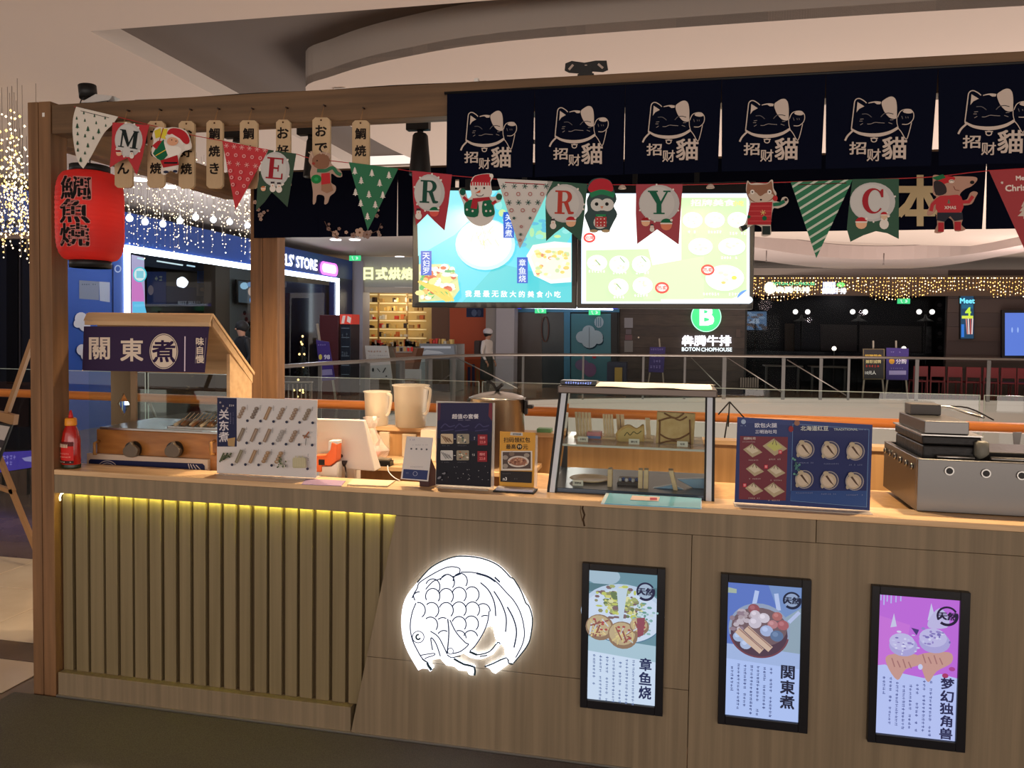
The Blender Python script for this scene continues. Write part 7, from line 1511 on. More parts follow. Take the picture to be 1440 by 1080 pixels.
c = Canvas(PX(Y=14.5), step=.003, base=.02); c.rect(557, 487, 580, 496, (150, 140, 130)); [c.rect(558+k*5, 488+k % 2, 561.5+k*5, 494, rr.choice(cols)) for k in range(5)]; c.build('packet_print', r, PRINT)
def wb(c): c.marks(517, 493, 545, 495.5, (150, 110, 90), False, 4); [c.marks(519, 499+k*4, 546, 500.5+k*4, (150, 150, 150), False, 3) for k in range(3)]; c.ell(525, 520, 1.4, 3, (40, 44, 48), 8); c.line([(531, 518), (535, 523)], 1, (60, 60, 60)); c.line([(539, 524), (543, 517)], 1.4, (40, 44, 48)); c.ell(544, 529, 1.4, 1.2, (70, 70, 70), 6)
easel('poster_easel', 'white notice board with three small dark figures before the bakery', [(513, 486), (545, 486.5), (551.5, 532.5), (518, 532)], 12.2, (170, 170, 168), [((519, 532), (517, 552)), ((549, 532), (551, 551))], wb)
easel('poster_easel', 'lower white notice board beside the brown bread stand', [(566, 519), (592, 519.5), (593, 533), (565, 532.5)], 12.6, (176, 178, 178), [((568, 533), (567, 550)), ((590, 533), (591, 550))])
ow = root('orange_wall', tuple(G(655, 545, Y=18.9)), 'orange painted wall panel with a dark poster between bakery and pillar', 'wall panel')
pl2(ow, 'panel', [(632.3, 405), (683, 405), (683, 549), (632.3, 549)], M('wall_orange', (190, 84, 44), .6), 18.9); c = Canvas(PX(Y=18.9), step=.003, base=.01); c.rect(656, 432, 680, 446, (50, 60, 90)); c.ell(667, 440, 4, 5, (96, 110, 140), 8); c.ell(674, 440, 3, 5, (80, 90, 120), 8)
for k in range(8): c.rect(634+k*6, 520-(k % 3)*4, 638+k*6, 546, rr.choice([(120, 90, 60), (60, 60, 90), (150, 110, 70), (170, 60, 60)]))
c.build('poster_print', ow, PRINT)

# ================================================================== teal doors
YD = 18.6
td = root('teal_doors', tuple(G(797, 546, Y=YD)), 'double entrance with dark glass on one side and a teal door with a cloud on the other', 'doors')
TE = M('teal_frame', (50, 110, 140), .5); pl2(td, 'top_bar', [(723, 430), (871, 430), (871, 439), (723, 439)], TE, YD); pl2(td, 'centre_post', [(793, 439.2), (801.5, 439.2), (801.5, 548), (793, 548)], TE, YD)
pl2(td, 'brown_leaf', [(725, 439.2), (762, 439.2), (762, 547), (725, 547)], M('leaf_brown', (66, 56, 52), .3), YD+.05); pl2(td, 'dark_leaf', [(762.2, 439.2), (792.8, 439.2), (792.8, 547), (762.2, 547)], M('leaf_dark', (24, 34, 42), .2), YD+.05)
pl2(td, 'teal_leaf', [(803, 441), (859, 441), (859, 547), (803, 547)], M('leaf_teal', (40, 104, 118), .4), YD+.05); pl2(td, 'side_gap', [(859.2, 439), (868, 439), (868, 547), (859.2, 547)], M('gap_dark', (14, 16, 20), .5), YD+.06)
pl2(td, 'backing', [(722, 429), (871, 429), (871, 548), (722, 548)], BLACK, YD+.15)
c = Canvas(PX(Y=YD+.05), step=.003, base=.01)
for x, y, a_ in ((819, 474, 9), (828, 466, 9), (838, 474, 10), (829, 480, 11), (842, 479, 6)): c.ell(x+1, y+1, a_, a_*.95, (18, 50, 66), 16)
for x, y, a_ in ((819, 474, 9), (828, 466, 9), (838, 474, 10), (829, 479, 11), (842, 478, 6)): c.ell(x, y, a_, a_*.95, (150, 170, 182), 16)
c.ell(842.5, 453, 6.5, 8, (150, 166, 180), 14); [c.line([(839+k*3, 447), (839+k*3, 459)], 1, (70, 110, 124)) for k in range(3)]; c.ell(819, 513, 10, 8, (110, 96, 130), 14); c.ell(830, 520, 9, 10, (120, 90, 126), 14); c.ell(836, 502, 3, 2.4, (150, 50, 60), 8); c.line(ell(767, 463, 5, 18, 14), 1.6, (90, 64, 56), closed=True); c.line([(829, 460), (829, 492)], .5, (60, 70, 80)); c.build('cloud_print', td, PRINT)
r = root('tube_light', tuple(G(798, 434, Y=18.0)), 'long blue-white tube light above the teal doors', 'light'); b = MB(); b.tube([G(733, 431.5, Y=18.2), G(862, 434.2, Y=18.2)], .04, M('tube_white', (255, 255, 255), .4, emit=(226, 232, 255), es=3.5), 8); b.build('tube', parent=r)
for a_, e_ in ((728, 733), (862, 869)): b = MB(); b.tube([G(a_, 432, Y=18.2), G(e_, 432, Y=18.2)], .042, M('tube_blue', (60, 50, 220), .4, emit=(60, 50, 230), es=1.6), 8); _q = G(a_, 432, Y=18.2); b.box(_q.x-.02, _q.x+.1, 18.2, 18.598, _q.z-.02, _q.z+.02, BLACK); b.build('end_cap', parent=r)

# ================================================================== wood wall with the glowing sign
ww = root('wood_wall', tuple(G(958, 546, Y=18.9)), 'dark wood-panelled wall carrying the green round sign', 'wall panel')
x0 = 871
DW = [M('dark_wood_%d' % k, c1, .5, noise=(c2, (3, 3, 14), 5)) for k, (c1, c2) in enumerate((((62, 52, 48), (78, 66, 58)), ((54, 46, 44), (70, 58, 52))))]
k = 0; zt_ = 3.6
b = MB(); b.box(G(866, 480, Y=19.02).x, G(1050, 480, Y=19.02).x, 19.02, 19.1, 0, 3.6, BLACK); b.build('backing', parent=ww)
X0w, X1w = G(871, 480, Y=18.9).x, G(1047, 480, Y=18.9).x; z = 0
while z < 3.6: b = MB(); b.box(X0w, X1w, 18.9, 19.0, z+.002, z+.298, DW[k % 2]); b.build('plank', parent=ww); z += .3; k += 1
c = Canvas(PX(Y=18.9), step=.003, base=.01); c.rect(878, 447, 890, 461, (150, 150, 156)); c.rect(880, 463, 888, 470, (110, 104, 110)); c.rect(879, 471, 889, 478, (120, 90, 96)); c.rect(878, 479, 890, 495, (130, 130, 130)); c.ell(898, 474.5, 1.3, 1.3, (230, 220, 200), 8); c.rect(1035, 463, 1041, 474, (96, 84, 80)); c.build('notice_print', ww, PRINT)
gs = root('round_sign', tuple(G(993, 447, Y=18.8)), 'glowing green round sign with white letter B above white lettering on the wood wall', 'sign')
q = G(993, 445.5, Y=18.8); b = MB(); s_ = G(1013.5, 445, Y=18.8).x-q.x; b.tube([(q.x, 18.86, q.z), (q.x, 18.8, q.z)], s_, M('sign_green', (60, 200, 120), .4, emit=(64, 214, 130), es=1.0), 40); b.build('disc', parent=gs)
c = Canvas(PX(Y=18.8), step=.004, base=.01); c.line(ell(993, 445.5, 20.8, 20.8, 36), 1.2, (176, 246, 206), closed=True); c.text('B', 994, 444, 25, (255, 255, 255), .05, sx=1.05); c.rect(984, 431, 992, 435, (255, 255, 255)); c.rect(984, 453.4, 992, 457, (255, 255, 255))
c.text('犇腾牛排', 993.5, 479, 14, (250, 246, 255), .04, sx=1.15); c.text('BOTON', 971.5, 491, 5.2, (230, 244, 250), .03, sx=.98); c.text('CHOPHOUSE', 1007.5, 491.5, 5.2, (230, 244, 250), .03, sx=.98); c.build('sign_lettering', gs, attr_mat('sign_near_white', .4, es=1.7, no_sample=True))
def pz(c): c.marks(915, 490, 933, 493, (130, 120, 190), False, 3); c.marks(915, 497, 932, 502, (150, 140, 206), False, 4); c.marks(914, 506, 931, 510, (140, 130, 196), False, 4); c.marks(914, 514, 931, 518, (150, 140, 206), False, 4)
easel('poster_easel', 'purple poster on an easel before the wood wall', [(914, 488), (936, 488), (933, 524), (912, 523)], 17.6, (52, 38, 110), [((914, 524), (912, 536)), ((932, 524), (933, 537)), ((927, 476), (928, 488))], pz)
r = boxth('crate_stack', 'dark blue crate with a yellow post before the teal door', 'crate', 853, 881, 510, 546, 17.0, .5, M('crate_navy', (30, 34, 60), .5)); a, e = G(864, 546, Y=16.9), G(875, 517, Y=16.9); b = MB(); b.box(a.x, e.x, 16.9, 16.98, a.z, e.z, M('post_yellow', (150, 124, 50), .5)); b.build('yellow_post', parent=r, label='yellow post')

# ================================================================== restaurant across the atrium
rs = root('restaurant', tuple(G(1190, 552, Y=20.5)), 'dark open restaurant under a curtain of golden fairy lights', 'shop front')
YR = 22.6
DK = M('rest_dark', (22, 20, 22), .5); pl2(rs, 'back_wall', [(1040, 385), (1335, 385), (1335, 560), (1040, 560)], DK, YR); pl2(rs, 'counter_band', [(1046, 494), (1330, 497), (1330, 507), (1046, 504)], M('rest_band', (18, 16, 16), .3), 20.6)
for p_ in ([(1154, 456), (1205, 457), (1205, 494), (1154, 493)], [(1208, 457), (1296, 459), (1296, 496), (1208, 495)]): pl2(rs, 'grey_panel', p_, M('rest_grey', (84, 76, 72), .6), 22.2)
pl2(rs, 'beige_panel', [(1104, 455), (1117, 455), (1117, 494), (1104, 493)], M('rest_beige', (104, 88, 70), .6), 22.2); pl2(rs, 'dark_panel', [(1118, 455), (1153, 455), (1153, 493), (1118, 492)], M('rest_black', (14, 12, 14), .4), 22.1)
pl2(rs, 'marble_panel', [(1300, 459), (1310, 459), (1310, 497), (1300, 496)], M('rest_marble', (120, 118, 116), .4, noise=((70, 70, 70), 6, 4)), 22.1)
pl2(rs, 'glass_pane', [(1047, 405), (1330, 405), (1330, 555), (1047, 552)], DARKPANE, 20.4, .02)
c = Canvas(PX(Y=22.5), step=.004, base=.02); rr = random.Random(31)
for i in range(3):
    for j in range(4): x, y = 1315+i*15, 423+j*20; c.rect(x, y, x+12, y+15, (60, 58, 60)); c.ell(x+6, y+6, 3.5, 3, (110, 106, 104), 8); c.rect(x+2, y+10, x+10, y+12, (90, 86, 84))
c.build('photo_print', rs, PRINT)
r = root('restaurant_screen', tuple(G(1062, 465, Y=22.0)), 'wide lit picture screen behind the dark Christmas tree', 'screen'); pl = [G(*p, Y=22.0) for p in ((1045, 437), (1079, 437), (1079, 465), (1045, 465))]; b = MB(); b.plate(pl, .05, BLACK); b.build('casing', parent=r)
c = Canvas(PX(Y=22.0), step=.004, base=.01); c.rect(1046, 438, 1078, 464, (110, 140, 170)); [c.ell(rr.uniform(1048, 1076), rr.uniform(440, 454), 5, 2, rr.choice([(190, 206, 220), (150, 176, 200), (120, 110, 110)]), 8) for _ in range(16)]; [c.ell(rr.uniform(1048, 1076), rr.uniform(455, 463), 4, 2, rr.choice([(90, 84, 84), (120, 96, 80), (70, 90, 110)]), 8) for _ in range(10)]; c.build('picture_print', r, FARLIT)
xmas(1061, 446, 505, 20.9, 26, 'dark bushy Christmas tree inside the restaurant before the lit screen', False)
GB = M('globe_glow', (255, 250, 236), .4, emit=(255, 246, 226), es=4, no_sample=True)
for i, (px, l) in enumerate(((1125, 'twin-globe lamp post nearest the Christmas tree'), (1205.5, 'middle twin-globe lamp post in the restaurant'), (1299, 'twin-globe lamp post beside the marble panel'))):
    q = G(px, 520, Y=21.2); zt2 = G(px, 452, Y=21.2).z; zg = G(px, 438.5, Y=21.2).z; r = root('lamp_post', (q.x, 21.2, 0), l, 'lamp', 'globe lamp posts in the restaurant')
    b = MB(); b.tube([(q.x, 21.2, 0.0), (q.x, 21.2, zt2)], .035, BLACK, 8); b.build('pole', parent=r); b = MB(); b.lathe([(.22, 0), (.2, .02), (.05, .1), (.02, .2), (0, .2)], (q.x, 21.2, zt2), M('lamp_hood', (70, 66, 64), .5), 16); b.build('hood', parent=r)
    for d_ in (-.17, .17): b = MB(); b.tube([(q.x, 21.2, zt2+.05), (q.x+d_, 21.2, zg-.06)], .012, BLACK, 6); b.build('arm', parent=r); b = MB(); b.ball((q.x+d_, 21.2, zg), .075, GB, 10); b.build('globe', parent=r)
for i, (x, y, l) in enumerate(((1173, 490, 'single small bulb glowing beside the dark panel'), (1271, 490, 'single small bulb glowing above the purple easel'), (1376, 492.5, 'single small bulb glowing under the tall neon screen'))):
    q = G(x, y, Y=20.2); r = root('table_lamp', (q.x, 20.2, q.z-.1), l, 'lamp', 'small table bulbs'); b = MB(); b.ball(tuple(q), .06, GB, 10); b.build('bulb', parent=r); b = MB(); b.tube([(q.x, 20.2, q.z-.055), (q.x, 20.2, 0)], .015, BLACK, 6); b.build('stem', parent=r)
bw2 = root('brown_shop_wall', tuple(G(1390, 555, Y=19.6)), 'brown wall beside the restaurant that carries the wide blue screen', 'wall panel'); z = 0; k = 0; Xa, Xb = G(1331, 480, Y=19.6).x, 13.7; b = MB(); b.box(Xa, Xb, 19.72, 19.8, 0, 3.2, BLACK); b.build('backing', parent=bw2)
while z < 3.0: b = MB(); b.box(Xa, Xb, 19.6, 19.7, z+.003, z+.37, M('brown_wall_%d' % (k % 2), ((70, 54, 50), (62, 48, 46))[k % 2], .6)); b.build('plank', parent=bw2); z += .373; k += 1
def dsp(x0, x1, y0, y1, Y, label, draw, name='wall_display', es=SCREEN):
    pl = [G(*p, Y=Y) for p in ((x0, y0), (x1, y0+.0), (x1, y1), (x0, y1))]; r = root(name, tuple(pl[3]), label, 'screen'); b = MB(); b.plate(pl, .08, BLACK); b.build('casing', parent=r); c = Canvas(PX(Y=Y), step=.004, base=.01); draw(c); c.build('picture_print', r, es)
dsp(1409, 1475, 436, 503, 19.4, 'wide pale blue screen with a black frame at the edge of view', lambda c: (c.rect(1413, 440, 1471, 500, (96, 130, 226)), c.ell(1423, 464, 1.2, 4, (160, 190, 255), 8), c.ell(1431, 464, 1.2, 4, (160, 190, 255), 8)), es=FARLIT)
def neon(c):
    c.rect(1351, 414, 1369, 476, (16, 60, 90)); c.text('Meet', 1360, 423, 7, (120, 230, 255), .05, sx=1.0); c.rect(1352, 428, 1368, 434, (20, 90, 120)); c.text('4', 1361, 438, 11, (190, 230, 60), .05); c.rect(1352, 444, 1368, 448, (206, 220, 70)); [c.line([(1358+k*3, 448), (1360+k*2, 470)], 1.6, ((190, 120, 110), (226, 206, 200), (170, 70, 60), (226, 196, 190))[k]) for k in range(4)]; c.rect(1351, 456, 1355, 474, (40, 110, 200))
dsp(1350, 1370, 413, 477, 19.516, 'tall narrow neon advertising screen beside the brown wall', neon, 'neon_screen')
def e1(c): c.text('招聘服务', 1228, 501, 5, (206, 170, 80), .03, sx=1.1); c.text('兼职诚聘', 1228, 508.5, 4.6, (206, 190, 140), .03, sx=1.1); c.marks(1217, 513, 1240, 516.5, (200, 70, 60), False, 4); c.text('10元人', 1224, 524, 5, (220, 220, 220), .03); c.line([(1214, 491), (1243, 491), (1243, 533), (1214, 533)], .8, (150, 130, 90), closed=True)
def e2(c): c.marks(1252, 494, 1270, 496, (140, 130, 190), False, 3); c.ell(1254, 508, 4, 4, (206, 150, 60), 12); c.text('分购', 1267, 508, 7, (214, 206, 230), .03); c.rect(1250, 521, 1274, 527, (160, 150, 200)); c.marks(1252, 517, 1272, 519, (130, 120, 180), False, 3)
easel('poster_easel', 'black poster with yellow and red lettering on an easel across the atrium', [(1213, 490), (1244.5, 490.5), (1244, 534), (1213, 533.5)], 17.9, (26, 20, 28), [((1215, 534), (1213, 556)), ((1241, 534), (1243, 556)), ((1228, 479), (1228, 491))], e1)
easel('poster_easel', 'violet poster with an orange disc on an easel across the atrium', [(1246.5, 489), (1278, 490), (1277, 534.5), (1246, 534)], 18.0, (56, 38, 118), [((1248, 534), (1245, 556)), ((1274, 534), (1276, 556)), ((1260, 479), (1260, 491))], e2)
# red chairs
def chair(px, label):
    q = G(px, 555, Y=18.3); r = root('red_chair', (q.x, 18.4, 0), label, 'chair', 'red chairs across the atrium'); RC = M('chair_red', (110, 26, 32), .5); w_ = .165
    b = MB(); b.box(q.x-w_, q.x+w_, 18.2, 18.6, .46, .50, RC); b.build('seat', parent=r, bevel=.01)
    b = MB(); b.box(q.x-w_, q.x+w_, 18.19, 18.215, .60, .86, RC); b.build('backrest', parent=r, bevel=.01)
    for dx in (-w_+.015, w_-.015):
        b = MB(); b.bar((q.x+dx, 18.22, .86), (q.x+dx*1.1, 18.18, 0), .028, RC); b.build('leg', parent=r); b = MB(); b.bar((q.x+dx, 18.58, .46), (q.x+dx*1.1, 18.62, 0), .028, RC); b.build('leg', parent=r)
    return r
for px, l in ((1292, 'red chair beside the violet easel poster'), (1316, 'second red chair from the violet easel poster'), (1340, 'third red chair from the violet easel poster, behind a balustrade post'), (1366, 'red chair under the tall neon screen'), (1390.5, 'red chair just left of the wide blue screen'), (1415, 'red chair under the left part of the blue screen'), (1438, 'red chair at the edge of view')): chair(px, l)
r = root('white_planter', tuple(G(1054, 545, Y=18.6)), 'small white slatted planter at the restaurant corner', 'planter')
for k in range(8): a, e = G(1041+k*3.4, 545, Y=18.6), G(1043+k*3.4, 531, Y=18.6); b = MB(); b.box(a.x, e.x, 18.6, 18.63, a.z, e.z, M('planter_white', (150, 140, 132), .6)); b.build('slat', parent=r)
a, e = G(1041, 545, Y=18.64), G(1067, 533, Y=18.64); b = MB(); b.box(a.x, e.x, 18.64, 18.9, a.z, e.z, M('planter_in', (90, 84, 80), .6)); b.build('box', parent=r)
# dark tables and chairs silhouettes
for i, (px, l) in enumerate(((1100, 'dark table beneath the lamp post nearest the tree'), (1165, 'dark table beneath the single bulb'))):
    q = G(px, 555, Y=19.6); r = root('dining_table', (q.x, 19.6, 0), l, 'table', 'dark tables in the restaurant'); b = MB(); b.box(q.x-.5, q.x+.5, 19.4, 20.0, .72, .75, M('table_brown', (60, 50, 42), .4)); b.build('table_top', parent=r)
    for dx in (-.42, .42): b = MB(); b.box(q.x+dx-.025, q.x+dx+.025, 19.65, 19.75, 0, .72, BLACK); b.build('leg', parent=r)

# ceiling bulkheads above the restaurant
b = MB(); BK1 = M('bulkhead_a', (176, 160, 154), .9); BK2 = M('bulkhead_b', (150, 138, 132), .9)
def bulk(pts, ztop, zbot, mat, name, back=2.5):
    b = MB(); q = [G(x, y, Z=zbot) for x, y in pts]
    for p_, s2 in zip(q, q[1:]):
        b.add([(p_.x, p_.y, zbot), (s2.x, s2.y, zbot), (s2.x, s2.y, ztop), (p_.x, p_.y, ztop)], [(0, 1, 2, 3)], mat, True); b.add([(p_.x, p_.y, zbot), (s2.x, s2.y, zbot), (s2.x+.4, s2.y+back, zbot), (p_.x+.4, p_.y+back, zbot)], [(0, 1, 2, 3)], mat, True)
    return struct(b, name)
bulk(spline([(860, 335), (1000, 344), (1060, 348), (1120, 357), (1180, 363), (1250, 365), (1320, 362), (1380, 355), (1440, 344), (1560, 320)], 4), 3.69, 3.38, BK1, 'trim_5', 3)
bulk([(860, 386), (1060, 387), (1440, 389), (1600, 390)], 3.39, 3.20, BK2, 'trim_6', 1.4)
for i, (x, y) in enumerate(((1078, 353), (1243, 358))): q = G(x, y, Z=3.37); r = root('ceiling_hook', (q.x, q.y, 3.1), ('thin dark sprinkler drop near the fox side of the soffit', 'thin dark sprinkler drop in the middle of the soffit')[i], 'sprinkler', 'sprinkler drops'); b = MB(); b.tube([(q.x, q.y, 3.40), (q.x, q.y, 3.17)], .012, M('sprinkler', (110, 100, 96), .5), 6); b.ball((q.x, q.y, 3.16), .02, M('sprinkler'), 6); b.build('pipe', parent=r)
# golden fairy curtain
fc = root('fairy_light_curtain', tuple(G(1250, 425, Y=19.0)), 'golden fairy light curtain with a wavy lower edge above the restaurant', 'fairy lights', 'fairy lights')
FW_ = M('fairy_gold', (255, 200, 110), .4, emit=(255, 206, 120), es=2.6, no_sample=True); FL2 = M('fairy_white', (255, 236, 200), .4, emit=(255, 232, 190), es=3.2, no_sample=True)
def octs(pts, r_, mats, name, parent, rnd):
    b = MB(); 
    for p_ in pts:
        s_ = r_*rnd.uniform(.7, 1.3); x, y, z_ = p_; b.add([(x+s_, y, z_), (x-s_, y, z_), (x, y+s_, z_), (x, y-s_, z_), (x, y, z_+s_), (x, y, z_-s_)], [(0, 2, 4), (2, 1, 4), (1, 3, 4), (3, 0, 4), (2, 0, 5), (1, 2, 5), (3, 1, 5), (0, 3, 5)], rnd.choice(mats))
    return b.build(name, parent=parent, kind='stuff')
rr = random.Random(77); pts = []; wires = MB()
k = 0; px = 1056.0
while px < 1470:
    low = 417+6*math.sin((px-1060)/23.0) if px < 1215 else 420+4*math.sin((px-1215)/30.0)-(px-1215)*.055 if px < 1390 else 416+3*math.sin(px)
    if 1185 < px < 1230: low -= 8*math.sin((px-1185)/45*math.pi)
    x_, hi_ = G(px, 391, Y=19.0).x, G(px, 391, Y=19.0).z; lo_ = G(px, low, Y=19.0).z; z_ = hi_
    wires.box(x_-.004, x_+.004, 19.01, 19.018, lo_, hi_, M('gold_tube', (150, 104, 44), .5))
    while z_ > lo_: pts.append((x_+rr.uniform(-.02, .02), 19.0, z_)); z_ -= rr.uniform(.07, .13)
    px += rr.uniform(2.6, 5.6)
octs(pts, .0155, [FW_, FW_, FL2], 'bulbs', fc, rr); wires.build('wires', parent=fc, kind='stuff')
b = MB(); b.box(G(1056, 391, Y=19.2).x, 13.7, 19.15, 19.3, G(1250, 416, Y=19.2).z, G(1250, 388, Y=19.2).z, M('rest_fascia', (70, 52, 40), .6)); b.build('backing_board', parent=fc)
c = Canvas(PX(Y=19.1), step=.004, base=.02); c.ell(1083, 405, 8.5, 8.5, (250, 255, 240), 22); c.text('BOTON CHOPHOUSE', 1116, 399, 4, (110, 220, 150), .03, sx=1.05); c.text('犇腾牛排', 1115, 407.5, 8.5, (255, 255, 240), .06, sx=1.3); c.rect(1157, 396.5, 1175, 413, (190, 200, 255)); c.text('自助牛排', 1173, 409, 8, (250, 250, 255), .06, sx=1.0); c.text('自助', 1164, 400, 6, (255, 255, 255), .05); c.ell(1182, 400.5, 6, 3.4, (110, 220, 110), 12); c.build('sign_lettering', fc, attr_mat('sign_near_white'))

# ================================================================== fairy lights, globes on the left ceiling
fl2 = root('fairy_light_strings', (-7, 7, 3.4), 'white fairy light strings hanging from the ceiling before the blue shop', 'fairy lights', 'fairy lights')
pts = []; ws = MB(); SW = M('string_wire', (120, 110, 100), .6)
for i in range(150):
    Yc = rr.uniform(5.2, 9.6); px = rr.uniform(150, 368); q = G(px, 250, Y=Yc)
    if q.x > -3.2 or q.x < -8.8: continue
    L_ = rr.uniform(.35, .95)*(1 if Yc > 6 else .8); z_ = 3.69
    ws.box(q.x-.001, q.x+.001, Yc-.001, Yc+.001, 3.69-L_, 3.69, SW)
    while z_ > 3.69-L_: z_ -= rr.uniform(.07, .2); pts.append((q.x+rr.uniform(-.01, .01), Yc, z_))
octs(pts, .0095, [FL2], 'bulbs', fl2, rr); ws.build('wires', parent=fl2, kind='stuff')
fl3 = root('fairy_light_net', (-8, 4, 3.2), 'dense golden fairy lights hanging left of the corner post', 'fairy lights', 'fairy lights')
pts = []; ws = MB()
for i in range(72):
    Yc = rr.uniform(2.6, 5.3); px = rr.uniform(-40, 52); q = G(px, 250, Y=Yc); L_ = rr.uniform(.8, 1.3); z_ = 3.55
    if q.x < -8.8: continue
    ws.box(q.x-.0015, q.x+.0015, Yc-.0015, Yc+.0015, 3.69-L_, 3.69, SW)
    while z_ > 3.69-L_: z_ -= rr.uniform(.03, .10)*(1+2.5*max(0, z_-3.1)); pts.append((q.x+rr.uniform(-.03, .03), Yc, z_))
octs(pts, .0115, [FW_, FL2, FL2], 'bulbs', fl3, rr); ws.build('wires', parent=fl3, kind='stuff')
GW = M('globe_cool', (240, 246, 255), .3, emit=(226, 240, 255), es=5)
for i, (x, y, l) in enumerate(((182, 307, 'globe lamp nearest the lantern'), (204, 312, 'second globe lamp from the lantern'), (229, 315, 'third globe lamp from the lantern'), (253, 310.5, 'fourth globe lamp from the lantern'), (275, 305.5, 'fifth globe lamp, highest of the row'), (300, 309, 'globe lamp left of the red snowflake flag tip'), (323, 312, 'globe lamp below the red snowflake flag tip'), (348, 317, 'globe lamp nearest the sakura curtain'))):
    q = G(x, y, X=-8.2 if i < 4 else -7.9); r = root('globe_lamp', tuple(q), 'white ' + l, 'lamp', 'white globe lamps before the blue shop'); b = MB(); b.ball(tuple(q), .052, GW, 14); b.build('globe', parent=r); b = MB(); b.tube([(q.x, q.y, q.z+.05), (q.x, q.y, q.z+.1)], .02, WHITE, 8); b.tube([(q.x, q.y, q.z+.1), (q.x, q.y, 3.7)], .003, WHITE, 5); b.build('flex', parent=r)
for i, (x, y, l) in enumerate(((194, 252, 'round ceiling downlight above the second globe lamp'), (472, 337, 'round downlight below the sakura sprig'), (499, 337, 'round downlight beside the blossom cluster'), (235, 262, 'faint ceiling downlight above the third globe lamp'), (562, 361, 'small downlight over the bakery sign'))):
    q = G(x, y, Z=3.695 if i in (0, 3) else 3.69); r = root('ceiling_downlight', tuple(q), l, 'downlight', 'downlights in the mall ceiling'); b = MB(); b.lathe([(0, -.012), (.12, -.012), (.13, -.004), (.13, 0), (0, 0)], tuple(q), M('downlight', (255, 255, 255), .4, emit=(236, 244, 255), es=4), 20); b.build('disc', parent=r)
r = root('ceiling_speaker', tuple(G(479, 124, Z=3.53)), 'small white fitting on the ceiling above the long beam', 'fitting'); q = G(479, 125, Z=3.545); b = MB(); b.box(q.x-.05, q.x+.05, q.y-.02, q.y+.02, q.z-.02, q.z+.003, WHITE); b.build('fitting', parent=r, bevel=.004)

# left edge: ledge with greenery, dark doorway, easel, glowing purple board
r = root('planted_ledge', tuple(G(18, 334, Y=5.5)), 'pale ledge with dark greenery under the golden fairy lights', 'ledge'); a, e = G(-30, 336, Y=5.5), G(60, 326, Y=5.5); b = MB(); b.box(a.x, e.x, 5.5, 5.9, a.z, e.z, M('ledge_pale', (150, 132, 120), .7)); b.build('ledge', parent=r)
b = MB(); LG = M('leaf_green', (50, 56, 40), .7)
for i in range(160): x = rr.uniform(a.x, e.x); z_ = e.z+rr.uniform(0, .16); y = rr.uniform(5.5, 5.7); s_ = .03; b.add([(x, y, z_), (x+s_, y, z_+s_*rr.uniform(-1, 1)), (x+s_*.5, y-.01, z_+s_*1.5)], [(0, 1, 2)], LG)
b.build('foliage', parent=r, kind='stuff')
b = MB(); b.box(a.x, e.x, 5.6, 5.8, 0.001, a.z-.002, M('doorway_dark', (22, 22, 26), .4)); b.build('dark_panel', parent=r)
c = Canvas(PX(Y=5.6), step=.003, base=.01); c.rect(10, 345, 26, 540, (12, 12, 16)); c.rect(28, 345, 30, 545, (60, 58, 64)); c.rect(0, 560, 42, 600, (40, 26, 26)); c.build('door_print', r, PRINT)
r = root('glowing_board', tuple(G(22, 662, Y=3.4)), 'low purple glowing board on the floor behind the easel', 'sign')
pl = [G(*p, Y=3.4) for p in ((-20, 636), (55, 632), (55, 657), (-20, 668))]; b = MB(); b.plate(pl, .03, BLACK); b.bar(G(5, 662, Y=3.43), (G(5, 662, Y=3.43).x, 3.43, 0.001), .02, BLACK); b.bar(G(40, 658, Y=3.43), (G(40, 658, Y=3.43).x, 3.43, 0.001), .02, BLACK); b.build('board', parent=r)
c = Canvas(PX(Y=3.4), step=.002, base=.004); c.poly([(-18, 637), (54, 633), (54, 656), (-18, 667)], (70, 54, 150)); c.marks(4, 640, 24, 646, (140, 126, 200), False, 5); c.marks(4, 648, 24, 654, (140, 126, 200), False, 5); c.poly([(32, 644), (52, 640), (52, 650), (36, 648)], (150, 140, 190)); c.build('poster_print', r, attr_mat('board_glow', .3, es=.8))
r = root('wooden_easel', tuple(G(10, 760, Y=1.5)), 'light wooden easel holding a black framed white notice at the left edge', 'easel'); EW = M('easel_wood', (150, 112, 72), .5); Q = lambda x, y, Y=1.5: G(x, y, Y=Y)
for l in ((Q(46, 478), Q(6, 592)), (Q(-2, 640), Q(18, 690)), (Q(-4, 684), Q(20, 692)), (Q(16, 688), Q(52, 776))): b = MB(); b.bar(l[0], l[1], .028, EW); b.build('leg', parent=r)
b = MB(); b.plate([Q(-8, 578, 1.47), Q(20, 584, 1.47), Q(18, 598, 1.47), Q(-8, 590, 1.47)], .04, EW); b.build('clamp', parent=r)
nb = root('notice_board', tuple(Q(0, 640)), 'white notice with black frame held on the wooden easel', 'sign'); b = MB(); b.plate([Q(-30, 590, 1.45), Q(17, 598, 1.45), Q(-2, 650, 1.45), Q(-40, 640, 1.45)], .012, BLACK); b.build('frame_board', parent=nb)
c = Canvas(PX(Y=1.45), step=.0006, base=.001); c.poly([(-28, 593), (14, 600), (-4, 645), (-38, 636)], (176, 170, 166)); c.poly([(0, 618), (8, 620), (3, 630), (-4, 628)], (60, 56, 60)); c.build('notice_print', nb, PRINT)

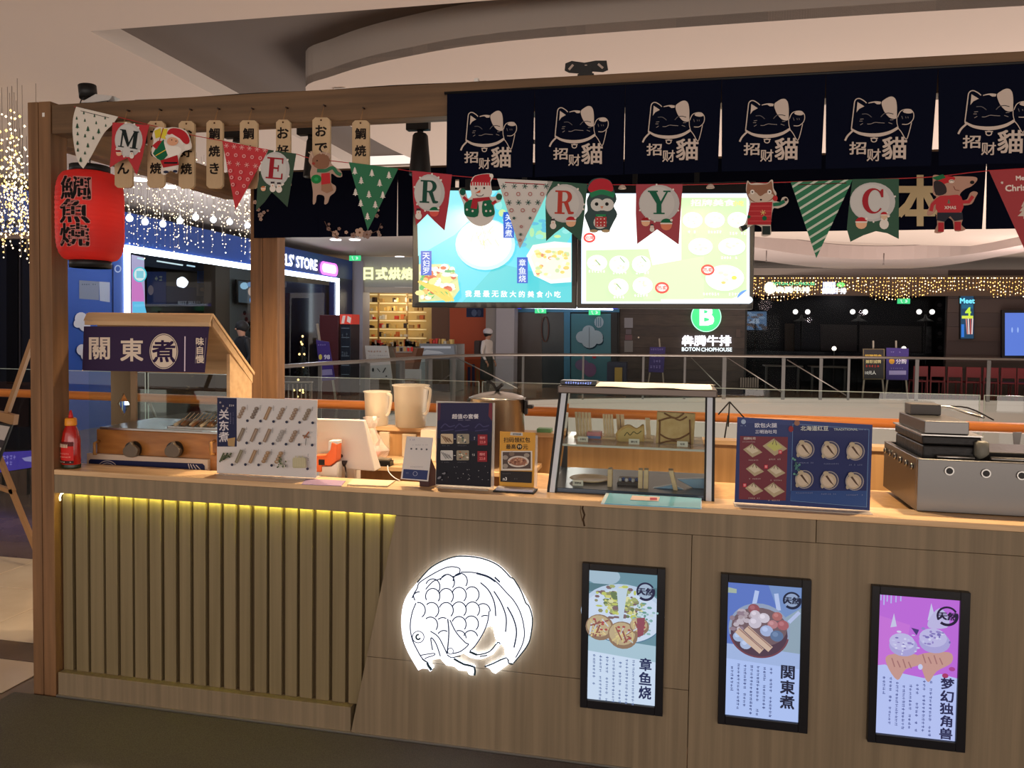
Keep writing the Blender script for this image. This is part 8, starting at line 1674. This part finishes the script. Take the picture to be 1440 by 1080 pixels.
# ================================================================== people
def person(name, loc, h, face, label, cols, hat=None, pose='stand'):
    """one continuous skinned body; loc on the floor, face = heading angle"""
    r = root(name, loc, label, 'person'); s = h/1.72
    J = {'pel': (0, 0, .93), 'waist': (0, .01, 1.08), 'chest': (0, .02, 1.32), 'neck': (0, .03, 1.47), 'hb': (0, .05, 1.54), 'head': (0, .06, 1.63), 'top': (0, .05, 1.70),
         'shl': (-.17, .02, 1.41), 'ell': (-.22, .0, 1.14), 'wrl': (-.2, .12, .92), 'hal': (-.19, .16, .86), 'shr': (.17, .02, 1.41), 'elr': (.22, .0, 1.14), 'wrr': (.2, .12, .92), 'har': (.19, .16, .86),
         'hil': (-.09, 0, .88), 'knl': (-.1, .03, .48), 'anl': (-.1, -.02, .09), 'tol': (-.1, .13, .03), 'hir': (.09, 0, .88), 'knr': (.1, .06, .48), 'anr': (.1, .05, .09), 'tor': (.1, .2, .03)}
    Rd = dict(pel=.14, waist=.13, chest=.15, neck=.055, hb=.07, head=.095, top=.06, shl=.07, ell=.045, wrl=.03, hal=.032, shr=.07, elr=.045, wrr=.03, har=.032, hil=.09, knl=.06, anl=.045, tol=.035, hir=.09, knr=.06, anr=.045, tor=.035)
    E_ = [('pel', 'waist'), ('waist', 'chest'), ('chest', 'neck'), ('neck', 'hb'), ('hb', 'head'), ('head', 'top'), ('chest', 'shl'), ('shl', 'ell'), ('ell', 'wrl'), ('wrl', 'hal'), ('chest', 'shr'), ('shr', 'elr'), ('elr', 'wrr'), ('wrr', 'har'), ('pel', 'hil'), ('hil', 'knl'), ('knl', 'anl'), ('anl', 'tol'), ('pel', 'hir'), ('hir', 'knr'), ('knr', 'anr'), ('anr', 'tor')]
    nm = list(J); me = bpy.data.meshes.new('body'); me.from_pydata([tuple(v*s for v in J[k]) for k in nm], [(nm.index(a), nm.index(e)) for a, e in E_], [])
    o = bpy.data.objects.new('body', me); COL.objects.link(o); o.parent = r; sk = o.modifiers.new('skin', 'SKIN'); o.modifiers.new('sub', 'SUBSURF').levels = 2; o.modifiers['sub'].render_levels = 2
    for i, k in enumerate(nm): me.skin_vertices[0].data[i].radius = (Rd[k]*s, Rd[k]*s*(.8 if k in ('chest', 'waist', 'pel') else 1))
    me.skin_vertices[0].data[0].use_root = True
    bpy.context.view_layer.update(); me2 = bpy.data.meshes.new_from_object(o.evaluated_get(bpy.context.evaluated_depsgraph_get())); o.modifiers.clear(); o.data = me2
    for m_ in (cols['top'], cols['leg'], cols['skin'], cols['shoe']): me2.materials.append(m_)
    for p_ in me2.polygons:
        z_ = p_.center.z/s; x_ = abs(p_.center.x)/s; p_.use_smooth = True
        p_.material_index = 2 if z_ > 1.49 or (x_ > .15 and .8 < z_ < .93 and p_.center.y/s > .09) else 3 if z_ < .1 else 1 if z_ < .95 else 0
    b = MB(); L = Vector(loc)
    b.ball((L.x, L.y+.035*s, L.z+1.655*s), .112*s, cols['hair'], 16, (1, 1.05, 1.0)); o2 = b.build('hair', parent=r); 
    if hat: b = MB(); b.ball((L.x, L.y+.04*s, L.z+1.70*s), .125*s, hat, 16, (1, 1.1, .8)); b.build('hat', parent=r)
    b = MB(); prof = [(.19, .52), (.2, .7), (.18, .95), (.165, 1.1), (.19, 1.3), (.185, 1.4), (.07, 1.48)] if cols.get('coat') else None
    if prof: b.lathe([(x_*s, z_*s) for x_, z_ in prof], (L.x, L.y+.015*s, L.z), cols['coat'], 20, sy=.72); b.build('coat', parent=r)
    for sx_ in (-1, 1):
        b = MB(); 
        b.ball((L.x+sx_*.035*s, L.y+.148*s, L.z+1.64*s), .01*s, BLACK, 6); b.build('eye', parent=r)
    b = MB(); b.ball((L.x, L.y+.158*s, L.z+1.61*s), .016*s, cols['skin'], 8, (.8, 1, 1.3)); b.build('nose', parent=r)
    for sx_ in (-1, 1):
        for k in range(5):
            b = MB(); x_ = L.x+(sx_*.19+(k-2)*.013)*s; y_ = L.y+.17*s; b.tube([(x_, y_, L.z+.86*s), (x_, y_+.012*s, L.z+(.80-.01*(2-abs(k-2)))*s), (x_, y_+.004*s, L.z+(.77-.012*(2-abs(k-2)))*s)], [.0085*s, .008*s, .006*s], cols['skin'], 6)
            if k != 0 and k != 4 or True: b.build('finger', parent=r)
    r.rotation_euler = (0, 0, face)
    return r
SKN = M('skin', (176, 132, 108), .6)
q = G(684, 549, Z=0); q = G(684, 500, Y=16.0)
pr = person('person', (q.x, 16.0, 0.001), 1.60, math.radians(250), 'person in a pale top, dark olive coat and white hat walking before the pale pillar', dict(top=M('top_pale', (206, 200, 196), .8), leg=M('leg_olive', (50, 52, 48), .8), skin=SKN, shoe=BLACK, hair=M('hair_dark', (24, 18, 16), .6), coat=None), hat=M('hat_white', (190, 186, 190), .8))
b = MB(); L = Vector((q.x, 16, .001)); b.lathe([(.20, .38), (.21, .6), (.19, .85), (.165, 1.02)], (L.x, L.y+.015, L.z), M('leg_olive'), 20, sy=.75); b.build('long_coat', parent=pr)
b = MB(); b.box(L.x-.14, L.x+.14, L.y-.30, L.y-.13, .95, 1.36, M('pack_brown', (60, 46, 42), .7)); b.build('backpack', parent=pr, bevel=.04, label='dark backpack')
q = G(343, 520, Y=9.6)
person('person', (q.x, 9.6, 0.001), 1.70, math.radians(150), 'person in a bulky black coat standing before the blue shop window', dict(top=BLACK, leg=BLACK, skin=SKN, shoe=BLACK, hair=M('hair_black', (12, 10, 12), .6), coat=M('coat_black', (14, 13, 16), .9)))
